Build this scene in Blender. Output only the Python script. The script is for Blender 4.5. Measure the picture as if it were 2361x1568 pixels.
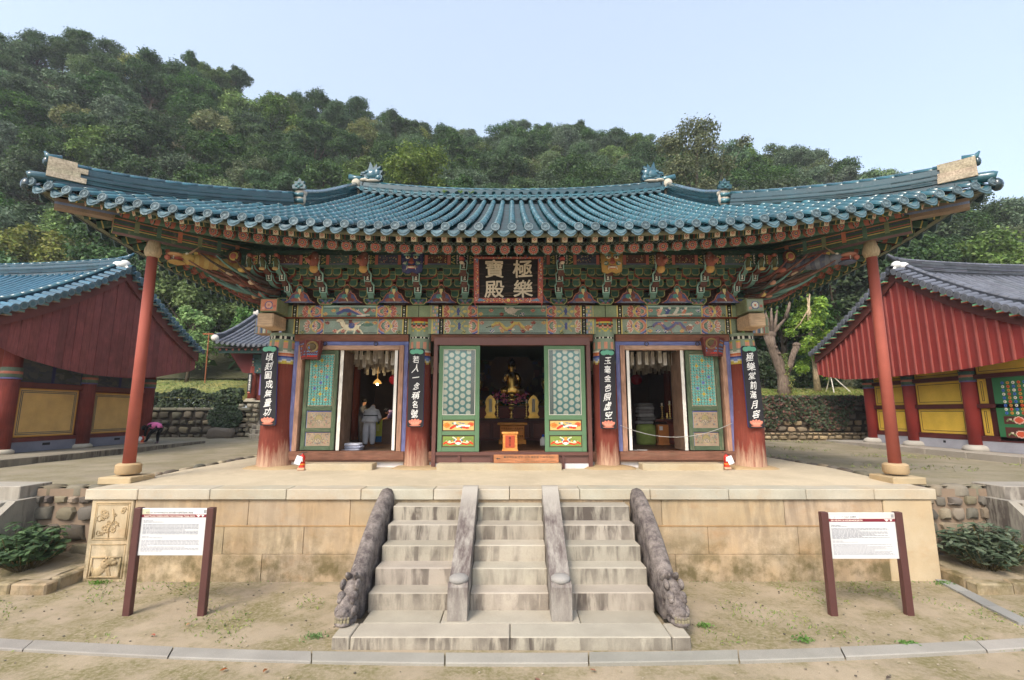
import bpy, bmesh, math, random
import numpy as np
from mathutils import Vector, Matrix, Euler
random.seed(7); RNG = np.random.default_rng(7)
SC = bpy.context.scene
for _o in list(bpy.data.objects): bpy.data.objects.remove(_o)
R = math.radians; PI = math.pi
# ------------------------------------------------------------------ camera, sky, sun, exposure
cam = bpy.data.cameras.new('camera'); cam.sensor_width = 36; cam.lens = 36*1080/2361
cam.clip_start = 0.1; cam.clip_end = 2000
camo = bpy.data.objects.new('camera', cam); SC.collection.objects.link(camo)
camo.location = (0, 0, 3.66); camo.rotation_euler = (R(90)+math.atan(166/1080), 0, 0)
SC.camera = camo
SUN_EL, SUN_AZ = 46, 208      # azimuth measured clockwise from +Y (the view direction)
W = bpy.data.worlds.new('World'); SC.world = W; W.use_nodes = True
_n = W.node_tree.nodes; _l = W.node_tree.links
_sky = _n.new('ShaderNodeTexSky'); _sky.sky_type = 'NISHITA'; _sky.sun_disc = False
_sky.sun_elevation = R(SUN_EL); _sky.sun_rotation = R(SUN_AZ)
_sky.air_density = 1.0; _sky.dust_density = 4.5; _sky.ozone_density = 1.6; _sky.altitude = 200
_veil = _n.new('ShaderNodeMix'); _veil.data_type = 'RGBA'; _veil.inputs[0].default_value = .125      # thin even high cloud over the blue
_l.new(_sky.outputs[0], _veil.inputs[6]); _veil.inputs[7].default_value = (14.0, 15.4, 16.2, 1)
_l.new(_veil.outputs[2], _n['Background'].inputs[0]); _n['Background'].inputs[1].default_value = 0.15
sun = bpy.data.lights.new('sun', 'SUN'); sun.energy = 1.5; sun.angle = R(16); sun.color = (1.0, .93, .82)
suno = bpy.data.objects.new('sun', sun); SC.collection.objects.link(suno)
_d = Vector((math.sin(R(SUN_AZ))*math.cos(R(SUN_EL)), math.cos(R(SUN_AZ))*math.cos(R(SUN_EL)), math.sin(R(SUN_EL))))
suno.rotation_euler = _d.to_track_quat('Z', 'Y').to_euler(); suno.location = _d*60
SC.view_settings.view_transform = 'Standard'; SC.view_settings.look = 'None'
SC.view_settings.gamma = 1; SC.view_settings.use_curve_mapping = False
SC.view_settings.exposure = 0.8
# ------------------------------------------------------------------ helpers
def S(r, g, b):
    f = lambda v: (v/255/12.92) if v <= 10 else ((v/255+.055)/1.055)**2.4
    return (f(r), f(g), f(b))
def lerp(a, b, t): return tuple(x+(y-x)*t for x, y in zip(a, b))
def jit(c, a=.12):
    k = 1+random.uniform(-a, a); return tuple(min(1, max(0, x*k*(1+random.uniform(-a, a)*.25))) for x in c)
WHITE = (1, 1, 1)
class MB:
    def __init__(s): s.v = []; s.f = []; s.c = []; s.M = None
    def add(s, vs, fs, col=WHITE):
        b = len(s.v)
        if s.M is not None: vs = [s.M @ Vector(v) for v in vs]
        s.v.extend([tuple(v) for v in vs])
        for f in fs: s.f.append([i+b for i in f]); s.c.append(col)
        return s
    def box(s, lo, hi, col=WHITE, bev=0):
        (a, b, c), (d, e, f) = lo, hi
        if bev <= 0:
            return s.add([(a,b,c),(d,b,c),(d,e,c),(a,e,c),(a,b,f),(d,b,f),(d,e,f),(a,e,f)],
                  [(0,3,2,1),(4,5,6,7),(0,1,5,4),(1,2,6,5),(2,3,7,6),(3,0,4,7)], col)
        k = bev; vs = []; idx = {}
        for ax in range(3):
            for sx in (0,1):
                for sy in (0,1):
                    for sz in (0,1):
                        p = []
                        for i, t in enumerate((sx,sy,sz)):
                            q = (hi if t else lo)[i]
                            if i != ax: q += -k if t else k
                            p.append(q)
                        idx[(ax,sx,sy,sz)] = len(vs); vs.append(tuple(p))
        fs = []
        g = lambda ax, *t: idx[(ax,)+t]
        def face(L):
            P = [Vector(vs[i]) for i in L]; n = (P[1]-P[0]).cross(P[2]-P[0]); m = sum(P, Vector())/len(P)
            cc = Vector(((a+d)/2,(b+e)/2,(c+f)/2)); fs.append(L if n.dot(m-cc) > 0 else L[::-1])
        for t in (0,1):
            face([g(0,t,0,0),g(0,t,1,0),g(0,t,1,1),g(0,t,0,1)])
            face([g(1,0,t,0),g(1,1,t,0),g(1,1,t,1),g(1,0,t,1)])
            face([g(2,0,0,t),g(2,1,0,t),g(2,1,1,t),g(2,0,1,t)])
        for u in (0,1):
            for w in (0,1):
                face([g(0,u,w,0),g(1,u,w,0),g(1,u,w,1),g(0,u,w,1)])
                face([g(0,u,0,w),g(2,u,0,w),g(2,u,1,w),g(0,u,1,w)])
                face([g(1,0,u,w),g(2,0,u,w),g(2,1,u,w),g(1,1,u,w)])
                for q in (0,1): face([g(0,u,w,q),g(1,u,w,q),g(2,u,w,q)])
        return s.add(vs, fs, col)
    def bar(s, p, q, w, h, col=WHITE, up=(0,0,1)):
        p, q = Vector(p), Vector(q); d = (q-p); L = d.length; d.normalize()
        x = d.cross(Vector(up)); x = x.normalized() if x.length > 1e-6 else Vector((1,0,0)); z = x.cross(d)
        vs = []
        for t in (p, q):
            for a, b in ((-1,-1),(1,-1),(1,1),(-1,1)): vs.append(t+x*a*w/2+z*b*h/2)
        return s.add(vs, [(0,1,2,3),(7,6,5,4),(0,4,5,1),(1,5,6,2),(2,6,7,3),(3,7,4,0)], col)
    def tube(s, path, rad, n=8, col=WHITE, cap=True, flat=1.0):
        P = [Vector(p) for p in path]; m = len(P)
        if not hasattr(rad, '__len__'): rad = [rad]*m
        ref = None; vs = []
        for i in range(m):
            d = (P[min(i+1,m-1)]-P[max(i-1,0)]).normalized()
            if ref is None:
                ref = Vector((0,0,1)) if abs(d.z) < .9 else Vector((1,0,0))
            x = d.cross(ref)
            if x.length < 1e-5: x = d.orthogonal()
            x.normalize(); y = x.cross(d).normalized()
            if abs(d.z) >= .9: ref = y
            for k in range(n):
                a = 2*PI*k/n; vs.append(P[i]+x*math.cos(a)*rad[i]+y*math.sin(a)*rad[i]*flat)
        fs = []
        for i in range(m-1):
            for k in range(n):
                fs.append((i*n+k, i*n+(k+1)%n, (i+1)*n+(k+1)%n, (i+1)*n+k))
        if cap: fs.append(tuple(range(n))[::-1]); fs.append(tuple((m-1)*n+k for k in range(n)))
        return s.add(vs, fs, col)
    def lathe(s, prof, n=16, o=(0,0,0), col=WHITE, cols=None):
        vs = []; o = Vector(o)
        for r, z in prof:
            for k in range(n):
                a = 2*PI*k/n; vs.append(o+Vector((r*math.cos(a), r*math.sin(a), z)))
        base = len(s.v)
        for i in range(len(prof)-1):
            c = cols[i] if cols else col
            fs = [(i*n+k, i*n+(k+1)%n, (i+1)*n+(k+1)%n, (i+1)*n+k) for k in range(n)]
            if i == 0: s.add(vs, fs, c)
            else:
                for f in fs: s.f.append([j+base for j in f]); s.c.append(c)
        s.f.append([base+k for k in range(n)][::-1]); s.c.append(cols[0] if cols else col)
        s.f.append([base+(len(prof)-1)*n+k for k in range(n)]); s.c.append(cols[-1] if cols else col)
        return s
    def prism(s, poly, O, U, V, N, d, col=WHITE, side=None):
        """poly (u,v) in the plane O+U*u+V*v, extruded by d along N"""
        O, U, V, N = Vector(O), Vector(U), Vector(V), Vector(N); n = len(poly)
        if sum(poly[i][0]*poly[(i+1)%n][1]-poly[(i+1)%n][0]*poly[i][1] for i in range(n))*(U.cross(V).dot(N)) < 0: poly = poly[::-1]
        a = [O+U*u+V*v for u, v in poly]; b = [p+N*d for p in a]
        s.add(a+b, [tuple(range(n, 2*n))], col)
        base = len(s.v)-2*n
        s.f.append([base+i for i in range(n)][::-1]); s.c.append(col)
        for i in range(n): s.f.append([base+i, base+(i+1)%n, base+n+(i+1)%n, base+n+i]); s.c.append(side or col)
        return s
    def poly(s, O, U, V, pts, col):
        O, U, V = Vector(O), Vector(U), Vector(V); n = len(pts)
        if sum(pts[i][0]*pts[(i+1)%n][1]-pts[(i+1)%n][0]*pts[i][1] for i in range(n)) < 0: pts = pts[::-1]
        return s.add([O+U*u+V*v for u, v in pts], [tuple(range(n))], col)
    def ball(s, o, r, col=WHITE, n=10, m=7, rot=None):
        if not hasattr(r, '__len__'): r = (r, r, r)
        o = Vector(o); vs = []; 
        for i in range(m+1):
            t = PI*i/m
            for k in range(n):
                a = 2*PI*k/n; p = Vector((r[0]*math.sin(t)*math.cos(a), r[1]*math.sin(t)*math.sin(a), r[2]*math.cos(t)))
                if rot is not None: p = rot @ p
                vs.append(o+p)
        fs = []
        for i in range(m):
            for k in range(n): fs.append((i*n+k, (i+1)*n+k, (i+1)*n+(k+1)%n, i*n+(k+1)%n))
        return s.add(vs, fs, col)
    def mesh(s, name, mat, smooth=False):
        me = bpy.data.meshes.new(name); me.from_pydata(s.v, [], s.f)
        n = np.array([len(f) for f in s.f]); c = np.ones((len(s.f), 4), np.float32); c[:, :3] = np.array(s.c, np.float32).reshape(-1, 3)
        at = me.color_attributes.new('Col', 'FLOAT_COLOR', 'CORNER'); at.data.foreach_set('color', np.repeat(c, n, axis=0).ravel())
        if smooth: me.shade_smooth()
        me.materials.append(mat); return me
PINV = {}; IDM = Matrix()
def reg(o, parent=None, label=None, cat=None, group=None, kind=None):
    SC.collection.objects.link(o)
    if parent is not None:
        o.parent = parent; o.matrix_parent_inverse = PINV.get(parent.name, IDM)
    if label: o['label'] = label
    if cat: o['category'] = cat
    if group: o['group'] = group
    if kind: o['kind'] = kind
    return o
def obj(name, mb, mat, parent=None, smooth=False, auto=None, **k):
    me = mb if isinstance(mb, bpy.types.Mesh) else mb.mesh(name, mat, smooth)
    o = bpy.data.objects.new(name, me); reg(o, parent, **k)
    if auto: 
        me.shade_smooth(); me.set_sharp_from_angle(angle=R(auto))
    return o
def thing(name, label, cat, loc=(0,0,0), rz=0, group=None, local=False):
    """Empty at the thing's base; unless local, children are built in world coordinates"""
    o = bpy.data.objects.new(name, None); o.empty_display_size = .2; o.location = loc; o.rotation_euler = (0,0,rz)
    reg(o, None, label, cat, group)
    if not local: PINV[o.name] = (Matrix.Translation(loc) @ Matrix.Rotation(rz, 4, 'Z')).inverted()
    return o
def put(name, me, parent, M, **k):
    o = bpy.data.objects.new(name, me); reg(o, parent, **k); o.matrix_basis = M; return o
def dup(root, M, label=None, group=None):
    """copy of a local thing with its parts and sub-parts"""
    r = root.copy(); SC.collection.objects.link(r); r.matrix_basis = M
    if label: r['label'] = label
    if group: r['group'] = group
    def rec(src, dst):
        for ch in src.children:
            c = ch.copy(); SC.collection.objects.link(c); c.parent = dst; rec(ch, c)
    rec(root, r); return r
def TRS(loc, rot=(0,0,0), sc=(1,1,1)):
    return Matrix.LocRotScale(Vector(loc), Euler(rot), Vector(sc))
_glyph = {}
def glyph_mesh(ch, bold=0.0):
    """(verts, faces) of one character, centred, em height 1"""
    k = (ch, bold)
    if k in _glyph: return _glyph[k]
    c = bpy.data.curves.new('g', 'FONT'); c.body = ch; c.size = 1; c.offset = bold; c.resolution_u = 2; c.align_x = 'LEFT'
    o = bpy.data.objects.new('g', c); SC.collection.objects.link(o)
    dg = bpy.context.evaluated_depsgraph_get(); me = bpy.data.meshes.new_from_object(o.evaluated_get(dg))
    V = [tuple(v.co) for v in me.vertices]; F = [tuple(p.vertices) for p in me.polygons]
    bpy.data.objects.remove(o); bpy.data.curves.remove(c); bpy.data.meshes.remove(me)
    _glyph[k] = (V, F); return _glyph[k]
def text(mb, s_, O, U, V, h, col, bold=0.0, center=False, width=None):
    """a line of text laid in the plane O,U,V with em height h (optionally fitted to width)"""
    Vs, F = glyph_mesh(s_, bold); O, U, V = Vector(O), Vector(U), Vector(V)
    if not Vs: return
    x0 = min(v[0] for v in Vs); x1 = max(v[0] for v in Vs); sx = h
    if width: sx = width/(x1-x0)
    off = (x0+x1)/2 if center else x0
    mb.add([O+U*((v[0]-off)*sx)+V*(v[1]*h) for v in Vs], F, col)
def brush(mb, s_, O, U, V, N, h, col, bold=.02, slant=0, wob=0, sx=1.0, thick=0.0):
    """single character, centred on O, thickened and wobbled like brush strokes"""
    Vs, F = glyph_mesh(s_); O, U, V, N = Vector(O), Vector(U), Vector(V), Vector(N); ph = random.uniform(0, 6)
    for q, (dx, dy) in enumerate(((0,0),(bold,bold*.4),(-bold,-bold*.4),(-bold*.4,bold),(bold*.4,-bold))):
        vs = []
        for v in Vs:
            x, y = v[0]-.5+dx, v[1]-.38+dy
            xx = x+slant*y+wob*math.sin(5*y+ph)+wob*.6*math.sin(9*x+ph*2); yy = y+wob*math.sin(5*x+ph)+wob*1.5*x
            vs.append(O+U*xx*h*sx+V*yy*h+N*(thick+.0006*q))
        mb.add(vs, F, col)
# ------------------------------------------------------------------ materials
class NT:
    def __init__(s, name):
        s.m = bpy.data.materials.new(name); s.m.use_nodes = True; s.n = s.m.node_tree.nodes; s.l = s.m.node_tree.links
        s.b = s.n['Principled BSDF']; s.pos = s.n.new('ShaderNodeNewGeometry').outputs['Position']
        s.out = s.n['Material Output']
    def set(s, k, v):
        i = s.b.inputs[k]
        if hasattr(v, 'is_linked') or isinstance(v, bpy.types.NodeSocket): s.l.new(v, i)
        else: i.default_value = v
    def inp(s, node, i, v):
        if isinstance(v, bpy.types.NodeSocket): s.l.new(v, node.inputs[i])
        elif v is not None:
            if isinstance(v, tuple) and len(v) == 3 and len(getattr(node.inputs[i], 'default_value', (0,0,0))) == 4: v = v+(1,)
            node.inputs[i].default_value = v
    def attr(s):
        a = s.n.new('ShaderNodeAttribute'); a.attribute_name = 'Col'; return a.outputs['Color']
    def noise(s, sc, det=4, rough=.55, vec=None, scale3=None, dist=0):
        t = s.n.new('ShaderNodeTexNoise'); t.inputs['Scale'].default_value = sc; t.inputs['Detail'].default_value = det
        t.inputs['Roughness'].default_value = rough; t.inputs['Distortion'].default_value = dist
        v = vec or s.pos
        if scale3:
            mp = s.n.new('ShaderNodeVectorMath'); mp.operation = 'MULTIPLY'; s.l.new(v, mp.inputs[0]); mp.inputs[1].default_value = scale3; v = mp.outputs[0]
        s.l.new(v, t.inputs['Vector']); return t.outputs['Fac']
    def vor(s, sc, feat='F1', vec=None, out='Distance'):
        t = s.n.new('ShaderNodeTexVoronoi'); t.feature = feat; t.inputs['Scale'].default_value = sc
        s.l.new(vec or s.pos, t.inputs['Vector']); return t.outputs[out]
    def ramp(s, x, a, b, lo=0., hi=1.):
        t = s.n.new('ShaderNodeMapRange'); t.clamp = True; s.l.new(x, t.inputs[0])
        for i, v in ((1,a),(2,b),(3,lo),(4,hi)): t.inputs[i].default_value = v
        return t.outputs[0]
    def math(s, op, a, b=None):
        t = s.n.new('ShaderNodeMath'); t.operation = op; s.inp(t, 0, a); s.inp(t, 1, b); return t.outputs[0]
    def mix(s, f, a, b, mode='MIX'):
        t = s.n.new('ShaderNodeMix'); t.data_type = 'RGBA'; t.blend_type = mode; t.clamp_factor = True
        ci = [i for i in t.inputs if i.type == 'RGBA']; fi = t.inputs[0]
        if isinstance(f, bpy.types.NodeSocket): s.l.new(f, fi)
        else: fi.default_value = f
        for i, v in zip(ci, (a, b)):
            if isinstance(v, bpy.types.NodeSocket): s.l.new(v, i)
            else: i.default_value = tuple(v)+(1,) if len(v) == 3 else v
        return [o for o in t.outputs if o.type == 'RGBA'][0]
    def mul(s, col, k):
        t = s.n.new('ShaderNodeVectorMath'); t.operation = 'SCALE'; s.l.new(col, t.inputs[0]); s.l.new(k, t.inputs['Scale']) if isinstance(k, bpy.types.NodeSocket) else None
        if not isinstance(k, bpy.types.NodeSocket): t.inputs['Scale'].default_value = k
        return t.outputs[0]
    def hsv(s, col, h=.5, sat=1., v=1.):
        t = s.n.new('ShaderNodeHueSaturation'); s.l.new(col, t.inputs['Color'])
        for i, q in (('Hue',h),('Saturation',sat),('Value',v)):
            if isinstance(q, bpy.types.NodeSocket): s.l.new(q, t.inputs[i])
            else: t.inputs[i].default_value = q
        return t.outputs[0]
    def orand(s):
        return s.n.new('ShaderNodeObjectInfo').outputs['Random']
    def bump(s, h, st=.3, dist=.02):
        t = s.n.new('ShaderNodeBump'); t.inputs['Strength'].default_value = st; t.inputs['Distance'].default_value = dist
        s.l.new(h, t.inputs['Height']); s.l.new(t.outputs[0], s.b.inputs['Normal'])
    def nz(s):
        t = s.n.new('ShaderNodeNewGeometry'); x = s.n.new('ShaderNodeSeparateXYZ'); s.l.new(t.outputs['Normal'], x.inputs[0]); return x.outputs[2]
    def pz(s):
        x = s.n.new('ShaderNodeSeparateXYZ'); s.l.new(s.pos, x.inputs[0]); return x.outputs
def generic(name,  rough=.75, spec=.3, var=.18, vs=2.5, bs=60, bst=.25, bd=.01, fine=.12, metal=0., orand=0., wear=None, wearamt=0., scale3=None, coat=0., sat=1.):
    t = NT(name); c = t.attr()
    if sat != 1.: c = t.hsv(c, .5, sat, 1.)
    k = t.ramp(t.noise(vs, 5), .3, .7, 1-var, 1+var); c = t.mul(c, k)
    nf = t.noise(bs, 3, scale3=scale3); c = t.mul(c, t.ramp(nf, .3, .7, 1-fine, 1+fine))
    if orand: c = t.mul(c, t.ramp(t.orand(), 0, 1, 1-orand, 1+orand))
    if wear: c = t.mix(t.ramp(t.noise(9, 6, .65, scale3=scale3), .56, .72, 0, wearamt), c, wear)
    t.set('Base Color', c); t.set('Roughness', rough); t.set('Specular IOR Level', spec); t.set('Metallic', metal)
    if coat: t.set('Coat Weight', coat); t.set('Coat Roughness', .15)
    t.bump(nf, bst, bd); return t.m
M = {}
M['paint'] = generic('paint', .8, .2, .16, 3, 45, .2, .006, .12, wear=S(166,152,128), wearamt=.5, sat=.85)
M['paint_new'] = generic('paint_new', .7, .25, .08, 2, 60, .1, .004, .06)
M['wood_old'] = generic('wood_old', .85, .15, .2, 2.5, 30, .5, .012, .25, scale3=(1,1,.12), wear=S(165,140,115), wearamt=.45)
M['wood_h'] = generic('wood_h', .85, .15, .2, 2.5, 30, .5, .012, .22, scale3=(.12,1,1), wear=S(150,125,105), wearamt=.4)
M['wood_dark'] = generic('wood_dark', .5, .35, .2, 2, 40, .2, .006, .15, scale3=(.2,1,1))
M['plaster'] = generic('plaster', .9, .15, .12, 1.5, 50, .2, .006, .06)
M['plaster_old'] = generic('plaster_old', .95, .1, .3, 3, 26, .6, .02, .3, wear=S(84,76,66), wearamt=.7)
M['metal_brown'] = generic('metal_brown', .45, .4, .1, 3, 80, .1, .003, .06)
M['gold'] = generic('gold', .28, .5, .15, 4, 40, .15, .004, .08, metal=1.)
M['cloth'] = generic('cloth', .95, .1, .15, 5, 90, .4, .008, .08)
M['skin'] = generic('skin', .6, .3, .06, 8, 90, .1, .002, .04)
M['plain'] = generic('plain', .6, .3, .04, 4, 80, .05, .002, .03)
M['plastic'] = generic('plastic', .35, .5, .04, 4, 80, .05, .002, .03)
M['bark'] = generic('bark', .95, .1, .3, 2, 14, 1., .05, .35, scale3=(1,1,.3))
def m_granite(name, sp=.16, stain=.0, warm=.0, moss=.0, orand=.06):
    t = NT(name); c = t.attr()
    c = t.mul(c, t.ramp(t.noise(1.3, 5), .3, .7, .86, 1.1))
    c = t.mul(c, t.ramp(t.orand(), 0, 1, 1-orand, 1+orand))
    sp1 = t.noise(120, 2, .7); c = t.mul(c, t.ramp(sp1, .3, .7, 1-sp, 1+sp))
    sp2 = t.vor(75); c = t.mul(c, t.ramp(sp2, .02, .18, .72, 1.))
    if warm:
        w = t.ramp(t.noise(.9, 5, .6), .42, .66, 0, warm); c = t.mix(w, c, S(180,146,100))
        w2 = t.ramp(t.noise(1.7, 6, .65, scale3=(1,1,1.6)), .55, .72, 0, warm*.9); c = t.mix(w2, c, S(170,128,84))
    if stain:
        st = t.noise(3.2, 6, .62, scale3=(1.6,1.6,.28), dist=.4); big = t.ramp(t.noise(.8, 4, .6), .4, .62, .25, 1)
        vert = t.ramp(t.math('ABSOLUTE', t.nz()), .3, .75, 1, 0)
        f = t.math('MULTIPLY', t.math('MULTIPLY', t.ramp(st, .44, .57, 0, stain), big), vert); c = t.mix(f, c, S(74,65,60))
    if moss:
        f = t.math('MULTIPLY', t.ramp(t.noise(2.0, 6, .68), .42, .62, 0, moss), t.ramp(t.pz()[2], .3, 1.2, 1, .12)); c = t.mix(f, c, S(98,88,58))
    t.set('Base Color', c); t.set('Roughness', .88); t.set('Specular IOR Level', .2)
    h = t.math('ADD', t.noise(35, 5, .6), t.math('MULTIPLY', sp1, .5)); t.bump(h, .35, .012); return t.m
M['granite'] = m_granite('granite'); M['granite_step'] = m_granite('granite_step', stain=.85)
M['granite_warm'] = m_granite('granite_warm', warm=.42, moss=.9, stain=.35)
M['granite_cap'] = m_granite('granite_cap', warm=.3)
M['stone_dark'] = m_granite('stone_dark', sp=.28, stain=.0, moss=.3, orand=.15)
def m_weathered():
    t = NT('stone_weathered'); c = t.attr()
    f = t.ramp(t.noise(4.5, 8, .75), .4, .68, 0, 1); c = t.mix(f, S(84,76,74), S(150,140,132))
    c = t.mul(c, t.ramp(t.noise(60, 4, .7), .3, .7, .7, 1.25)); c = t.mix(t.ramp(t.noise(14, 6, .75), .6, .7, 0, .6), c, S(178,170,160))
    t.set('Base Color', c); t.set('Roughness', .92); t.set('Specular IOR Level', .15); t.bump(t.noise(22, 6, .65), .6, .02); return t.m
M['stone_weathered'] = m_weathered()
def m_rail():
    t = NT('rail_stone'); c = t.attr(); c = t.mul(c, t.ramp(t.noise(120, 2, .7), .3, .7, .82, 1.16)); z = t.pz()[2]
    f = t.math('MULTIPLY', t.ramp(t.noise(5, 7, .7, scale3=(1.6,.5,.5)), .36, .6, .25, 1), t.math('MULTIPLY', t.ramp(z, .45, .8, .55, 1), t.ramp(z, 1.5, 1.95, 1, .0)))
    c = t.mix(t.math('MULTIPLY', f, .9), c, S(86,74,72)); t.set('Base Color', c); t.set('Roughness', .9); t.set('Specular IOR Level', .15); t.bump(t.noise(35, 5, .6), .35, .012); return t.m
M['rail_stone'] = m_rail()
def m_tile(name, orand, rough, coat, spec):
    t = NT(name); c = t.attr(); c = t.mul(c, t.ramp(t.orand(), 0, 1, 1-orand, 1+orand))
    n = t.noise(2.2, 6, .6); c = t.mul(c, t.ramp(n, .3, .7, .75, 1.2))
    c = t.mix(t.ramp(t.noise(13, 6, .7), .6, .74, 0, .22), c, S(140,142,130))
    t.set('Base Color', c); t.set('Roughness', t.ramp(t.noise(7, 5, .6), .35, .7, rough*.75, rough*1.5)); t.set('Specular IOR Level', spec)
    if coat: t.set('Coat Weight', coat); t.set('Coat Roughness', .18)
    t.bump(t.noise(16, 4), .15, .008); return t.m
M['tile_blue'] = m_tile('tile_blue', .28, .15, .4, .5); M['ridge_blue'] = m_tile('ridge_blue', .1, .5, 0, .35); M['tile_grey'] = m_tile('tile_grey', .14, .55, 0, .35)
def m_sand(name, base, grass=.0, scale=1.):
    t = NT(name)
    c = t.mix(t.ramp(t.noise(.55*scale, 6, .6), .35, .65, 0, 1), base, tuple(x*.82 for x in base))
    c = t.mix(t.ramp(t.noise(2.7, 6, .65), .5, .75, 0, .5), c, tuple(min(1,x*1.15) for x in base))
    c = t.mul(c, t.ramp(t.noise(90, 3, .7), .3, .7, .82, 1.16))
    c = t.mul(c, t.ramp(t.vor(26), .02, .10, .55, 1.))
    if grass:
        g = t.math('MULTIPLY', t.ramp(t.noise(.9, 6, .65), .42, .6, 0, 1), t.ramp(t.noise(14, 5, .7), .36, .6, .2, 1))
        c = t.mix(t.math('MULTIPLY', g, grass), c, S(104,100,58))
        c = t.mix(t.math('MULTIPLY', t.ramp(t.noise(1.6, 6, .7), .55, .68, 0, .6), grass), c, S(118,110,76))
    t.set('Base Color', c); t.set('Roughness', .95); t.set('Specular IOR Level', .1)
    t.bump(t.math('ADD', t.noise(45, 5, .7), t.math('MULTIPLY', t.noise(5, 4), 1.2)), .5, .02); return t.m
SAND = S(166,151,128)
M['sand'] = m_sand('sand', SAND, .85); M['sand_clean'] = m_sand('sand_clean', S(200,186,160), 0.)
M['sand_terrace'] = m_sand('sand_terrace', S(150,140,120), .5)
def m_leaf(name, hv=.06, vv=.35, tr=.25):
    t = NT(name); c = t.attr(); r = t.orand()
    c = t.hsv(c, t.ramp(r, 0, 1, .5-hv*.2, .5+hv), t.ramp(t.math('FRACT', t.math('MULTIPLY', r, 7.3)), 0, 1, .7, 1.1), t.ramp(t.math('FRACT', t.math('MULTIPLY', r, 13.7)), 0, 1, 1-vv, 1+vv))
    c = t.mul(c, t.ramp(t.noise(.8, 3), .3, .7, .8, 1.2))
    t.set('Base Color', c); t.set('Roughness', .6); t.set('Specular IOR Level', .3)
    tl = t.n.new('ShaderNodeBsdfTranslucent'); t.l.new(c, tl.inputs['Color']); mx = t.n.new('ShaderNodeMixShader'); mx.inputs[0].default_value = tr
    t.l.new(t.b.outputs[0], mx.inputs[1]); t.l.new(tl.outputs[0], mx.inputs[2]); t.l.new(mx.outputs[0], t.out.inputs['Surface']); return t.m
M['leaf'] = m_leaf('leaf', .018, .18, .25); M['leaf_near'] = m_leaf('leaf_near', .01, .08, .35); M['ivy'] = m_leaf('ivy', .02, .15, .1)
def m_ground_forest():
    t = NT('forest_floor'); c = t.mix(t.noise(.3, 6), S(52,58,34), S(74,70,44)); t.set('Base Color', c); t.set('Roughness', 1.); t.bump(t.noise(3, 6), .6, .3); return t.m
M['forest'] = m_ground_forest()
def m_lawn():
    t = NT('lawn'); c = t.mix(t.ramp(t.noise(.5, 6), .35, .65), S(112,124,58), S(146,140,80)); c = t.mul(c, t.ramp(t.noise(30, 5, .7), .3, .7, .7, 1.25))
    t.set('Base Color', c); t.set('Roughness', 1.); t.bump(t.noise(40, 4, .7), .8, .05); return t.m
M['lawn'] = m_lawn()
def m_emit(name, col, st):
    t = NT(name); t.set('Base Color', col+(1,)); t.set('Emission Color', col+(1,)); t.set('Emission Strength', st); return t.m
def m_glass():
    t = NT('glass'); g = t.n.new('ShaderNodeBsdfTransparent'); g.inputs[0].default_value = (.93,.95,.95,1); gl = t.n.new('ShaderNodeBsdfGlossy'); gl.inputs['Roughness'].default_value = .04
    fr = t.n.new('ShaderNodeFresnel'); fr.inputs[0].default_value = 1.5; mx = t.n.new('ShaderNodeMixShader'); t.l.new(fr.outputs[0], mx.inputs[0]); t.l.new(g.outputs[0], mx.inputs[1]); t.l.new(gl.outputs[0], mx.inputs[2]); t.l.new(mx.outputs[0], t.out.inputs['Surface']); return t.m
M['glass'] = m_glass()
for _c in set('極樂寶殿頃刻圓成無量功若人一念稱名號玉毫金色照虛空極樂堂前滿月容願我盡生無別念불전함'): glyph_mesh(_c)
# ------------------------------------------------------------------ ground, terraces, platform, stairs
GR = S(170,162,148); GRL = S(180,173,156)
def sheet(name, pts, mat, nx, ny, zf=None, kind='structure', **k):
    (x0, y0), (x1, y1) = pts; mb = MB(); vs = []; fs = []
    for j in range(ny+1):
        for i in range(nx+1):
            x = x0+(x1-x0)*i/nx; y = y0+(y1-y0)*j/ny; vs.append((x, y, zf(x, y) if zf else 0))
    for j in range(ny):
        for i in range(nx):
            a = j*(nx+1)+i; fs.append((a, a+1, a+nx+2, a+nx+1))
    mb.add(vs, fs, WHITE); return obj(name, mb, mat, smooth=True, kind=kind, **k)
def nz2(x, y, s=1.): return math.sin(x*s*1.7+.3)*math.cos(y*s*1.3+1.1)+.5*math.sin(x*s*3.9+y*s*2.7)
sheet('courtyard_ground', ((-300,-200),(300,12.05)), M['sand'], 120, 90, lambda x, y: .018*nz2(x, y, .8) if (abs(x) < 30 and y > 2) else 0)
TZ = 1.85
def terr_z(x, y):
    z = TZ+.015*nz2(x, y, .9)
    if y > 22: z += (y-22)*.03
    return z
for sx, nm in ((-1, 'terrace_ground_left'), (1, 'terrace_ground_right')):
    sheet(nm, ((sx*9.3, 11.95), (sx*60, 31.5)) if sx > 0 else ((-60, 11.95), (-9.3, 31.5)), M['sand_terrace'], 60, 30, terr_z)
sheet('terrace_ground_back', ((-9.3, 26.5), (9.3, 31.5)), M['sand_terrace'], 12, 6, terr_z)
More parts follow.
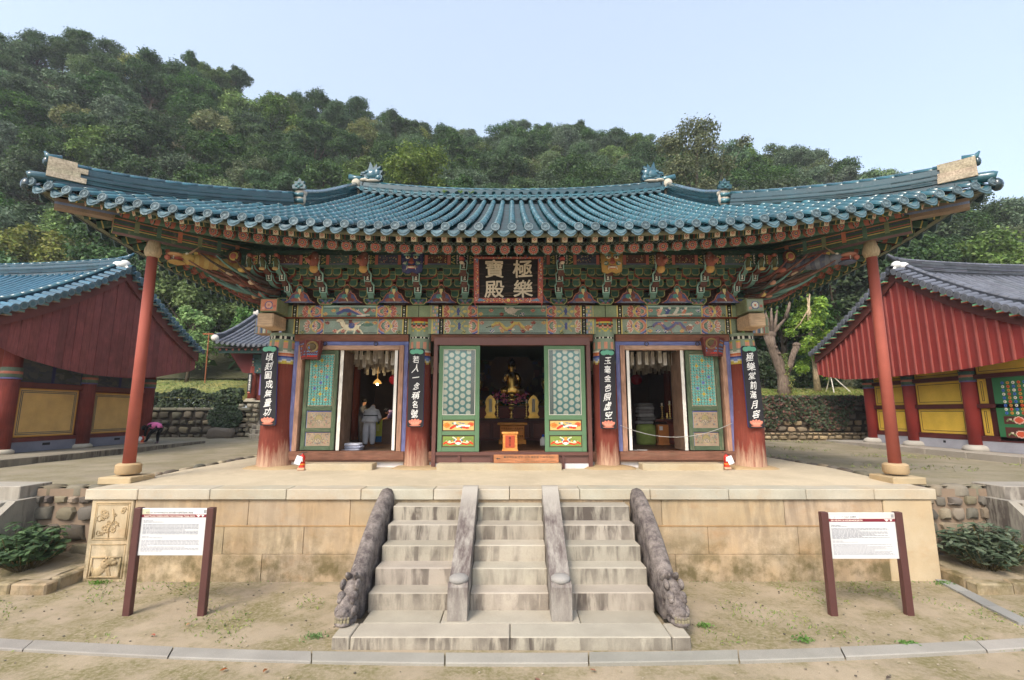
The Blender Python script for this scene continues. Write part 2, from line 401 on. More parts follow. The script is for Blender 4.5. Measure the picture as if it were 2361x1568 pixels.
# kerb along the lower court: a shallow arc of granite slabs
kerb = thing('kerb', None, None, (0, 7.6, 0)); kerb['kind'] = 'structure'
def ky(x): return 7.46+.0072*x*x
kx = [-19.5,-17.6,-15.6,-13.4,-11.3,-9.6,-7.55,-5.15,-2.95,-.98,1.12,3.35,4.98,7.3,9.2,11.2,13.4,15.6,17.8,19.6]
for a, b in zip(kx, kx[1:]):
    mb = MB(); n = 4; P = []
    for i in range(n+1):
        x = a+.012+(b-a-.024)*i/n; sk = -.16 if i == n else (-.14 if i == 0 else 0)
        P.append((x, ky(x)))
    top = .045+random.uniform(-.008, .008); w = .29
    vs = []
    for x, y in P: vs += [(x, y, -.1), (x, y, top-.012), (x, y+.015, top), (x+.12*math.copysign(1, x)*min(1, abs(x)/3), y+w, top), (x+.12*math.copysign(1, x)*min(1, abs(x)/3), y+w, -.1)]
    fs = []
    for i in range(n):
        for k in range(4): fs.append((i*5+k, (i+1)*5+k, (i+1)*5+k+1, i*5+k+1))
    fs += [(0,1,2,3,4), tuple(n*5+k for k in (4,3,2,1,0))]
    obj('kerb_stone', mb.add(vs, fs, jit(S(150,146,137), .08)), M['granite'], kerb)
# diagonal flat drain strip beside the right bed
strip = thing('kerb', None, None, (9.2, 9.8, 0)); strip['kind'] = 'structure'
SP = [(9.38, 10.9), (9.22, 10.2), (9.05, 9.5), (8.92, 8.75), (9.5, 8.1)]
for (a, b), (c, d) in zip(SP[:3], SP[1:4]):
    mb = MB(); mb.bar((a, b-.01, .01), (c, d+.01, .01), .26, .08, jit(S(142,141,136), .05)); obj('kerb_stone', mb, M['granite'], strip)
# ---- stone platform (gidan)
PZ = 1.95; PY = 10.94; PX = 9.4
plat = thing('stone_platform', 'tan granite platform with pale capstones carrying the main painted hall', 'platform', (0, PY, 0))
core = MB(); core.box((-PX+.12, PY+.12, -.3), (PX-.12, 26.8, 1.7), S(150,130,100)); obj('core', core, M['granite_warm'], plat)
def ptop(x, y): return PZ-.004+max(0, min(1, (y-11.4)/2.4))*.08+.006*nz2(x, y, 1.1)
mb = MB(); vs = []; fs = []; nx, ny = 60, 40
for j in range(ny+1):
    for i in range(nx+1):
        x = -PX+.02+(2*PX-.04)*i/nx; y = 11.3+(26.7-11.3)*j/ny; vs.append((x, y, ptop(x, y)))
for j in range(ny):
    for i in range(nx): a = j*(nx+1)+i; fs.append((a, a+1, a+nx+2, a+nx+1))
mb.add(vs, fs); obj('earth_top', mb, M['sand_clean'], plat, smooth=True)
cj = [203,324,489,664,835,1001,1175,1336,1497,1677,1854,2010,2152]
cX = [(p-1180.5)*.00977 for p in cj]
for a, b in zip(cX, cX[1:]):
    mb = MB(); mb.box((a+.006, PY-.07, 1.72+random.uniform(0,.006)), (b-.006, PY+.52, PZ+random.uniform(-.003,.006)), jit(GRL, .05), .014); obj('capstone', mb, M['granite_cap'], plat)
for sx in (-1, 1):
    y = PY+.54
    while y < 26:
        L = random.uniform(1.3, 1.9); mb = MB(); x0, x1 = sorted((sx*(PX+.13), sx*(PX-.4)))
        mb.box((x0, y, 1.72), (x1, min(26.8, y+L-.01), PZ+.002), jit(GRL, .05), .014); obj('capstone', mb, M['granite_cap'], plat); y += L
rows = [(1.155, 1.715, [-9.4,-8.45,-5.9,-3.62,-2.5,-.8,1.0,2.5,3.35,6.1,8.3,9.4], .0), (.56, 1.145, [-9.4,-8.45,-6.4,-4.62,-2.4,-.5,1.3,2.4,4.35,6.35,8.3,9.4], -.012), (0, .55, [-9.4,-8.45,-5.5,-3.42,-1.7,0,1.9,3.6,6.9,8.3,9.4], -.03)]
for z0, z1, js, dy in rows:
    for a, b in zip(js, js[1:]):
        corner = a < -9.3 or b > 9.3
        if corner: continue
        mb = MB(); mb.box((a+.004, PY+dy, z0-(.25 if z0 == 0 else 0)), (b-.004, PY+.3, z1+.004), jit(S(178,160,134), .09), .008)
        obj('wall_block', mb, M['granite_warm'], plat)
mb = MB(); mb.box((-8.45, PY-.022, 1.14), (8.3, PY+.1, 1.165), S(170,138,98)); obj('ledge', mb, M['granite_warm'], plat)
for sx, x0, x1 in ((-1, -9.4, -8.46), (1, 8.31, 9.4)):
    mb = MB(); mb.box((x0, PY-.03, -.25), (x1, PY+.4, 1.715), S(184,168,140), .02); cs = obj('corner_block', mb, M['granite_warm'] if sx < 0 else M['granite_cap'], plat)
    mb = MB(); y0, y1 = PY+.41, 26.8; xx = sorted((sx*9.4, sx*9.1)); mb.box((xx[0], y0, -.25), (xx[1], y1, 1.715), S(172,150,116)); obj('side_wall', mb, M['granite_warm'], plat)
    if sx < 0:      # carved panel: frames, flower spray, seated lion
        mb = MB(); Y = PY-.03; c = S(184,162,126)
        def frame(x0, z0, x1, z1, w=.022, d=.009):
            mb.box((x0, Y-d, z0), (x1, Y, z0+w), c); mb.box((x0, Y-d, z1-w), (x1, Y, z1), c)
            mb.box((x0, Y-d, z0+w), (x0+w, Y, z1-w), c); mb.box((x1-w, Y-d, z0+w), (x1, Y, z1-w), c)
        frame(-9.3, .86, -8.52, 1.66); frame(-9.26, .9, -8.56, 1.62, .012, .01); frame(-9.3, .06, -8.52, .78); frame(-9.24, .08, -8.58, .52, .03, .025)
        def curl(cx, cz, r0, turns, dr, rad=.009):
            pts = []
            for i in range(14):
                t = i/13*turns*2*PI; r = r0*(1-i/13*.8); pts.append((cx+r*math.cos(t*dr), Y-.008, cz+r*math.sin(t*dr)))
            mb.tube(pts, rad, 5, c)
        for q in range(11): curl(-8.91+random.uniform(-.27,.27), 1.0+q*.05+random.uniform(-.03,.03), random.uniform(.05,.1), 1.2, random.choice((-1,1)))
        mb.tube([(-8.93,Y,.92),(-8.95,Y-.01,1.1),(-8.85,Y-.01,1.3),(-8.9,Y-.01,1.52)], .014, 5, c)
        for q in range(9):
            x, z = -8.91+random.uniform(-.26,.26), random.uniform(1.02,1.55)
            for k in range(6): mb.ball((x+.035*math.cos(k), Y-.004, z+.035*math.sin(k)), (.024,.014,.024), c, 6, 4)
        obj('flower_relief', mb, M['granite_warm'], plat, smooth=True)
        mb = MB(); B = lambda x, z, rx, rz, a=0, d=.026: mb.ball((x, Y, z), (rx, d, rz), c, 12, 8, Matrix.Rotation(a, 3, 'Y'))
        B(-9.0,.25,.09,.19,.75); B(-9.1,.18,.1,.1); B(-8.93,.36,.1,.11,.3,.05); B(-8.8,.42,.1,.09,0,.06); B(-8.72,.39,.06,.05,0,.07); B(-8.87,.2,.028,.15,-.25); B(-8.82,.19,.028,.15,-.3); B(-8.78,.09,.045,.025); B(-9.06,.09,.1,.03); B(-9.2,.24,.03,.1,-.3)
        for k in range(7): mb.ball((-8.86+.07*math.cos(k), Y-.03, .43+.07*math.sin(k)), .028, c, 6, 5)
        obj('lion_relief', mb, M['granite_warm'], plat, smooth=True)
# ---- staircase
st = thing('stone_staircase', 'wide granite front staircase with dark streaks and dragon balustrades', 'staircase', (0, 7.9, 0))
sg = S(164,156,141)
for a, b in ((-2.82,-2.53),(-2.53,-.03),(-.03,2.5),(2.5,2.8)):
    mb = MB(); mb.box((a+.006, 7.93, -.2), (b-.006, 8.42, .19), jit(sg, .05), .016); obj('plinth_block', mb, M['granite_step'], st)
for a, b in ((-2.5,-1.2),(-1.2,1.15),(1.15,2.5)):
    mb = MB(); mb.box((a+.006, 8.428, -.2), (b-.006, 9.0, .186+random.uniform(-.004,.002)), jit(sg, .05), .01); obj('plinth_block', mb, M['granite_step'], st)
rz = (PZ-.19)/6; yk = [8.93, 9.32, 9.72, 10.12, 10.52]
segs = ((-2.56,-1.09),(-.75,.66),(1.02,2.53))
for k in range(5):
    z = .19+rz*(k+1)
    for a, b in segs:
        mb = MB(); o = random.uniform(-.008, .008); mb.box((a, yk[k]+o, z-rz-.06), (b, yk[k]+.52+o, z+random.uniform(-.006,.006)), jit(sg, .07), .018); obj('step', mb, M['granite_step'], st)
mb = MB(); mb.box((-2.6, 9.3, -.2), (2.6, 10.93, .3), sg); mb.box((-2.6, 10.0, .3), (2.6, 10.93, .8), sg); mb.box((-2.6, 10.4, .8), (2.6, 10.93, 1.3), sg); obj('infill', mb, M['granite_step'], st)
for x0, x1 in ((-1.09,-.755), (.665,1.015)):
    xc = (x0+x1)/2; mb = MB()
    prof = [(8.48,.19),(8.48,.72),(8.53,.77),(8.75,.79),(9.0,.93),(10.75,2.03),(10.93,2.03),(10.93,.19)]
    mb.prism([(y, z) for y, z in prof], (x0, 0, 0), (0,1,0), (0,0,1), (1,0,0), x1-x0, S(164,158,148)); b_ = obj('balustrade', mb, M['rail_stone'], st)
    mb = MB(); mb.lathe([(.15,.755),(.17,.79),(.165,.83),(.12,.86),(.03,.875)], 18, (xc, 8.66, 0), S(150,146,140)); obj('round_cap', mb, M['granite'], b_, smooth=True)
# dragon balustrades: curved rail that ends in a snarling head
for sx in (-1, 1):
    xc = sx*2.78; mb = MB(); n = 16; ring = 10
    Yc = [10.9,10.84,10.7,10.45,10.15,9.85,9.55,9.25,9.0,8.8]; Zc = [1.86,1.9,1.87,1.77,1.62,1.44,1.24,1.02,.82,.66]
    vs = []; m = len(Yc)
    for i in range(m):
        t = i/(m-1); w = .145+.012*math.sin(t*3); zc = Zc[i]
        prof = [(-w,-9),(-w,-.2),(-w*.98,-.05),(-w*.7,.05),(0,.09),(w*.7,.05),(w*.98,-.05),(w,-.2),(w,-9)]
        for px, pz in prof: vs.append((xc+px+random.uniform(-.006,.006), Yc[i], .1 if pz == -9 else zc+pz+random.uniform(-.006,.006)))
    fs = []
    for i in range(m-1):
        for k in range(8): fs.append((i*9+k, i*9+k+1, (i+1)*9+k+1, (i+1)*9+k))
    fs += [tuple(range(9)), tuple((m-1)*9+k for k in range(9))[::-1]]
    mb.add(vs, fs, S(150,142,138)); rail = obj('dragon_rail', mb, M['stone_weathered'], st, smooth=False, auto=50)
    hb = MB(); c = S(150,142,138)
    def B(x, y, z, rx, ry, rz_, a=0): hb.ball((xc+x, y, z), (rx, ry, rz_), c, 12, 9, Matrix.Rotation(a, 3, 'X'))
    B(0,8.72,.62,.21,.26,.26,.5); B(0,8.52,.42,.22,.26,.24); B(0,8.37,.36,.2,.2,.12); B(0,8.28,.42,.12,.12,.1)      # skull, muzzle, nose
    for e in (-1,1):
        B(e*.13,8.46,.64,.085,.1,.085); B(e*.14,8.39,.58,.055,.05,.055); B(e*.16,8.6,.8,.06,.12,.1); B(e*.09,8.7,.92,.05,.16,.06,-.6); B(e*.09,8.25,.4,.05,.06,.045); B(e*.17,8.45,.4,.07,.17,.1); B(e*.13,8.85,.85,.07,.2,.07,-.6)
    B(0,8.34,.235,.2,.19,.075); B(0,8.5,.2,.2,.25,.1)                                     # lower jaw
    hb.v = [(xc+(v[0]-xc)*.78, 8.72+(v[1]-8.72)*.92, .19+(v[2]-.19)*.88) for v in hb.v]
    hd = obj('dragon_head', hb, M['stone_weathered'], rail, smooth=True)
    tb = MB()
    for k in range(5): tb.box((xc-.155+k*.064, 8.165+abs(k-2)*.02, .255), (xc-.1+k*.064, 8.24, .315), S(138,130,106), .008)
    for k in range(5): tb.box((xc-.155+k*.064, 8.17+abs(k-2)*.02, .318), (xc-.1+k*.064, 8.24, .365), S(130,122,102), .008)
    tb.v = [(xc+(v[0]-xc)*.78, 8.72+(v[1]-8.72)*.92, .19+(v[2]-.19)*.88) for v in tb.v]
    obj('teeth', tb, M['granite'], hd)
# ---- field-stone walls
def rock(mb, O, U, V, N, w, h, d, col, n=8, rough=.3):
    O, U, V, N = Vector(O), Vector(U), Vector(V), Vector(N); ang = [2*PI*(k+random.uniform(-.3,.3))/n for k in range(n)]
    pts = []
    for a in ang:
        ca, sa = math.cos(a), math.sin(a); e = .5
        pts.append((math.copysign(abs(ca)**e, ca)*w/2*random.uniform(1-rough,1), math.copysign(abs(sa)**e, sa)*h/2*random.uniform(1-rough,1)))
    vs = []
    for s, dd in ((1,-.12),(1,d*.35),(.86,d*.8),(.5,d*random.uniform(.95,1.15))):
        for u, v in pts: vs.append(O+U*u*s+V*v*s+N*(dd+random.uniform(-.01,.01)))
    fs = []
    for r_ in range(3):
        for k in range(n): fs.append((r_*n+k, r_*n+(k+1)%n, (r_+1)*n+(k+1)%n, (r_+1)*n+k))
    fs.append(tuple(3*n+k for k in range(n)))
    if U.cross(V).dot(N) < 0: fs = [f[::-1] for f in fs]
    mb.add(vs, fs, col)
def fieldstone(parent, O, U, V, N, W_, H_, rh, cols, asp=(1.0,1.9), d=.09, gap=.05, name='stone', mat='stone_dark', skip=None):
    v = 0; O, U, V, N = Vector(O), Vector(U), Vector(V), Vector(N)
    while v < H_-.06:
        h = min(random.uniform(*rh), H_-v); h = h if H_-v-h > .12 else H_-v; u = -random.uniform(0,.2)
        while u < W_-.05:
            w = h*random.uniform(*asp); w = min(w, W_-u) if W_-u-w < .12 else w
            if skip is None or not skip(u+w/2, v+h/2):
                mb = MB(); rock(mb, O+U*(u+w/2)+V*(v+h/2+random.uniform(-.02,.02)), U, V, N, w-gap*random.uniform(.5,1.3), h-gap*random.uniform(.5,1.2), d*random.uniform(.7,1.3), jit(random.choice(cols), .15)); obj(name, mb, M[mat], parent, auto=38)
            u += w
        v += h
DK = [S(104,98,88), S(124,116,100), S(92,84,76), S(136,124,104), S(112,104,84)]
MORT = S(134,116,98)
for sx, lab in ((-1, 'mortared fieldstone retaining wall with pinkish joints, against the platform flower relief corner'), (1, 'mortared fieldstone retaining wall behind the yellow-tipped shrub')):
    t = thing('retaining_wall', lab, 'wall', (sx*10.6, 11.9, .2), group='fieldstone retaining walls')
    xa, xb = sorted((sx*9.42, sx*11.62)); mb = MB(); mb.box((xa, 11.9, -.2), (xb, 12.3, 1.8), MORT); obj('mortar', mb, M['plaster'], t)
    fieldstone(t, (xa, 11.9, .1), (1,0,0), (0,0,1), (0,-1,0), xb-xa, 1.55, (.26,.5), DK, (.9,1.7), .1, .02)
    x = xa
    while x < xb-.05:
        w = min(random.uniform(.35,.6), xb-x); mb = MB(); rock(mb, (x+w/2, 12.06, 1.76), (1,0,0), (0,-1,0), (0,0,1), w, .42, .12, jit(random.choice(DK), .15)); obj('top_stone', mb, M['stone_dark'], t, smooth=True); x += w
    # outer stretch beyond the side stairs
    t2 = thing('retaining_wall', 'far stretch of fieldstone terrace wall beyond the %s side steps' % ('left' if sx < 0 else 'right'), 'wall', (sx*16.5, 11.9, 0), group='fieldstone retaining walls')
    xa, xb = sorted((sx*14.2, sx*22)); mb = MB(); mb.box((xa, 11.9, -.2), (xb, 12.3, 1.84), MORT); obj('mortar', mb, M['plaster'], t2)
    fieldstone(t2, (xa, 11.9, .05), (1,0,0), (0,0,1), (0,-1,0), xb-xa, 1.75, (.3,.5), DK, (1.1,1.8), .1, .05)
    # side steps
    s = thing('side_steps', ('granite steps to the terrace at the far %s edge' % ('left' if sx < 0 else 'right')), 'steps', (sx*12.9, 11, 0), group='terrace side steps')
    for k in range(6):
        xa, xb = sorted((sx*11.7, sx*14.15)); z = TZ+.06-k*.31; mb = MB(); mb.box((xa, 11.55-k*.4, z-.33), (xb, 12.35-k*.4, z), jit(S(158,152,140), .05), .015); obj('step', mb, M['granite_step'], s)
    xa, xb = sorted((sx*11.5, sx*11.695)); mb = MB(); mb.prism([(9.4,-.2),(9.4,.25),(10.6,1.0),(11.3,1.62),(11.88,1.62),(11.88,-.2)], (xa,0,0), (0,1,0), (0,0,1), (1,0,0), xb-xa, S(150,144,132)); obj('cheek', mb, M['granite_step'], s)
    # planted bed with kerb
    bd = thing('planting_bed', 'raised %s soil bed edged with rough granite kerb stones' % ('left' if sx < 0 else 'right'), 'planting bed', (sx*10.4, 10.9, 0), group='beds beside the platform')
    xa, xb = sorted((sx*9.62, sx*11.5)); mb = MB(); vs = []; fs = []
    for j in range(7):
        for i in range(9): x = xa+(xb-xa)*i/8; y = 10.35+1.6*j/6; vs.append((x, y, .2+.04*nz2(x, y, 2)+.12*j/6))
    for j in range(6):
        for i in range(8): a = j*9+i; fs.append((a,a+1,a+10,a+9))
    mb.add(vs, fs); obj('soil', mb, M['sand'], bd, smooth=True)
    for k, (a, b) in enumerate(((0,.75),(.77,1.5),(1.52,2.3))):
        x0, x1 = sorted((sx*(9.42+a), sx*(9.42+b))); mb = MB(); mb.box((x0+.01, 10.12+.02*k, -.1), (x1-.01, 10.4+.02*k, .23+random.uniform(-.02,.02)), jit(S(160,146,120), .08), .03); obj('kerb_stone', mb, M['granite_warm'], bd)
    x0, x1 = sorted((sx*9.44, sx*9.66)); mb = MB(); mb.box((x0, 10.42, -.1), (x1, 11.85, .25), S(152,138,114), .03); obj('kerb_stone', mb, M['granite_warm'], bd)
    # gutter edging of rough stones between platform and terrace
    g = thing('gutter_edging', 'row of low mossy stones along the platform %s side' % ('left' if sx < 0 else 'right'), 'edging', (sx*10, 12.3, TZ), group='gutter edgings')
    y = 12.2
    while y < 25:
        L = random.uniform(.35,.7); mb = MB(); rock(mb, (sx*(10.0+random.uniform(-.03,.03)), y+L/2, TZ+.02), (1,0,0), (0,1,0), (0,0,1), .3, L*.96, random.uniform(.09,.13), jit(random.choice(DK+[S(150,140,118)]), .15)); obj('stone', mb, M['stone_dark'], g, smooth=True); y += L
# ------------------------------------------------------------------ painted surfaces: a small colour-per-face painter
class Cv:
    def __init__(s, w, h, res, bg):
        s.w, s.h = w, h; s.nx = max(2, int(round(w/res))); s.ny = max(2, int(round(h/res)))
        s.X, s.Y = np.meshgrid((np.arange(s.nx)+.5)*w/s.nx, (np.arange(s.ny)+.5)*h/s.ny)
        s.a = np.empty((s.ny, s.nx, 3), np.float32); s.a[:] = bg
    def fill(s, m, c): s.a[m] = c
    def rect(s, x0, y0, x1, y1, c): s.fill((s.X >= x0)&(s.X < x1)&(s.Y >= y0)&(s.Y < y1), c)
    def E(s, cx, cy, rx, ry, rot=0):
        dx, dy = s.X-cx, s.Y-cy; ca, sa = math.cos(rot), math.sin(rot)
        return ((dx*ca+dy*sa)/rx)**2+((-dx*sa+dy*ca)/ry)**2
    def ell(s, cx, cy, rx, ry, c, rot=0, ol=None, ow=.02):
        if ol is not None: s.fill(s.E(cx, cy, rx+ow, ry+ow, rot) <= 1, ol)
        s.fill(s.E(cx, cy, rx, ry, rot) <= 1, c)
    def ring(s, cx, cy, r, w, c, a0=None, a1=None):
        d = np.hypot(s.X-cx, s.Y-cy); m = (d <= r)&(d > r-w)
        if a0 is not None:
            t = np.mod(np.arctan2(s.Y-cy, s.X-cx)-a0, 2*PI); m &= t <= (a1-a0)
        s.fill(m, c)
    def line(s, p, q, w, c):
        px, py = p; dx, dy = q[0]-px, q[1]-py; L2 = dx*dx+dy*dy+1e-9
        t = np.clip(((s.X-px)*dx+(s.Y-py)*dy)/L2, 0, 1); s.fill(np.hypot(s.X-px-t*dx, s.Y-py-t*dy) <= w/2, c)
    def path(s, P, w, c):
        for a, b in zip(P, P[1:]): s.line(a, b, w, c)
    def poly(s, P, c):
        m = np.zeros(s.X.shape, bool); n = len(P)
        for i in range(n):
            (x0, y0), (x1, y1) = P[i], P[(i+1) % n]
            if y0 == y1: continue
            m ^= ((y0 > s.Y) != (y1 > s.Y)) & (s.X < (x1-x0)*(s.Y-y0)/(y1-y0)+x0)
        s.fill(m, c)
    def lotus(s, cx, cy, r, c, ol, mid, d=1, n=5):
        """side-on lotus opening towards d"""
        for k in range(n):
            a = (k-(n-1)/2)*.55; ux, uy = math.cos(a)*d, math.sin(a)
            s.ell(cx+ux*r*.45, cy+uy*r*.75, r*.5, r*.24, c, math.atan2(uy, ux), ol, r*.09)
        s.ell(cx, cy, r*.22, r*.3, mid)
    def cloud(s, cx, cy, r, c, ol):
        for dx, dy, k in ((0,0,.6),(.55,.1,.42),(-.5,.12,.45),(.1,.4,.42),(-.15,-.3,.35),(.4,-.25,.3)): s.ell(cx+dx*r, cy+dy*r, r*k, r*k*.85, c, 0, ol, r*.1)
        s.ring(cx, cy+.1*r, r*.38, r*.13, ol, 0, 4.4); s.ring(cx+.5*r, cy, r*.25, r*.1, ol, 1, 5)
    def speck(s, cols, p, x0=0, y0=0, x1=9e9, y1=9e9):
        m = (RNG.random(s.X.shape) < p)&(s.X >= x0)&(s.X < x1)&(s.Y >= y0)&(s.Y < y1); idx = RNG.integers(0, len(cols), s.X.shape)
        s.a[m] = np.array(cols, np.float32)[idx[m]]
def gmesh(name, P, col, mat, smooth=False, mask=None):
    """grid mesh from points (H+1,W+1,3) and face colours (H,W,3)"""
    h, w = col.shape[:2]; idx = np.arange((h+1)*(w+1)).reshape(h+1, w+1)
    F = np.stack([idx[:-1,:-1], idx[:-1,1:], idx[1:,1:], idx[1:,:-1]], -1).reshape(-1, 4)
    if mask is not None: F = F[mask.ravel()]; col = col.reshape(-1, 3)[mask.ravel()]
    me = bpy.data.meshes.new(name); me.vertices.add((h+1)*(w+1)); me.vertices.foreach_set('co', np.asarray(P, np.float32).ravel())
    n = len(F); me.loops.add(4*n); me.loops.foreach_set('vertex_index', F.ravel().astype(np.int32)); me.polygons.add(n)
    me.polygons.foreach_set('loop_start', np.arange(0, 4*n, 4, dtype=np.int32)); me.update(calc_edges=True)
    c = np.ones((n, 4), np.float32); c[:, :3] = col.reshape(-1, 3); at = me.color_attributes.new('Col', 'FLOAT_COLOR', 'CORNER')
    at.data.foreach_set('color', np.repeat(c, 4, axis=0).ravel())
    if smooth: me.shade_smooth()
    me.materials.append(mat); return me
def flat(name, cv, O, U, V, mat, parent, cut=None, **k):
    O, U, V = (np.array(q, float) for q in (O, U, V)); u = np.linspace(0, cv.w, cv.nx+1); v = np.linspace(0, cv.h, cv.ny+1)
    P = O+v[:, None, None]*V+u[None, :, None]*U; return obj(name, gmesh(name, P, cv.a, mat, mask=None if cut is None else (np.abs(cv.a-np.array(cut, np.float32)).sum(-1) > 1e-4)), mat, parent, **k)
# palette of the weathered painting
pG = S(126,142,104); pT = S(136,150,128); pTD = S(84,122,106); pR = S(172,82,62); pM = S(112,52,44); pB = S(66,78,138); pBL = S(120,140,186)
pY = S(198,176,78); pP = S(212,148,120); pW = S(212,206,188); pK = S(38,36,36); pO = S(196,108,64); pDG = S(34,70,58)
M['column'] = None
def m_column():
    t = NT('column_wood'); c = t.attr(); z = t.pz()[2]
    n = t.noise(2.4, 6, .65, scale3=(3,3,.35)); grain = t.noise(26, 5, .6, scale3=(1,1,.06))
    f = t.ramp(t.math('SUBTRACT', z, t.math('MULTIPLY', n, 1.9)), 1.15, 1.75, 1, 0)
    pale = t.mix(grain, S(150,118,95), S(222,190,160)); c = t.mul(c, t.ramp(grain, .3, .7, .82, 1.15)); c = t.mul(c, t.ramp(t.noise(1.2, 4), .3, .7, .82, 1.15))
    c = t.mix(t.math('MULTIPLY', f, .85), c, pale); c = t.mix(t.ramp(t.noise(7, 6, .7, scale3=(1,1,.3)), .6, .7, 0, .3), c, S(160,130,110))
    t.set('Base Color', c); t.set('Roughness', .85); t.set('Specular IOR Level', .18); t.bump(grain, .5, .02); return t.m
M['column'] = m_column()
hall = thing('temple_hall', 'main painted wooden hall with blue-green tiled hip-and-gable roof', 'temple hall', (0, 14.46, PZ))
WY = 14.46; CX = (-7.13, -2.86, 2.86, 7.13); CR = S(122,60,48)
def col_head(th, z):
    """painted bands on a column head; th, z arrays, z measured from 5.1 up"""
    c = np.empty(z.shape+(3,), np.float32); c[:] = CR; w = .03*np.abs(np.sin(th*5)); q = z-w
    for z0, z1, k in ((.0,.05,pY),(.05,.1,pW),(.1,.17,pBL),(.17,.22,pB),(.22,.27,pP),(.27,.33,pO),(.33,.38,pW)): c[(q >= z0)&(q < z1)] = k
    m = (q >= .38)&(z < .78); c[m] = pT; k = np.mod(th*5/(2*PI)*2, 1)-.5
    d = np.hypot(k*.5, (z-.58)); c[m&(d < .13)] = pY; c[m&(d < .115)] = pP; c[m&(d < .06)] = pR
    m = (z >= .78)&(z < .86); c[m] = pK; c[m&(np.abs(np.mod(th*16/(2*PI), 1)-.5) < .25)] = pW
    c[(z >= .86)] = pT; q2 = z-.04*np.abs(np.sin(th*6))
    for z0, z1, k in ((1.0,1.04,pY),(1.04,1.1,pG),(1.1,1.15,pP),(1.15,1.2,pM),(1.2,1.24,pTD),(1.24,1.28,pY)): c[(q2 >= z0)&(q2 < z1)] = k
    c[z >= 1.3] = S(150,52,40); return c
for i, x in enumerate(CX):
    corner = i in (0, 3); r0, r1 = (.53, .385) if corner else (.385, .325); top = 6.05 if corner else 6.52
    n = 40; nz_ = 84; th = np.linspace(0, 2*PI, n+1); z = np.linspace(2.08, top, nz_+1); TH, Z = np.meshgrid(th, z)
    t = (Z-2.08)/(6.5-2.08); rr = r0+(r1-r0)*t**.8+(.018*np.sin(TH*3+i*2)+.012*np.sin(TH*5+Z*1.7+i))*(1-t*.8)*(1.3 if corner else 1)
    P = np.stack([x+rr*np.cos(TH)+(.03*np.sin(Z*1.1+i) if corner else 0), WY+rr*np.sin(TH), Z], -1)
    tm, zm = (TH[:-1,:-1]+TH[1:,1:])/2, (Z[:-1,:-1]+Z[1:,1:])/2
    col = col_head(tm, zm-5.1); col[zm < 5.1] = CR
    c_ = obj('column', gmesh('column', P, col, M['column'], True), M['column'], hall)
    mb = MB(); rock(mb, (x+random.uniform(-.1,.1), WY+.02, 2.0), (1,0,0), (0,1,0), (0,0,1), random.uniform(1.65,1.95), 1.5, .1, S(170,148,114), 14, .14); obj('base_stone', mb, M['granite_cap'], c_, smooth=True)
for x in (-7.13, -2.86, 2.86, 7.13):      # rear and side columns
    for y in (17.7, 21, 24.3):
        if y < 24 and abs(x) < 7: continue
        mb = MB(); mb.tube([(x,y,2.05),(x,y,6.5)], [.36,.32], 16, CR); obj('column', mb, M['column'], hall, smooth=True)
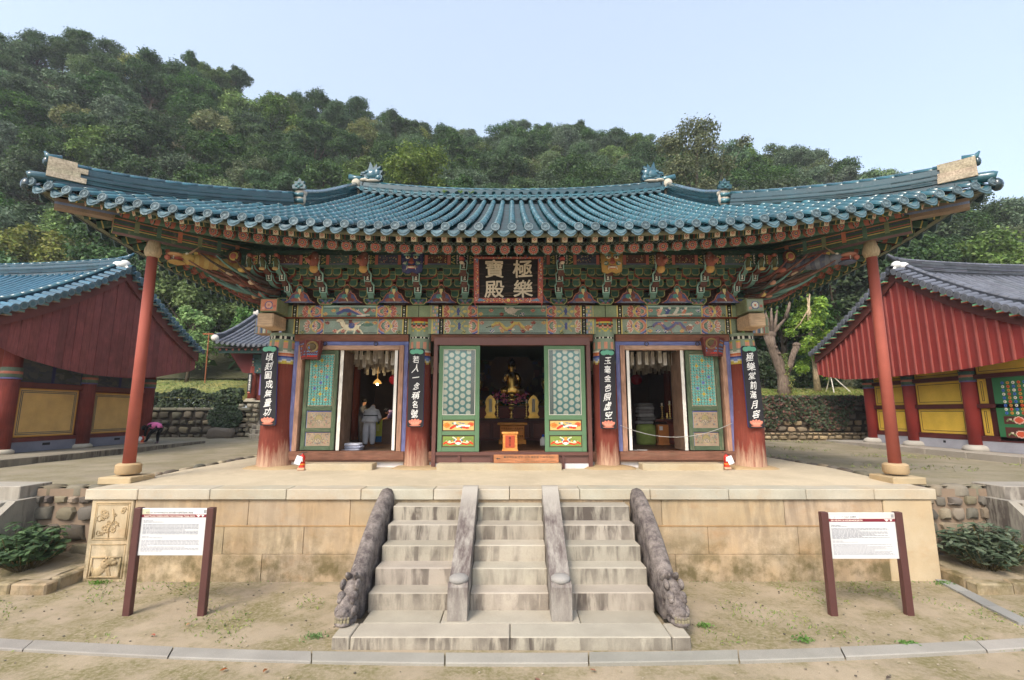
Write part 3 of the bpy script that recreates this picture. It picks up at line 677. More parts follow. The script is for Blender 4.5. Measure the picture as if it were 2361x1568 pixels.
# ---- beams and their paintings
def bay(cv, x0, x1, up):
    """paint one bay between column centres x0..x1 of a beam canvas"""
    h = cv.h; g0 = pG if up else lerp(pG, pT, .4); side = (x1-x0) < 4.6; cv.rect(x0, 0, x1, h, g0)
    lw = .62 if side else .95; a0 = .42
    for d, xa in ((1, x0), (-1, x1)):
        X = lambda q: xa+d*q
        def rect(a, b, c, y0=0, y1=None):
            p, q = sorted((X(a), X(b))); cv.rect(p, y0, q, h if y1 is None else y1, c)
        rect(a0-.06, a0-.03, pY)
        if not side:
            rect(a0-.03, a0+.17, pT)
            for k in range(3):
                for j in range(int(h/.12)+1): cv.ell(X(a0+.02+k*.06), .06+j*.12, .026, .04, (pY, pP, pBL)[(k+j)%3])
            a1 = a0+.2
        else: a1 = a0
        rect(a1-.03, a1+.1, pK)
        for j in range(int(h/.07)+1): rect(a1+.015, a1+.055, pW if j % 2 else pG, j*.07, j*.07+.045)
        rect(a1+.1, a1+.13, pY); b0 = a1+.13; b1 = b0+lw; rect(b0, b1+.3, pT)
        for j in range(3): cv.cloud(X(b0+.1+.25*j), (.04, h-.04)[j%2], .07, lerp(pG, pY, .4), pDG)
        cy = h*.48; red = pR if up else lerp(pR, pP, .55); ol = pP if up else pW
        if side:
            cv.lotus(X(b0+.3), cy, .17, red, ol, pB, -d); cv.ell(X(b0+.34), cy, .05, .06, pY); cv.lotus(X(b0+.42), cy, .13, red, ol, pB, d); cv.ring(X(b0+.55), cy, .2, .03, pY)
        else:
            for e in (-1, 1): cv.line((X(b0+.3), cy-e*.15), (X(b0+.62), cy+e*.15), .045, pY); cv.line((X(b0+.32), cy-e*.13), (X(b0+.6), cy+e*.13), .018, pG)
            cv.ell(X(b0+.46), cy, .045, .12, pB); cv.lotus(X(b0+.16), cy, .17, red, ol, pY, -d); cv.lotus(X(b0+.78), cy, .17, red, ol, pY, d)
            cv.ell(X(b0+.27), cy, .06, .04, pY); cv.ell(X(b0+.66), cy, .06, .04, pY)
        xc = X(b1-.14)
        for rr, c in ((.40,pM),(.37,pP),(.34,pB),(.29,pBL),(.26,pO),(.2,pP),(.17,pTD),(.13,pT)):
            m = (np.hypot((cv.X-xc)*1.0, (cv.Y-h*.5)*(.62/h)) <= rr)&((cv.X-xc)*d > .0); cv.fill(m&((cv.X-xc)*d < .46)&((cv.X-xc)*d > .06), c)
    pa, pb = (x0+(1.28 if side else 1.78)), (x1-(1.28 if side else 1.78)); bg = S(112,146,132) if up else S(136,154,140)
    cv.rect(pa, 0, pb, h, bg); cv.rect(pa, 0, pa+.03, h, pY); cv.rect(pb-.03, 0, pb, h, pY)
    cv.rect(pa+.05, h-.09, pb-.05, h-.07, pK); cv.rect(pa+.05, h-.06, pb-.05, h, S(160,190,180)); cv.rect(pa+.05, .03, pb-.05, .05, pK)
    return pa, pb
def pictures(cv, pa, pb, kind):
    h = cv.h; w = pb-pa; m = h*.45; cl = [(pR,pM),(pB,pW),(pY,pO),(pP,pR)]
    for k in range(7):
        c = random.choice(cl); cv.cloud(pa+.12+(w-.24)*k/6, random.choice((.09, h-.16)), .07, *c)
    cx = (pa+pb)/2
    if kind == 'horse':
        hc = S(226,214,178); ln = S(150,90,60)
        cv.ell(cx, m-.02, .27, .1, hc, 0, ln, .012); cv.ell(cx-.26, m+.1, .07, .15, hc, .5, ln, .012); cv.ell(cx-.36, m+.2, .1, .045, hc, .3, ln, .01)
        for a, b in (((-.18,-.04),(-.36,-.12)),((-.36,-.12),(-.42,-.18)),((-.1,-.08),(-.16,-.2)),((.2,-.05),(.3,-.12)),((.3,-.12),(.36,-.2)),((.14,-.08),(.1,-.2))): cv.line((cx+a[0], m+a[1]), (cx+b[0], m+b[1]), .045, hc)
        cv.path([(cx+.24,m+.03),(cx+.4,m+.1),(cx+.5,m+.06)], .04, S(240,228,200)); cv.poly([(cx-.08,m+.06),(cx+.3,m+.16),(cx+.05,m-.02)], pP); cv.ell(cx+.02, m+.03, .1, .09, pB); cv.ell(cx-.02, m+.16, .05, .06, pM); cv.ell(cx+.5, m+.06, .2, .05, pTD)
    elif kind == 'fly':
        cv.path([(cx-.35,m-.05),(cx-.15,m+.05),(cx+.1,m+.02),(cx+.35,m-.1)], .1, pB); cv.path([(cx-.3,m+.1),(cx-.05,m+.14),(cx+.2,m+.02),(cx+.4,m-.08)], .05, pP); cv.ell(cx+.48, m+.06, .06, .06, pW); cv.path([(cx+.5,m-.02),(cx+.62,m+.08)], .07, S(150,70,50)); cv.ell(cx+.12, m+.08, .035, .035, pY); cv.path([(cx+.25,m-.12),(cx+.6,m-.1)], .05, pW)
    elif kind == 'crane':
        wc = S(214,200,188); cv.ell(cx-.02, m+.03, .16, .1, wc); cv.poly([(cx-.1,m+.12),(cx+.3,m+.08),(cx+.0,m-.02)], wc); cv.poly([(cx-.12,m-.02),(cx+.25,m-.14),(cx+.02,m-.1)], wc); cv.path([(cx-.14,m+.08),(cx-.22,m+.14),(cx-.18,m+.02)], .04, wc)
    elif kind in ('dragon_y', 'dragon_b'):
        a, b = (S(196,172,70), S(176,120,70)) if kind == 'dragon_y' else (S(96,98,146), S(150,110,90))
        P = [(cx-.62+.1*k, m+.02+.1*math.sin(k*1.05)) for k in range(12)]; cv.path(P, .1, a); cv.path([(x, y-.05) for x, y in P], .03, b)
        for k in (2,5,8): cv.path([P[k], (P[k][0]+.08, P[k][1]-.16), (P[k][0]+.16, P[k][1]-.18)], .035, b)
        cv.ell(P[-1][0], P[-1][1]+.03, .11, .08, b, 0, pW, .01); cv.path([P[-1], (P[-1][0]+.15, P[-1][1]+.1)], .03, pR); cv.path([P[0], (P[0][0]-.2, P[0][1]-.05)], .025, pK)
        for k in range(6): cv.ell(cx+random.uniform(-.6,.6), m+random.uniform(-.15,.18), .05, .025, random.choice((pP,pO,pB,pW)))
    else:
        for k in range(4): cv.path([(cx-.5+.25*k,m-.08),(cx-.42+.25*k,m+.06)], .09, (pP,pB,pW,pO)[k]); cv.ell(cx-.4+.25*k, m+.12, .045, .045, pW)
        cv.path([(cx-.5,m-.12),(cx+.55,m-.06)], .05, S(210,196,170))
bw = 7.13*2
upc = Cv(15.5, .36, .021, pG); loc = Cv(bw, .5, .021, pG)
for (a, b), ku, kl in zip(zip(CX, CX[1:]), ('fly','crane','folk'), ('horse','dragon_y','dragon_b')):
    pictures(upc, *bay(upc, a+7.75, b+7.75, True), ku); pictures(loc, *bay(loc, a+7.13, b+7.13, False), kl)
for x in CX[1:3]: upc.rect(x+7.75-.01, 0, x+7.75+.01, .36, pK)
ub = MB(); ub.box((-7.75, 14.1, 6.54), (7.75, 14.8, 6.9), S(110,120,92), .01); ubo = obj('upper_beam', ub, M['wood_h'], hall)
flat('painting', upc, (-7.75, 14.096, 6.54), (1,0,0), (0,0,1), M['paint'], ubo)
for k in range(3):
    a, b = CX[k]+.2, CX[k+1]-.2; mb = MB(); mb.box((a, 14.26, 6.04), (b, 14.66, 6.53), S(110,120,92)); lb = obj('lower_beam', mb, M['wood_h'], hall)
    sub = Cv(b-a, .49, .021, pG); i0 = int((a+7.13)/bw*loc.nx); sub.a[:] = loc.a[:sub.ny, i0:i0+sub.nx] if loc.a[:sub.ny, i0:i0+sub.nx].shape == sub.a.shape else np.resize(loc.a[:, i0:i0+sub.nx], sub.a.shape)
    flat('painting', sub, (a, 14.256, 6.04), (1,0,0), (0,0,1), M['paint'], lb)
mb = MB(); mb.box((-7.7, 14.075, 6.515), (7.7, 14.3, 6.538), S(120,62,44)); obj('beam_fillet', mb, M['wood_h'], hall)
# side-wall beams whose ends stick out at the corners
for sx in (-1, 1):
    x = sx*7.13
    mb = MB(); mb.box((x-.26, 13.42, 6.56), (x+.26, 14.09, 6.96), S(120,128,96), .02); e = obj('beam_end', mb, M['wood_h'], hall)
    cv = Cv(.46, .34, .02, pO if sx < 0 else pT)
    for k in range(5): cv.ell(.08+.08*k, .08+.06*(k%3), .05, .04, (pP,pBL,pY,pT,pR)[k])
    cv.ell(.23, .17, .09, .09, pW if sx > 0 else pP, 0, pB, .03); cv.ell(.23,.17,.04,.04,pO)
    flat('painting', cv, (x-.23, 13.416, 6.59), (1,0,0), (0,0,1), M['paint'], e)
    mb = MB(); mb.box((x-.25, 13.3, 6.1), (x+.22, 14.12, 6.5), S(186,158,128), .035); obj('beam_end', mb, M['wood_h'], hall)
    for z0, z1 in ((6.05,6.28),(6.29,6.53)):
        mb = MB(); x0, x1 = sorted((sx*7.4, sx*7.95)); mb.box((x0, 14.24, z0), (x1, 14.68, z1), S(178,150,124), .02); e = obj('beam_end', mb, M['wood_h'], hall)
        cv = Cv(.5, z1-z0-.02, .02, pT); 
        for k, c in enumerate((pBL,pP,pB,pW,pR,pG)): cv.rect(.08*k+.02, 0, .08*k+.06, 1, c)
        flat('painting', cv, (x0+.02, 14.235, z0+.01), (1,0,0), (0,0,1), M['paint'], e)
    mb = MB(); mb.box((x-.3, 14.9, 6.04), (x+.3, 24.3, 6.9), pG); obj('side_beam', mb, M['paint'], hall)
# ---- walls, frames, interior shell
BRN = S(118,72,58); BRD = S(94,54,46)
wl = MB()
for sx in (-1, 1):
    x = sx*7.13; wl.box((x-.09, 14.9, 2.1), (x+.09, 24.3, 6.6), S(126,58,46))
wl.box((-7.1, 24.2, 2.1), (7.1, 24.4, 6.6), S(126,58,46)); obj('outer_wall', wl, M['plaster'], hall)
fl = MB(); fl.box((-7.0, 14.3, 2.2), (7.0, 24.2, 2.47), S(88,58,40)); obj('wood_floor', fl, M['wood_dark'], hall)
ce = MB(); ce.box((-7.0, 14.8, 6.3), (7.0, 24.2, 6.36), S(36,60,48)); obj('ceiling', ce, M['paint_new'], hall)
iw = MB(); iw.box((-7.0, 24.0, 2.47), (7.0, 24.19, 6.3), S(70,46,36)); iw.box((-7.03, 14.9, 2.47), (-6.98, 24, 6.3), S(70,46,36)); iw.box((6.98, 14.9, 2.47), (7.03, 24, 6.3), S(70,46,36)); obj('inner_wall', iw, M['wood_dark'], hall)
mb = MB()                                                # plinth wall below the sills
for a, b in ((-6.7,-3.25),(-2.5,2.5),(3.25,6.7)): mb.box((a, 14.4, 1.98), (b, 14.6, 2.24), S(206,200,196))
obj('plaster_base', mb, M['plaster'], hall)
for k, (a, b) in enumerate(((-6.72,-3.2),(-2.5,2.5),(3.2,6.72))):
    side = k != 1
    mb = MB(); mb.box((a, 14.3, 5.82), (b, 14.62, 6.035), S(122,82,66), .01); lt = obj('lintel', mb, M['wood_h'], hall)
    mb = MB(); mb.box((a+.02, 14.285, 2.24), (b-.02, 14.66, 2.5), S(120,84,68), .015); obj('sill_beam', mb, M['wood_h'], hall)
    if side:
        mb = MB(); mb.box((a, 14.34, 5.7), (b, 14.55, 5.815), S(104,112,158)); obj('upper_rail', mb, M['wood_h'], hall)
        for xx in (a, b-.12): mb = MB(); mb.box((xx, 14.34, 2.5), (xx+.12, 14.55, 5.7), S(108,110,150)); obj('jamb', mb, M['wood_old'], hall)
        for xx in (a+.13, b-.27): mb = MB(); mb.box((xx, 14.31, 2.5), (xx+.14, 14.56, 5.7), S(168,130,108), .01); obj('door_post', mb, M['wood_old'], hall)
        mb = MB(); mb.box((a+.275, 14.32, 5.56), (b-.275, 14.56, 5.695), S(176,142,120), .01); obj('head_rail', mb, M['wood_h'], hall)
        for xx in (a+.95, b-1.0):
            mb = MB(); mb.tube([(xx+.06*math.cos(q*PI/5), 14.3, 5.74+.06*math.sin(q*PI/5)) for q in range(11)], .012, 6, S(60,50,46)); obj('iron_ring', mb, M['metal_brown'], lt)
# ---- old flower-lattice leaves in the side bays
def petal_mesh():
    mb = MB()
    for k in range(4):
        a = PI/4+k*PI/2; ca, sa = math.cos(a), math.sin(a)
        pts = [(.012,.0),(.04,-.035),(.085,-.04),(.108,0),(.085,.04),(.04,.035)]
        mb.prism([(u*ca-v*sa, u*sa+v*ca) for u, v in pts], (0,0,0), (1,0,0), (0,0,1), (0,-1,0), .03, lerp(S(112,172,158), S(100,156,146), k/4), S(56,90,86))
    return mb.mesh('lattice_flower', M['paint_new'])
PETAL = petal_mesh()
def ros(c):
    mb = MB(); mb.prism([(.048*math.cos(q*PI/4), .048*math.sin(q*PI/4)) for q in range(8)], (0,0,0), (1,0,0), (0,0,1), (0,-1,0), .036, c); mb.prism([(.018*math.cos(q*PI/3), .018*math.sin(q*PI/3)) for q in range(6)], (0,-.036,0), (1,0,0), (0,0,1), (0,-1,0), .006, S(70,60,50)); return mb.mesh('lattice_rosette', M['paint_new'])
ROS = [ros(c) for c in (S(206,172,60), S(112,122,180), S(206,150,104))]
GRN_OLD = S(84,98,76)
for sx in (-1, 1):
    x0, x1 = sorted((sx*6.38, sx*5.36)); Yd = 14.40; z0, z1 = 2.52, 5.56
    mb = MB(); f = .13
    for a, b, c, d in ((x0,z0,x0+f,z1),(x1-f,z0,x1,z1)): mb.box((a, Yd, b), (c, Yd+.07, d), GRN_OLD, .012)
    door = obj('door', mb, M['wood_old'], hall, label='weathered green door leaf with turquoise flower lattice')
    for nm, zz, hh in (('rail',z0,.13),('rail',3.06,.12),('rail',3.7,.14),('rail',z1-.13,.13)):
        mb = MB(); mb.box((x0+f, Yd+.002, zz), (x1-f, Yd+.066, zz+hh), GRN_OLD, .012); obj('rail', mb, M['wood_h'], door)
    mb = MB(); mb.box((x0+f, Yd+.045, z0+.13), (x1-f, Yd+.06, z1-.13), S(206,192,160)); obj('paper_backing', mb, M['plaster'], door)
    lx0, lx1, lz0, lz1 = x0+f+.02, x1-f-.02, 3.86, 5.41; nx, nz_ = 4, 9; px, pz = (lx1-lx0)/nx, (lz1-lz0)/nz_
    for j in range(nz_):
        for i in range(nx):
            put('lattice_flower', PETAL, door, TRS((lx0+px*(i+.5), Yd+.042, lz0+pz*(j+.5)), (0,random.uniform(-.06,.06),0), (1.02,1,.98)))
            if i < nx-1 and j < nz_-1 and (i+j) % 2 == 0: put('lattice_rosette', ROS[(i+2*j)%3], door, TRS((lx0+px*(i+1), Yd+.042, lz0+pz*(j+1))))
    for zz, hh in ((2.65,.41),(3.18,.52)):
        cv = Cv(x1-x0-2*f, hh, .02, S(158,132,104)); cv.rect(0, hh-.03, 9, hh, pB); cv.rect(0, 0, .02, 9, pBL)
        cxx = cv.w/2
        for k in range(46):
            q = random.uniform(0, 1); dx = random.uniform(0, cxx*.85); dy = hh*random.uniform(.15,.85); c = random.choice((S(128,128,92),S(150,100,80),S(110,118,120),S(168,148,90),S(120,100,84),S(140,136,110)))
            for e in (-1, 1): cv.ell(cxx+e*dx, dy, .03, .014, c, e*q*3)
        cv.ell(cxx, hh*.55, .1, .1, S(150,134,84), 0, S(120,110,80), .015); cv.cloud(cxx, hh*.35, .09, S(172,150,120), S(120,110,96))
        flat('painted_panel', cv, (x0+f, Yd+.04, zz), (1,0,0), (0,0,1), M['paint'], door)
    # the second leaf, swung inwards and seen edge-on, with its pale worn edge
    xx = sx*5.3; e0, e1 = sorted((xx, xx-sx*.09)); mb = MB(); mb.box((e0, 14.42, z0), (e1, 15.35, z1), S(120,96,78)); d2 = obj('door', mb, M['wood_old'], hall, label='open lattice leaf seen edge-on with whitened edge')
    mb = MB(); mb.box((e0-.004, 14.405, z0), (e1+.004, 14.418, z1), S(226,220,208)); obj('edge_strip', mb, M['wood_old'], d2)
    xx = sx*3.54; e0, e1 = sorted((xx, xx+sx*.08)); mb = MB(); mb.box((e0, 14.42, z0), (e1, 15.3, z1), S(110,96,78)); d3 = obj('door', mb, M['wood_old'], hall, label='open leaf seen edge-on beside the middle column')
    mb = MB(); mb.box((e0-.004, 14.405, z0), (e1+.004, 14.418, z1), S(232,228,218)); obj('edge_strip', mb, M['plaster'], d3)
# ---- green storm doors with glass in the middle bay
mb = MB(); mb.box((-2.36, 14.02, 5.66), (2.36, 14.26, 5.9), S(104,66,58), .01); fr = obj('storm_frame', mb, M['metal_brown'], hall)
for a, b, c, d in ((-2.36,2.05,-2.24,5.66),(2.24,2.05,2.36,5.66)): mb = MB(); mb.box((a, 14.02, b), (c, 14.26, d), S(98,62,54), .01); obj('frame_post', mb, M['metal_brown'], fr)
mb = MB(); mb.box((-2.24, 14.03, 2.4), (2.24, 14.25, 2.5), S(100,66,58), .01); obj('threshold', mb, M['metal_brown'], fr)
mb = MB(); mb.box((-2.24, 14.1, 2.18), (2.24, 14.2, 2.397), S(104,72,64)); obj('kick_board', mb, M['metal_brown'], fr)
for x in (-1.55, -.6, 1.5): mb = MB(); mb.box((x-.04, 14.04, 2.02), (x+.04, 14.1, 2.4), S(92,60,54)); obj('short_post', mb, M['metal_brown'], fr)
GRN = S(96,126,94)
def ring_mesh():
    mb = MB(); n = 12; vs = []; fs = []
    for r, y in ((.1,0),(.1,-.03),(.088,-.034),(.079,-.022),(.079,-.004)):
        for k in range(n): a = 2*PI*k/n+PI/12; vs.append((r*math.cos(a), y, r*math.sin(a)))
    for i in range(4):
        for k in range(n): fs.append((i*n+k, (i+1)*n+k, (i+1)*n+(k+1)%n, i*n+(k+1)%n))
    mb.add(vs, fs, S(122,178,170)); mb.add([((.079)*math.cos(2*PI*k/n), -.005, .079*math.sin(2*PI*k/n)) for k in range(n)], [tuple(range(n))], S(246,240,218)); return mb.mesh('lattice_ring', M['paint_new'])
RING = ring_mesh()
for sx in (-1, 1):
    x0, x1 = sorted((sx*2.2, sx*.97)); Yd = 14.08; z0, z1 = 2.505, 5.655; f = .13
    mb = MB()
    for a, c in ((x0, x0+f), (x1-f, x1)): mb.box((a, Yd, z0), (c, Yd+.06, z1), GRN, .008)
    g = obj('door', mb, M['paint_new'], hall, label='green framed storm door with turquoise ring lattice behind glass')
    for zz, hh in ((z0,.13),(2.98,.12),(3.43,.14),(z1-.12,.12)): mb = MB(); mb.box((x0+f, Yd+.002, zz), (x1-f, Yd+.058, zz+hh), GRN, .008); obj('rail', mb, M['paint_new'], g)
    wx0, wx1, wz0, wz1 = x0+f, x1-f, 3.57, z1-.12
    mb = MB(); mb.box((wx0, Yd+.09, wz0), (wx1, Yd+.11, wz1), S(116,162,156)); mb.box((wx1-.14 if sx < 0 else wx0, Yd+.05, wz0), (wx1 if sx < 0 else wx0+.14, Yd+.09, wz1), S(120,130,124)); obj('lattice_board', mb, M['paint_new'], g)
    nx = 5; px = .2; pz = .205; cx0 = (wx0 if sx < 0 else wx0+.1)+.06
    for i in range(5):
        for j in range(11):
            z = wz0+.06+pz*j+(pz/2 if i % 2 else 0); x = cx0+.176*i
            if z < wz1-.05: put('lattice_ring', RING, g, TRS((x, Yd+.089, z)))
    mb = MB(); mb.box((wx0+.001, Yd+.02, wz0+.001), (wx1-.001, Yd+.026, wz1-.001)); obj('glass_pane', mb, M['glass'], g)
    mb = MB()
    for a, b, c, d in ((wx0,wz0,wx1,wz0+.02),(wx0,wz1-.02,wx1,wz1),(wx0,wz0+.02,wx0+.02,wz1-.02),(wx1-.02,wz0+.02,wx1,wz1-.02)): mb.box((a, Yd-.006, b), (c, Yd+.03, d), S(196,196,180))
    obj('glazing_bead', mb, M['paint_new'], g)
    for q, (zz, hh) in enumerate(((2.635,.345),(3.1,.33))):
        mb = MB(); mb.box((x0+f, Yd+.03, zz), (x1-f, Yd+.05, zz+hh), S(86,66,54)); pnl = obj('panel', mb, M['paint_new'], g)
        cv = Cv(x1-x0-2*f-.06, hh-.06, .012, S(126,146,74) if q == 0 else S(206,180,110)); W2, H2 = cv.w, cv.h; cxx = W2/2
        if q == 0:      # a snarling face with flame scrolls
            for k in range(24): cv.line((random.uniform(0,W2), random.uniform(0,H2)), (random.uniform(0,W2), random.uniform(0,H2)), .008, S(112,132,66))
            for e in (-1,1):
                cv.path([(cxx+e*.1,H2*.3),(cxx+e*.25,H2*.2),(cxx+e*.36,H2*.4),(cxx+e*.42,H2*.25)], .05, S(214,60,36)); cv.path([(cxx+e*.12,H2*.42),(cxx+e*.26,H2*.33),(cxx+e*.36,H2*.5)], .03, S(240,222,170)); cv.path([(cxx+e*.06,H2*.75),(cxx+e*.16,H2*.9)], .03, S(240,230,200)); cv.ell(cxx+e*.06, H2*.62, .03, .03, S(245,240,230), 0, S(50,80,140), .014)
                for k in range(4): cv.ell(cxx+e*(.1+.08*k), H2*(.6-.05*k), .03, .018, (S(70,100,170),S(230,140,60),S(240,240,230),S(210,60,40))[k])
            cv.ell(cxx, H2*.42, .09, .06, S(220,70,50), 0, S(240,230,210), .015); cv.ell(cxx, H2*.28, .07, .04, S(240,235,225)); cv.ell(cxx, H2*.75, .05, .05, S(230,150,60))
        else:
            cv.cloud(.12*W2, H2*.5, .1, S(220,150,60), S(200,80,50)); cv.cloud(.9*W2, H2*.6, .09, S(226,120,70), S(190,60,40))
            cv.path([(W2*.25,H2*.2),(W2*.4,H2*.5),(W2*.55,H2*.4),(W2*.8,H2*.25)], .07, S(200,60,44)); cv.path([(W2*.3,H2*.75),(W2*.45,H2*.55),(W2*.6,H2*.25)], .035, S(60,120,110)); cv.path([(W2*.45,H2*.35),(W2*.6,H2*.5),(W2*.85,H2*.45)], .05, S(240,236,224)); cv.ell(W2*.38, H2*.75, .04, .04, S(240,232,214)); cv.path([(W2*.5,H2*.8),(W2*.7,H2*.7)], .02, S(70,100,160))
        flat('painted_panel', cv, (x0+f+.03, Yd+.026, zz+.03), (1,0,0), (0,0,1), M['paint_new'], pnl)
# granite door steps and sill patches
for a, b in ((-6.1,-3.98),(-2.15,1.42),(3.72,6.02)):
    mb = MB(); mb.box((a, 13.72, 2.0), (b, 14.2, 2.2), jit(S(178,166,140), .03), .015)
    obj('door_step', mb, M['granite_cap'], hall)
mb = MB()
for a, b in ((-2.3,-2.16),(1.43,2.3)): mb.box((a, 14.1, 2.0), (b, 14.25, 2.17), S(216,208,206), .02)
obj('plaster_patch', mb, M['plaster'], hall)
# ------------------------------------------------------------------ eave geometry shared by rafters and roof
CYR = 19.4; SIDE = {'F': (11.24, 8.7), 'B': (11.24, 8.7), 'L': (9.2, 10.74), 'R': (9.2, 10.74)}
def eP(side, s, inset=0., dz=0.):
    Lh, D0 = SIDE[side]; a = (Lh-inset)*s; d = D0+.5*s*s-inset; z = 8.08+.92*abs(s)**2.9+dz
    if side == 'F': return Vector((a, CYR-d, z))
    if side == 'B': return Vector((-a, CYR+d, z))
    if side == 'L': return Vector((-d, CYR-a, z))
    return Vector((d, CYR+a, z))
def inner(side, s, ins=.0):
    """where a rafter meets the wall line; corner rafters fan from the corner column"""
    hx, hy = 7.13-ins, 4.94-ins; Lh = SIDE[side][0]; a = Lh*s
    if side in 'FB':
        a = max(-hx, min(hx, a)); return Vector((a, CYR-hy, 8.98)) if side == 'F' else Vector((-a, CYR+hy, 8.98))
    a = max(-hy, min(hy, a)); return Vector((-hx, CYR-a, 8.98)) if side == 'L' else Vector((hx, CYR+a, 8.98))
# ---- bracket pieces (shared meshes)
bDK = S(44,78,66); bGR = S(64,112,94); bYL = S(158,156,92); bRD = S(132,52,40)
def block_mesh():
    mb = MB(); a, b, h = .13, .095, .1
    prof = [(-b,.17),(b,.17),(a,.21),(a,.28),(-a,.28),(-a,.21)]
    mb.prism(prof, (0,.11,-.1), (1,0,0), (0,0,1), (0,-1,0), .22, bYL, bGR); mb.poly((0,-.113,-.1), (1,0,0), (0,0,1), [(x*.84, .225+(z-.225)*.72) for x, z in prof], bGR)
    tab = [(-.1,.172),(.1,.172),(.1,.04),(.06,-.01),(-.06,-.01),(-.1,.04)]
    mb.prism(tab, (0,.1,-.1), (1,0,0), (0,0,1), (0,-1,0), .19, bYL, bRD); mb.poly((-.008,-.0925,-.1), (1,0,0), (0,0,1), [(x*.84, .09+(z-.085)*.84) for x, z in tab], lerp(bGR, bDK, .4))
    for q in (-.07,.07): mb.poly((q,-.116,.126), (1,0,0), (0,0,1), [(-.009,-.009),(.009,-.009),(.009,.009),(-.009,.009)], S(170,110,60))
    return mb.mesh('bracket_block', M['paint'])
def arm_mesh(L):
    mb = MB(); h = .19; q = L/2
    prof = [(-q,.08),(-q,h),(q,h),(q,.08),(q-.05,.02),(q-.13,0),(-q+.13,0),(-q+.05,.02)]
    mb.prism(prof, (0,.07,0), (1,0,0), (0,0,1), (0,-1,0), .14, bDK, bRD); ins = [(x*(1-.045/q), .022+z*.78) for x, z in prof]
    mb.poly((0,-.073,0), (1,0,0), (0,0,1), ins, lerp(bDK, (0,0,0), .25)); mb.poly((0,-.075,0), (1,0,0), (0,0,1), [(-.035,.06),(.035,.06),(.035,.12),(-.035,.12)], S(150,90,50)); return mb.mesh('cross_arm', M['paint'])
def tongue_mesh(cA, cB):
    """projecting arm in the YZ plane with an up-curled pointed tongue; front towards -Y"""
    mb = MB(); up = [(.9,.2),(.2,.2),(-.02,.17),(-.12,.2),(-.22,.34)]; dn = [(-.24,.3),(-.2,.1),(-.08,.0),(.05,-.03),(.9,-.03)]
    mb.prism(up+dn, (-.065,0,0), (0,1,0), (0,0,1), (1,0,0), .13, cB, cA)
    for sx in (-.067, .067):
        mb.tube([(sx,.3,.12),(sx,.02,.06),(sx,-.1,.1),(sx,-.19,.24)], .018, 5, S(110,168,156))
    pent = [(-.075,-.04),(.075,-.04),(.085,.16),(0,.27),(-.085,.16)]; O = Vector((0,-.2,.1)); V = Vector((0,-.25,.97)); N = Vector((0,-.97,-.25))
    mb.prism(pent, O, (1,0,0), V, N, .025, S(150,196,186)); mb.poly(O+N*.028, (1,0,0), V, [(x*.72, .01+z*.78) for x, z in pent], S(52,46,44))
    for x0, z0, x1, z1 in ((-.028,.0,.028,.03),(-.02,.045,.02,.075),(-.028,.09,.028,.115),(-.008,.0,.008,.13)): mb.poly(O+N*.031, (1,0,0), V, [(x0,z0),(x1,z0),(x1,z1),(x0,z1)], S(212,206,192))
    return mb.mesh('tongue_arm', M['paint'])
def lotus_mesh(c):
    mb = MB(); mb.ball((0,-.1,-.02), (.06,.07,.045), c, 8, 6); mb.ball((0,-.02,-.02), (.075,.08,.03), S(120,60,50), 8, 6); return mb.mesh('lotus_bud', M['paint'], True)
BLK = block_mesh(); ARM = [arm_mesh(.8), arm_mesh(1.12)]; TNG = [tongue_mesh(S(96,140,130), S(110,50,44)), tongue_mesh(S(96,58,50), S(112,48,42))]
BUD = [lotus_mesh(c) for c in (S(206,172,80), S(200,140,110), S(176,90,70), S(210,180,150))]
TIER = [(14.2, 7.1), (13.88, 7.36), (13.55, 7.61), (13.22, 7.86)]
def head_mesh(kind):
    mb = MB()
    if kind == 'bird':
        a, b = S(140,70,54), S(170,110,84); mb.ball((0,-.05,.02), (.13,.2,.15), a, 10, 8); mb.ball((-.05,-.22,-.02), (.07,.14,.06), S(168,92,74), 8, 6); mb.ball((.05,-.1,.12), (.09,.12,.1), S(110,70,60), 8, 6); mb.ball((0,.0,-.16), (.11,.12,.1), S(200,150,60), 8, 6); mb.tube([(0,-.3,-.02),(.02,-.4,-.06)], [.04,.012], 6, b); mb.ball((.08,-.16,.04), .025, S(240,236,224), 6, 5)
    elif kind == 'dragon':
        a = S(186,56,40); mb.ball((0,-.02,.05), (.12,.18,.12), S(60,64,110), 10, 8); mb.ball((0,-.16,.02), (.09,.16,.07), a, 10, 7); mb.ball((0,-.18,-.1), (.08,.13,.035), S(210,190,170), 8, 6); mb.ball((0,-.14,-.05), (.07,.12,.03), S(90,30,30), 8, 6)
        for e in (-1,1): mb.ball((e*.07,-.1,.12), .03, S(240,236,224), 6, 5); mb.tube([(e*.06,.05,.14),(e*.08,.12,.26)], [.025,.01], 5, S(196,176,120))
    return mb.mesh('carved_head', M['paint'], True)
HB, HD = head_mesh('bird'), head_mesh('dragon')
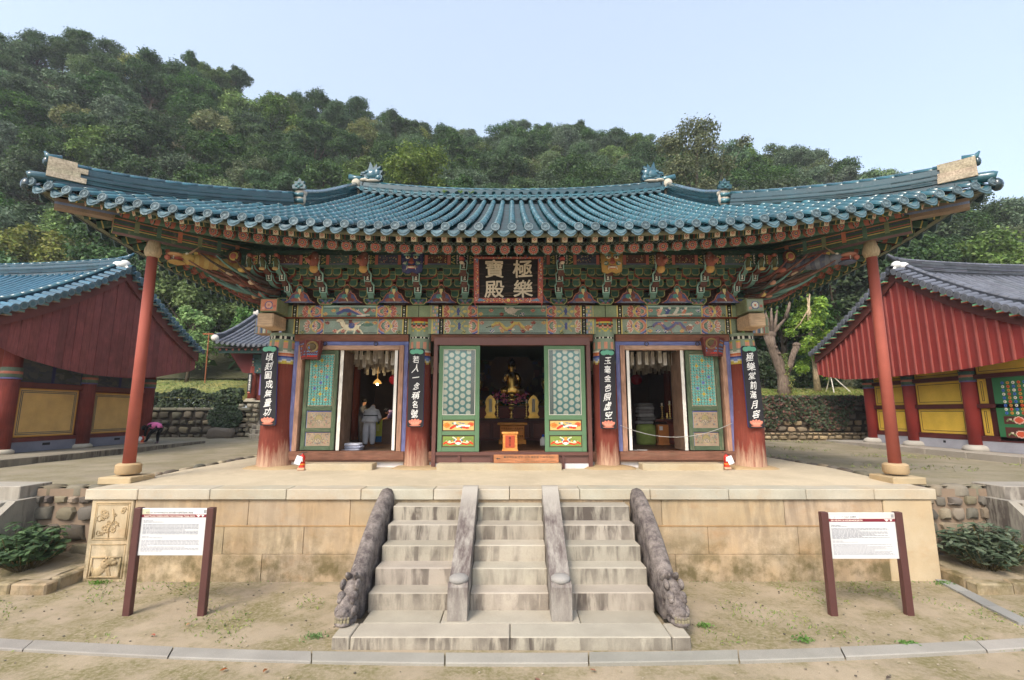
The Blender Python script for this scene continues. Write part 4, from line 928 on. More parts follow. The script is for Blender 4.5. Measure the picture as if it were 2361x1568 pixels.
def mask(parent, x, y, z, base, brow, nose):
    mb = MB(); B = lambda dx, dy, dz, r, c, n=10: mb.ball((x+dx, y+dy, z+dz), r, c, n, 8)
    pts = [(-.31,.34),(-.2,.28),(0,.3),(.2,.28),(.31,.34),(.29,.0),(.27,-.3),(.12,-.36),(0,-.3),(-.12,-.36),(-.27,-.3),(-.29,0)]
    mb.prism([(a*1.05, b*1.0) for a, b in pts], (x,y,z), (1,0,0), (0,0,1), (0,-1,0), .07, base, lerp(base, (0,0,0), .4)); B(0,-.06,.02,(.25,.09,.28), base)
    for e in (-1,1):
        B(e*.11,-.13,.11,(.085,.05,.06), brow); B(e*.11,-.16,.09,(.062,.04,.045), S(240,226,196)); B(e*.11,-.19,.09,(.028,.025,.03), S(110,60,40)); B(e*.13,-.14,.17,(.11,.04,.03), lerp(brow,(1,1,1),.15)); B(e*.17,-.12,-.07,(.07,.05,.06), S(70,130,124))
        for k in range(3): mb.bar((x+e*(.14+.035*k),y-.17,z-.03-.015*k), (x+e*(.17+.035*k),y-.17,z-.11), .014, .012, S(232,226,210))
        mb.tube([(x+e*.1,y-.17,z-.17),(x+e*.13,y-.2,z-.28)], [.025,.008], 6, S(240,234,216)); B(e*.26,-.02,.3,(.04,.05,.09), S(200,180,140))
    B(0,-.17,-.02,(.06,.06,.1), nose); B(0,-.19,-.06,(.09,.05,.045), nose); B(0,-.14,-.19,(.15,.05,.05), S(190,90,70)); B(0,-.17,-.2,(.11,.03,.025), S(235,226,210))
    obj('beast_mask', mb, M['paint'], parent, smooth=True)
jc = S(44,84,66)
def judu(x, y):
    mb = MB(); prof = [(-.17,0),(.17,0),(.26,.1),(.26,.21),(-.26,.21),(-.26,.1)]
    mb.prism(prof, (x, y+.2, 6.905), (1,0,0), (0,0,1), (0,-1,0), .42, bYL, jc); mb.poly((x,y-.223,6.905), (1,0,0), (0,0,1), [(a*.88, .02+b*.8) for a, b in prof], jc)
    for e in (-1,1): mb.poly((x,y-.226,6.905), (1,0,0), (0,0,1), [(0,.03),(e*.2,.16),(e*.1,.16)], pB); mb.poly((x,y-.228,6.905), (1,0,0), (0,0,1), [(e*.02,.03),(e*.14,.03),(e*.06,.08)], pR)
    mb.poly((x,y-.23,6.905), (1,0,0), (0,0,1), [(-.05,.1),(0,.05),(.05,.1),(0,.16)], pTD); return mb
BX = [-5.7,-4.28,-2.86,-1.43,0,1.43,2.86,4.28,5.7]
kinds = ['bird','bird','mask_b','dragon','dragon','dragon','mask_y','bird','bird']
for x, kd in zip(BX, kinds):
    bs = obj('bracket_set', judu(x, 14.2), M['paint'], hall)
    for k, (y, z) in enumerate(TIER):
        put('cross_arm', ARM[0 if k == 0 else 1], bs, TRS((x, y, z)))
        offs = (-.33,.33) if k == 0 else ((-.53,-.2,.2,.53) if k % 2 else (-.5,-.24,.24,.5))
        for o in offs: put('bracket_block', BLK, bs, TRS((x+o, y, z+.185), (0,0,0), (1.2,1,1.12)))
        if k > 0:      # rear arm seen between the front ones
            put('cross_arm', ARM[0], bs, TRS((x, y+.33, z+.02), (0,0,0), (.8,1,1)))
        if k < 3 and x != 0:
            put('tongue_arm', TNG[1 if k else 0], bs, TRS((x, y-.34, z+.02), (0,0,.18 if x < 0 else -.18), (1.3,1,1.2))); put('lotus_bud', BUD[(k+BX.index(x)) % 4], bs, TRS((x+.0, y-.32, z+.28)))
    y, z = TIER[3]
    if kd == 'mask_b': mask(bs, x, 13.0, 7.93, S(50,58,118), S(60,140,140), S(150,66,50))
    elif kd == 'mask_y': mask(bs, x, 13.0, 7.93, S(196,150,54), S(60,130,116), S(160,70,50))
    elif x != 0: put('carved_head', HB if kd == 'bird' else HD, bs, TRS((x, 13.0, 7.93), (0,0,0), (1.15 if x < 0 else -1.15, 1.1, 1.25)) if kd == 'bird' else TRS((x, 13.0, 7.95), (0,0,0), (.9,1,.95)))
# backing board, purlin with painted board, Buddha panels
bk = MB(); bk.box((-7.2, 14.36, 6.9), (7.2, 14.44, 8.9), S(84,56,48)); obj('backing_board', bk, M['paint'], hall)
pc = Cv(15.6, .32, .022, pDG); x = 0
seg = [-7.8]+[ -7.13 ]+BX+[7.13, 7.8]; fillc = [S(86,52,48), S(78,44,42), S(70,92,88), S(60,66,88)]
for i, (a, b) in enumerate(zip(seg, seg[1:])):
    A, B_ = a+7.8, b+7.8; pc.rect(A+.42, 0, B_-.42, .32, fillc[i % 4])
    for k in range(26): pc.ell(random.uniform(A+.45, B_-.45), random.uniform(.07,.3), .012, .012, random.choice((pY,pO,pT)))
    pc.rect(A+.42, .0, B_-.42, .05, S(84,92,122))
    for d, q in ((1,A),(-1,B_)):
        for k in range(2): pc.poly([(q+d*.2,.02+.15*k),(q+d*.34,.09+.15*k),(q+d*.2,.16+.15*k)], pY); pc.poly([(q+d*.22,.045+.15*k),(q+d*.31,.09+.15*k),(q+d*.22,.135+.15*k)], pDG)
        x0, x1 = sorted((q+d*.34, q+d*.42)); pc.rect(x0, 0, x1, .32, pR); x0, x1 = sorted((q+d*.12, q+d*.18)); pc.rect(x0, 0, x1, .32, pK)
        for k in range(6): pc.ell(q+d*.15, .03+.055*k, .02, .018, pW)
mb = MB(); mb.box((-7.8, 13.0, 7.85), (7.8, 13.3, 8.14), S(60,90,74)); pu = obj('eave_purlin', mb, M['paint'], hall)
flat('painting', pc, (-7.8, 12.996, 7.852), (1,0,0), (0,0,.9), M['paint'], pu)
mb = MB(); mb.tube([(-8.3,13.16,8.25),(8.3,13.16,8.25)], .11, 14, S(50,80,66)); obj('round_purlin', mb, M['paint'], hall, smooth=True)
for sx in (-1,1):
    mb = MB(); mb.tube([(sx*8.43,13.0,8.25),(sx*8.43,25.8,8.25)], .11, 12, S(50,80,66)); mb.box((min(sx*8.3,sx*8.56),13.2,7.85),(max(sx*8.3,sx*8.56),25.6,8.14),S(60,90,74)); obj('side_purlin', mb, M['paint'], hall)
    mb = MB(); mb.ball((sx*7.99,12.97,8.08),(.2,.05,.2),S(90,44,36),16,8); mb.ball((sx*7.99,12.93,8.08),(.13,.04,.13),pY,16,6); mb.ball((sx*7.99,12.9,8.08),(.09,.03,.09),pR,12,6); obj('purlin_end', mb, M['paint'], hall, smooth=True)
bxs = [-7.13]+BX+[7.13]
for i, (a, b) in enumerate(zip(bxs, bxs[1:])):
    xc = (a+b)/2; w, h = 1.16, .68; cv = Cv(w, h, .018, S(48,34,30)); cx = w/2
    arch = [(0,0),(.1,.05),(.2,.11),(.25,.22),(.31,.31),(.42,.36),(.47,.45),(.48,.56),(.52,.62),(.58,.65),(.64,.62),(.68,.56),(.69,.45),(.74,.36),(.85,.31),(.91,.22),(.96,.11),(1.06,.05),(1.16,0)]
    cv.poly(arch, S(176,96,66)); cv.poly([(cx+(p-cx)*.92, q*.93) for p, q in arch], pK); cv.poly([(cx+(p-cx)*.89, q*.9) for p, q in arch], S(74,78,124))
    robe = (S(150,74,54), S(116,56,46))[i % 2]; cv.ell(cx, .46, .12, .12, (S(74,136,126), S(70,78,54))[i % 2]); cv.ell(cx, .44, .06, .065, S(214,196,124)); cv.ell(cx, .515, .05, .03, pK)
    cv.poly([(cx-.17,.12),(cx+.17,.12),(cx+.16,.3),(cx+.06,.39),(cx-.06,.39),(cx-.16,.3)], robe); cv.ell(cx, .1, .3, .085, robe); cv.ell(cx-.07, .23, .1, .08, S(70,140,134)); cv.poly([(cx-.05,.39),(cx+.05,.39),(cx+.01,.26)], S(214,196,124)); cv.line((cx-.02,.17),(cx+.04,.08), .04, S(210,190,130)); cv.ell(cx,.02,.36,.03,S(110,114,130))
    flat('buddha_panel', cv, (xc-w*.43, 13.76, 6.905), (.86,0,0), (0,0,.9), M['paint'], hall, cut=S(48,34,30))
    # arms that bridge neighbouring sets above the panel
    for k in (2,):
        y, z = TIER[k]
        if abs(xc) < 7: put('bracket_block', BLK, hall, TRS((xc, y+.12, z+.06), (0,0,0), (.9,1,.9)))
# ---- corner clusters: fanning tongues, tusks and the dragon under each hip rafter
def tusk(mb, O, d, L, z0, c1, c2, w=.05):
    """long curved pointed arm going out along d from O"""
    O = Vector(O); d = Vector(d); n = 9; P = []; r = []
    for i in range(n):
        t = i/(n-1); P.append(O+d*(L*t)+Vector((0,0,z0+(-.08*math.sin(t*PI*.8)+.15*t*t*t)*L))); r.append(w*(1.25-t*1.15)+.008)
    mb.tube(P, r, 7, c1, flat=1.5); mb.tube([p+Vector((0,0,.07*(1-i/n))) for i, p in enumerate(P)], [q*.55 for q in r], 6, c2)
for sx in (-1, 1):
    cs = obj('bracket_set', judu(sx*7.13, 14.2), M['paint'], hall, label='corner bracket cluster with fanning tusks')
    for k in range(3):
        y, z = TIER[k]
        for j in range(3-k if k else 2):
            pass
        put('cross_arm', ARM[0], cs, TRS((sx*6.95, y, z))); 
        for o in (-.55, -.2): put('bracket_block', BLK, cs, TRS((sx*(7.0+o*-.2*0)+sx*o*.8, y, z+.185)))
    for j in range(3):
        for k in range(3):
            if k+j < 0: continue
            y, z = TIER[k]; xx = sx*(6.72+.36*j+.02*k)
            if k == 0 and j > 0: continue
            if k == 1 and j > 1: continue
            put('tongue_arm', TNG[(k+j) % 2], cs, TRS((xx, y-.34, z+.04), (0,0,sx*(.0+.10*j)), (1.05,1.1,1.1))); put('lotus_bud', BUD[(k+j) % 4], cs, TRS((xx, y-.36, z+.32), (0,0,0), (1.2,1.2,1.2)))
    D = Vector((sx*.7071, -.7071, 0)); tm = MB(); cols = [(S(112,58,48),S(96,146,138)),(S(96,138,130),S(150,84,66)),(S(120,80,66),S(150,172,160)),(S(80,70,66),S(176,130,106))]
    for k in range(3):
        z = 7.0+.27*k; O = Vector((sx*7.2, 14.1, z)); L0 = 1.4+.5*k
        for q, (a, dl) in enumerate(((0,0),(.62,-.5),(-.62,-.5),(.4,-.3),(-.4,-.3),(.2,-.12),(-.2,-.12))):
            d = Matrix.Rotation(a, 3, 'Z') @ D; c = cols[(q+k) % 4]; tusk(tm, O+Vector((0,0,.03*q)), d, L0+dl, 0, c[0], c[1], .048)
    obj('tusk_arm', tm, M['paint'], cs, smooth=True)
    for k in range(3):
        for q in range(3):
            d = Matrix.Rotation((q-1)*.45, 3, 'Z') @ D; put('lotus_bud', BUD[(k+q) % 4], cs, TRS(Vector((sx*7.2,14.1,7.12+.27*k))+d*(.5+.36*k), (0,0,math.atan2(d.y,d.x)+PI/2), (1.5,1.6,1.5)))
    # upper row of small carved figures under the purlin
    for j in range(3):
        mb = MB(); xx = sx*(6.75+.38*j); mb.tube([(xx,13.3,7.75),(xx,13.0,7.8),(xx,12.86,7.95),(xx,12.9,8.05)], [.06,.075,.06,.03], 8, S(86,92,60)); mb.ball((xx,12.9,8.1),(.07,.09,.06),S(150,74,54),8,6); mb.ball((xx,12.88,7.7),(.09,.07,.05),S(196,160,90),8,6); obj('carved_figure', mb, M['paint'], cs, smooth=True)
    dm = MB(); body = (S(176,136,56), S(190,160,76)) if sx < 0 else (S(88,96,122), S(120,126,140)); O = Vector((sx*7.93, 13.66, 7.99))
    P = [O+D*(.12*i)+Vector((0,0,.02*math.sin(i*.7)-.012*i)) for i in range(15)]; r = [.16]*8+[.17,.185,.19,.17,.14,.12,.1]
    for i in range(14): dm.tube(P[i:i+2], [r[i]*1.02, r[i+1]*.94], 10, body[i % 2], cap=False, flat=1.1)
    hd = P[13]; dm.ball(hd+Vector((0,0,.05)), (.2,.2,.14), body[1], 12, 8); dm.ball(hd+D*.28+Vector((0,0,.08)), (.2,.2,.07), S(206,150,90) if sx < 0 else S(186,120,96), 10, 7); dm.ball(hd+D*.24+Vector((0,0,-.12)), (.22,.22,.05), body[0], 10, 7); dm.ball(hd+D*.2+Vector((0,0,-.02)), (.16,.16,.05), S(160,60,44), 10, 6)
    pr = D.cross(Vector((0,0,1)))
    for e in (-1,1):
        dm.ball(hd+pr*e*.13+D*.05+Vector((0,0,.13)), .045, S(238,230,214), 8, 6); dm.tube([hd+pr*e*.1+Vector((0,0,.15)), hd-D*.2+pr*e*.2+Vector((0,0,.38))], [.035,.012], 6, S(170,140,110))
        for q in (.12,.34): dm.tube([hd+D*q+pr*e*.1+Vector((0,0,.04)), hd+D*q+pr*e*.1+Vector((0,0,-.06))], [.02,.006], 5, S(236,230,216))
    dm.ball(hd+D*.46+Vector((0,0,-.02)), .075, S(196,96,66), 8, 6); obj('dragon_carving', dm, M['paint'], hall, smooth=True, label='carved %s dragon under the hip rafter' % ('golden' if sx < 0 else 'blue-grey'))
    # hip rafter and its flying extension
    hp = MB(); A = Vector((sx*6.9,14.69,8.34)); B_ = Vector((sx*10.2,11.39,8.41)); hp.bar(A, B_, .32, .42, S(70,98,80)); hip = obj('hip_rafter', hp, M['paint'], hall)
    e = MB(); pe = Vector((sx*.7071,-.7071,0)); side = Vector((.7071,sx*.7071,0)) if sx < 0 else Vector((.7071,.7071,0)); side = pe.cross(Vector((0,0,1)))
    e.prism([(-.15,-.2),(.15,-.2),(.15,.2),(-.15,.2)], B_+pe*.004, side, (0,0,1), pe, .006, pY); e.prism([(-.12,-.17),(.12,-.17),(.12,.17),(-.12,.17)], B_+pe*.011, side, (0,0,1), pe, .004, pTD); e.prism([(-.06,-.1),(.06,-.1),(.06,.1),(-.06,.1)], B_+pe*.016, side, (0,0,1), pe, .004, pR); obj('end_painting', e, M['paint'], hip)
    st_ = MB()
    for w, zo, c in ((.334,-.1,pY),(.336,-.04,pR),(.334,.05,S(60,66,110)),(.338,.12,pO)):
        st_.bar(A+Vector((0,0,zo)), B_+Vector((0,0,zo)), w, .025, c)
    for q in range(7): 
        p = A.lerp(B_, .3+.1*q); st_.bar(p-pe*.05, p+pe*.05, .345, .3, (pG,pO,pTD)[q % 3])
    st_.bar(A.lerp(B_,.05)+Vector((0,0,-.212)), B_+Vector((0,0,-.212)), .2, .01, S(120,90,100)); obj('painted_bands', st_, M['paint'], hip)
    sr = MB(); C_ = Vector((sx*10.98,10.61,8.6)); sr.bar(B_.lerp(A,.25)+Vector((0,0,.3)), C_, .26, .24, S(150,128,110)); sr.bar(B_.lerp(A,.25)+Vector((0,0,.3)), C_, .27, .06, pBL); obj('flying_hip_rafter', sr, M['paint'], hip)
# ---- rafters (flower-painted ends), flying rafters and eave boards
RR = .142
def rafter_mesh():
    n = 14; mb = MB(); L = 1.0; cols = [(S(150,78,56),.0),(S(64,104,84),.03),(pY,.2),(S(150,70,54),.23),(S(60,100,84),.33),(S(52,92,76),.999),(S(52,92,76),1)]
    vs = []; 
    for c, t in cols:
        for k in range(n): a = 2*PI*k/n; vs.append((RR*math.cos(a), t*L, RR*math.sin(a)))
    for i in range(len(cols)-1):
        for k in range(n):
            mb.add([vs[i*n+k], vs[(i+1)*n+k], vs[(i+1)*n+(k+1)%n], vs[i*n+(k+1)%n]], [(0,1,2,3)], cols[i][0])
    def disc(r, y, c, x=0, z=0, m=10, st=1): mb.add([(x+r*math.cos(2*PI*k/m), y, z+r*math.sin(2*PI*k/m)*st) for k in range(m)], [tuple(range(m))], c)
    disc(RR, 0, S(40,60,52), m=14)
    for k in range(8):
        a = 2*PI*k/8+PI/8; disc(.034, -.003, S(150,180,166), .112*math.cos(a), .112*math.sin(a)); disc(.02, -.0045, S(50,90,90), .112*math.cos(a), .112*math.sin(a), 8)
    for k in range(8):
        a = 2*PI*k/8; disc(.042, -.006, S(214,186,168), .084*math.cos(a), .084*math.sin(a)); disc(.034, -.0075, S(190,84,66), .085*math.cos(a), .085*math.sin(a))
    disc(.052, -.009, S(206,190,176))
    for k in range(8): a = 2*PI*k/8+.2; disc(.015, -.0105, S(64,60,110), .036*math.cos(a), .036*math.sin(a), 6)
    disc(.024, -.012, S(214,176,60)); return mb.mesh('rafter', M['paint'])
RAF = rafter_mesh()
def flyer_mesh():
    mb = MB(); w, h = .065, .075; c = [S(60,96,80), S(150,70,52), S(62,100,84)]
    for i, (y0, y1) in enumerate(((0,.32),(.32,.42),(.42,1.15))): mb.box((-w, y0, -h), (w, y1, h), c[i])
    mb.box((-w-.004, .1, -h-.004), (w+.004, .13, h+.004), pY); mb.poly((0,-.003,0), (1,0,0), (0,0,1), [(-w,-h),(w,-h),(w,h),(-w,h)], S(206,190,160)); 
    for q in range(4): a = q*PI/2; mb.poly((.026*math.cos(a),-.005,.026*math.sin(a)), (1,0,0), (0,0,1), [(-.014,-.014),(.014,-.014),(.014,.014),(-.014,.014)], S(176,80,56))
    return mb.mesh('flying_rafter', M['paint'])
FLY = flyer_mesh()
def place_along(name, me, parent, p, q, base_len=1.0, stretch=True):
    d = q-p; L = d.length; y = d.normalized(); x = y.cross(Vector((0,0,1))).normalized(); z = x.cross(y)
    Mx = Matrix((x, y, z)).transposed().to_4x4(); k = L/base_len if stretch else 1
    put(name, me, parent, Matrix.Translation(p) @ Mx @ Matrix.Diagonal((1, k, 1, 1)))
for side in 'FLR':
    Lh = SIDE[side][0]; n = int(round(2*(Lh-1.1)/.37))
    for i in range(n+1):
        s = -1+2*i/n; 
        if abs(s) > .985: continue
        p = eP(side, s, 1.0, -.235); q = inner(side, s*(Lh-1.0)/Lh); place_along('rafter', RAF, hall, p, q)
    n = int(round(2*(Lh-.4)/.37))
    for i in range(n+1):
        s = -1+2*i/n
        if abs(s) > .975: continue
        p = eP(side, s, .3, -.225); q = inner(side, s); d = (q-p).normalized(); q2 = p+d*1.1; q2.z = p.z+.36; place_along('flying_rafter', FLY, hall, p, q2, 1.15)
def loft(name, side, prof, fn, nu, mat, parent, **k):
    """strip swept along an eave; prof = [(inset, dz)...]; fn(u index, v index) -> colour"""
    us = np.linspace(-1, 1, nu+1); P = np.array([[tuple(eP(side, s, i_, z_)) for s in us] for i_, z_ in prof]); h = len(prof)-1
    col = np.array([[fn(i, j) for i in range(nu)] for j in range(h)], np.float32); return obj(name, gmesh(name, P, col, mat), mat, parent, **k)
cSof = [S(150,62,46), S(170,92,60), S(52,90,74), S(120,58,46)]
for side in 'FLRB':
    nu = 700 if side == 'F' else 360
    def zig(i, j):
        k = i % 8; a = abs(k-4); return S(120,140,132) if (a == j % 5 or 4-a == j % 5) else S(46,56,56)
    loft('lattice_board', side, [(.94,-.165),(.94,-.145),(.94,-.125),(.94,-.1),(.94,-.08),(.94,-.055)], zig, nu, M['paint'], hall)
    loft('eave_board', side, [(.26,-.2),(.2,-.2),(.12,-.19),(.12,-.09),(.3,-.07)], lambda i, j: S(112,116,96) if i % 40 else S(70,66,56), nu, M['paint'], hall)
    loft('flying_soffit', side, [(.2,-.14),(.4,-.08),(.6,-.02),(.8,.04),(1.0,.1)], lambda i, j: (S(84,44,38) if (i//5+j) % 3 else S(120,58,42)) if (i % 7) else S(70,100,82), nu, M['paint'], hall)
    us = np.linspace(-1, 1, 241); rows = []
    for t in np.linspace(0, 1, 15):
        rows.append([tuple(eP(side, s, .94, -.08).lerp(inner(side, s*(Lh-.9)/Lh if False else s)+Vector((0,0,.2)), t)) for s in us])
    def cs_(i, j):
        if j == 0: return S(64,100,82)
        if j == 1: return S(176,96,62) if (i//4) % 2 else S(60,96,80)
        if j == 2: return S(182,104,70) if (i//3) % 3 else S(64,70,112)
        return (S(98,50,42), S(116,58,46), S(86,44,40))[(i*7+j*5) % 3]
    col = np.array([[cs_(i, j) for i in range(240)] for j in range(14)], np.float32); obj('soffit', gmesh('soffit', np.array(rows), col, M['paint']), M['paint'], hall)
# ------------------------------------------------------------------ main roof
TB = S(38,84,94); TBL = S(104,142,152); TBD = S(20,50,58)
def zridge(x): return 12.78+.42*(abs(x)/6.9)**2.2
def ey(x): return 10.7-.5*min(1.2, abs(x)/11.24)**2
def ez(x): return 8.0+.92*min(1.2, abs(x)/11.24)**2.9
def zfront(x, y):
    e = ey(x); s = (y-e)/(CYR-e); return ez(x)+(zridge(min(abs(x), 8.5))-ez(x))*(s*.88+.12*s*s)
def zside(x, y):
    q = min(1.2, abs(CYR-y)/9.2); d = 10.74+.5*q*q; e = 8.0+.92*q**2.9; t = (d-abs(x))/(d-6.9); return e+t*(10.02-e)
def yend(x): x = abs(x); return 19.15 if x < 6.6 else (14.1-(x-6.8)*.878)
roofm = M['tile_blue']
# deck below the tiles
def deck(side):
    n = 60; m = 14; P = np.zeros((m+1, n+1, 3))
    for i in range(n+1):
        s = -1+2*i/n
        for j in range(m+1):
            t = j/m
            if side in 'FB':
                x = 11.2*s; y0 = ey(x)+.04; y1 = CYR if abs(x) < 6.8 else yend(x)+.15; y = y0+(y1-y0)*t; z = zfront(x, y)-.1; P[j,i] = (x, y, z) if side == 'F' else (x, 2*CYR-y, z)
            else:
                a = 9.15*s; y = CYR-a; q = abs(s)*9.15/9.2; d = 10.74+.5*q*q-.04; x1 = 6.75 if abs(a) < 5.3 else 6.8+(abs(a)-5.3)/.878; x1 = min(x1, d-.02); x = d+(x1-d)*t; z = zside(x, y)-.1; P[j,i] = (-x if side == 'L' else x, y, z)
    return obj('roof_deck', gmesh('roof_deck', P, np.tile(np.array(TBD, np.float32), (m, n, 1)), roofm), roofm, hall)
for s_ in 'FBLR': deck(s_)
def tile_geo(L, r0=.098, r1=.086, n=8):
    vs = []; 
    for y, r in ((0,r0-.012),(0,r0),(L*.97,r1),(L*1.06,r1-.004)):
        for k in range(n+1): a = PI*k/n; vs.append((r*math.cos(a), y, r*math.sin(a)))
    fs = []
    for i in range(3):
        for k in range(n): fs.append((i*(n+1)+k, i*(n+1)+k+1, (i+1)*(n+1)+k+1, (i+1)*(n+1)+k))
    return vs, [f[::-1] for f in fs]
TL = .42; tv, tf = tile_geo(TL); COVER = MB().add(tv, tf, TB).mesh('cover_tile', roofm, True)
def frame_at(p, q):
    d = (q-p); L = d.length; y = d.normalized(); x = y.cross(Vector((0,0,1))).normalized(); z = x.cross(y); return Matrix((x, y, z)).transposed().to_4x4(), L
NC = 57; SPC = .398; cols_x = [(i-(NC-1)/2)*SPC for i in range(NC)]
def relief_disc(r, y, base, hi):
    mb = MB(); n = 16; vs = [(0,y-.016,0)]
    for rr, dy in ((r*.3,-.016),(r*.38,-.004),(r*.78,-.004),(r*.84,-.016),(r,-.016),(r,.03)):
        for k in range(n): a = 2*PI*k/n; vs.append((rr*math.cos(a), y+dy, rr*math.sin(a)))
    for k in range(n): mb.add([vs[0], vs[1+k], vs[1+(k+1)%n]], [(0,1,2)], hi)
    for i in range(5):
        for k in range(n): mb.add([vs[1+i*n+k], vs[1+(i+1)*n+k], vs[1+(i+1)*n+(k+1)%n], vs[1+i*n+(k+1)%n]], [(0,1,2,3)], base if i in (1,2) else hi)
    for k in range(6): a = 2*PI*k/6; mb.ball((r*.58*math.cos(a), y-.006, r*.58*math.sin(a)), (r*.14,.012,r*.14), hi, 6, 4)
    return mb.mesh('eave_disc', M['tile_disc'])
M['tile_disc'] = m_tile('tile_disc', .12, .55, 0, .4)
DISC = relief_disc(.105, 0, S(66,88,98), S(98,116,122)); DISC_S = relief_disc(.1, 0, S(48,92,106), S(70,116,128))
def drip_mesh(c, hi):
    mb = MB(); n = 10; w = .163; top = []; bot = []
    for k in range(n+1):
        u = -1+2*k/n; zc = -.06*(1-u*u)-.015; top.append((u*w, 0, zc+.03)); edge = -.085*(1-abs(u)**2.2)-.045-.014*abs(math.sin(k*PI/2)); bot.append((u*w*.98, -.045*(1-u*u), zc+edge))
    for k in range(n): mb.add([top[k], bot[k], bot[k+1], top[k+1]], [(0,1,2,3)], c); mb.add([bot[k], Vector(bot[k])+Vector((0,.03,.005)), Vector(bot[k+1])+Vector((0,.03,.005)), bot[k+1]], [(0,1,2,3)], hi)
    for k in range(n): mb.add([top[k], top[k+1], Vector(top[k+1])+Vector((0,.3,.09)), Vector(top[k])+Vector((0,.3,.09))], [(0,1,2,3)], TB)
    for k in range(9): u = -.7+k*.175; mb.ball((u*w, -.03, -.06*(1-u*u)-.075*(1-u*u)), (.016,.012,.02), hi, 5, 4)
    for k in range(7): u = -.5+k*.166; mb.ball((u*w, -.04, -.06*(1-u*u)-.1*(1-abs(u)**1.5)), (.012,.01,.012), hi, 5, 4)
    return mb.mesh('drip_tile', M['tile_disc'])
DRIP = drip_mesh(S(66,94,104), S(92,116,124))
def add_geo(acc, vs, fs, Mx, col):
    b = len(acc.v); acc.v.extend([tuple(Mx @ Vector(v)) for v in vs])
    for f in fs: acc.f.append([i+b for i in f]); acc.c.append(col)
rest = MB(); npart = 0
for x in cols_x:
    y = ey(x); yl = yend(x); k = 0
    p = Vector((x, y, zfront(x, y)+.035))
    while p.y < yl-.1:
        q0 = p.y+TL*.92; q = Vector((x, q0, zfront(x, q0)+.035)); Mx, L = frame_at(p, q); kk = L/TL*1.02
        T = Matrix.Translation(p+Vector((random.uniform(-.006,.006),0,random.uniform(-.004,.006)))) @ Mx @ Matrix.Diagonal((1, kk, 1, 1))
        if k < 5: put('cover_tile', COVER, hall, T)
        else: add_geo(rest, tv, tf, T, jit(TB, .12))
        p = q; k += 1
    put('eave_disc', DISC, hall, Matrix.Translation((x, y-.05, zfront(x, y)+.035)) @ Matrix.Rotation(-.12, 4, 'X'))
obj('cover_tile_rows', rest, roofm, hall, smooth=True, kind='stuff')
for a, b in zip(cols_x, cols_x[1:]):
    x = (a+b)/2; ang = math.atan2(ez(b)-ez(a), b-a); put('drip_tile', DRIP, hall, Matrix.Translation((x, ey(x)-.02, zfront(x, ey(x))-.015)) @ Matrix.Rotation(-ang, 4, 'Y') @ Matrix.Rotation(-.1, 4, 'X'))
def pan_rows(mirror=False):
    V = []; F = []; C_ = []
    for a, b in zip(cols_x, cols_x[1:]):
        x = (a+b)/2; w = SPC/2; y = ey(x)+.0; yl = yend(x)+.1
        while y < yl:
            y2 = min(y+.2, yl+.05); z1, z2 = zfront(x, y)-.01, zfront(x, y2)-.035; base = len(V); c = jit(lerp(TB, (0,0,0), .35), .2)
            for yy, zz in ((y, z1-.028), (y, z1), (y2+.03, z2)):
                for k in range(5): u = -1+k*.5; V.append((x+u*w, (2*CYR-yy) if mirror else yy, zz-.06*(1-u*u)+ (ez(b)-ez(a))*.5*u))
            for i in range(2):
                for k in range(4): f = [base+i*5+k, base+i*5+k+1, base+(i+1)*5+k+1, base+(i+1)*5+k]; F.append(f[::-1] if mirror else f); C_.append(c)
            y += .2
    mb = MB(); mb.v, mb.f, mb.c = V, F, C_; return mb
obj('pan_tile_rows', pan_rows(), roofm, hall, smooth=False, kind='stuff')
# rear and side slopes: tile rows joined
rb = MB()
for x in cols_x:
    p = Vector((x, 2*CYR-ey(x), zfront(x, ey(x))+.035)); yl = 2*CYR-yend(x)
    while p.y > yl+.1:
        yq = p.y-.9; q = Vector((x, yq, zfront(x, 2*CYR-yq)+.035)); Mx, L = frame_at(p, q); add_geo(rb, tv, tf, Matrix.Translation(p) @ Mx @ Matrix.Diagonal((1, L/TL, 1, 1)), jit(TB, .12)); p = q
obj('cover_tile_rows', rb, roofm, hall, smooth=True, kind='stuff')
for sx in (-1, 1):
    rs = MB(); ns = 47
    for i in range(ns):
        a = (i-(ns-1)/2)*.391; y = CYR-a; q_ = abs(a)/9.2; d = 10.74+.5*q_*q_; x1 = 6.75 if abs(a) < 5.3 else 6.8+(abs(a)-5.3)/.878; p = Vector((sx*d, y, zside(d, y)+.035))
        while abs(p.x) > x1+.08:
            xq = abs(p.x)-.39; q = Vector((sx*xq, y, zside(xq, y)+.035)); Mx, L = frame_at(p, q); add_geo(rs, tv, tf, Matrix.Translation(p) @ Mx @ Matrix.Diagonal((1, L/TL, 1, 1)), jit(TB, .12)); p = q
        Rz = Matrix.Rotation(sx*PI/2, 4, 'Z'); put('eave_disc', DISC, hall, Matrix.Translation((sx*(d+.006), y, zside(d, y)+.03)) @ Rz)
        if i < ns-1:
            a2 = a+.1955; y2 = CYR-a2; d2 = 10.74+.5*(abs(a2)/9.2)**2; put('drip_tile', DRIP, hall, Matrix.Translation((sx*(d2+.02), y2, zside(d2, y2)+.035)) @ Rz)
    obj('cover_tile_rows', rs, roofm, hall, smooth=True, kind='stuff')
    g = MB(); g.prism([(14.3,10.0),(CYR,13.1),(2*CYR-14.3,10.0)], (sx*6.6-.05,0,0), (0,1,0), (0,0,1), (1,0,0), .1, S(126,58,46)); obj('gable_board', g, M['plaster'], hall)
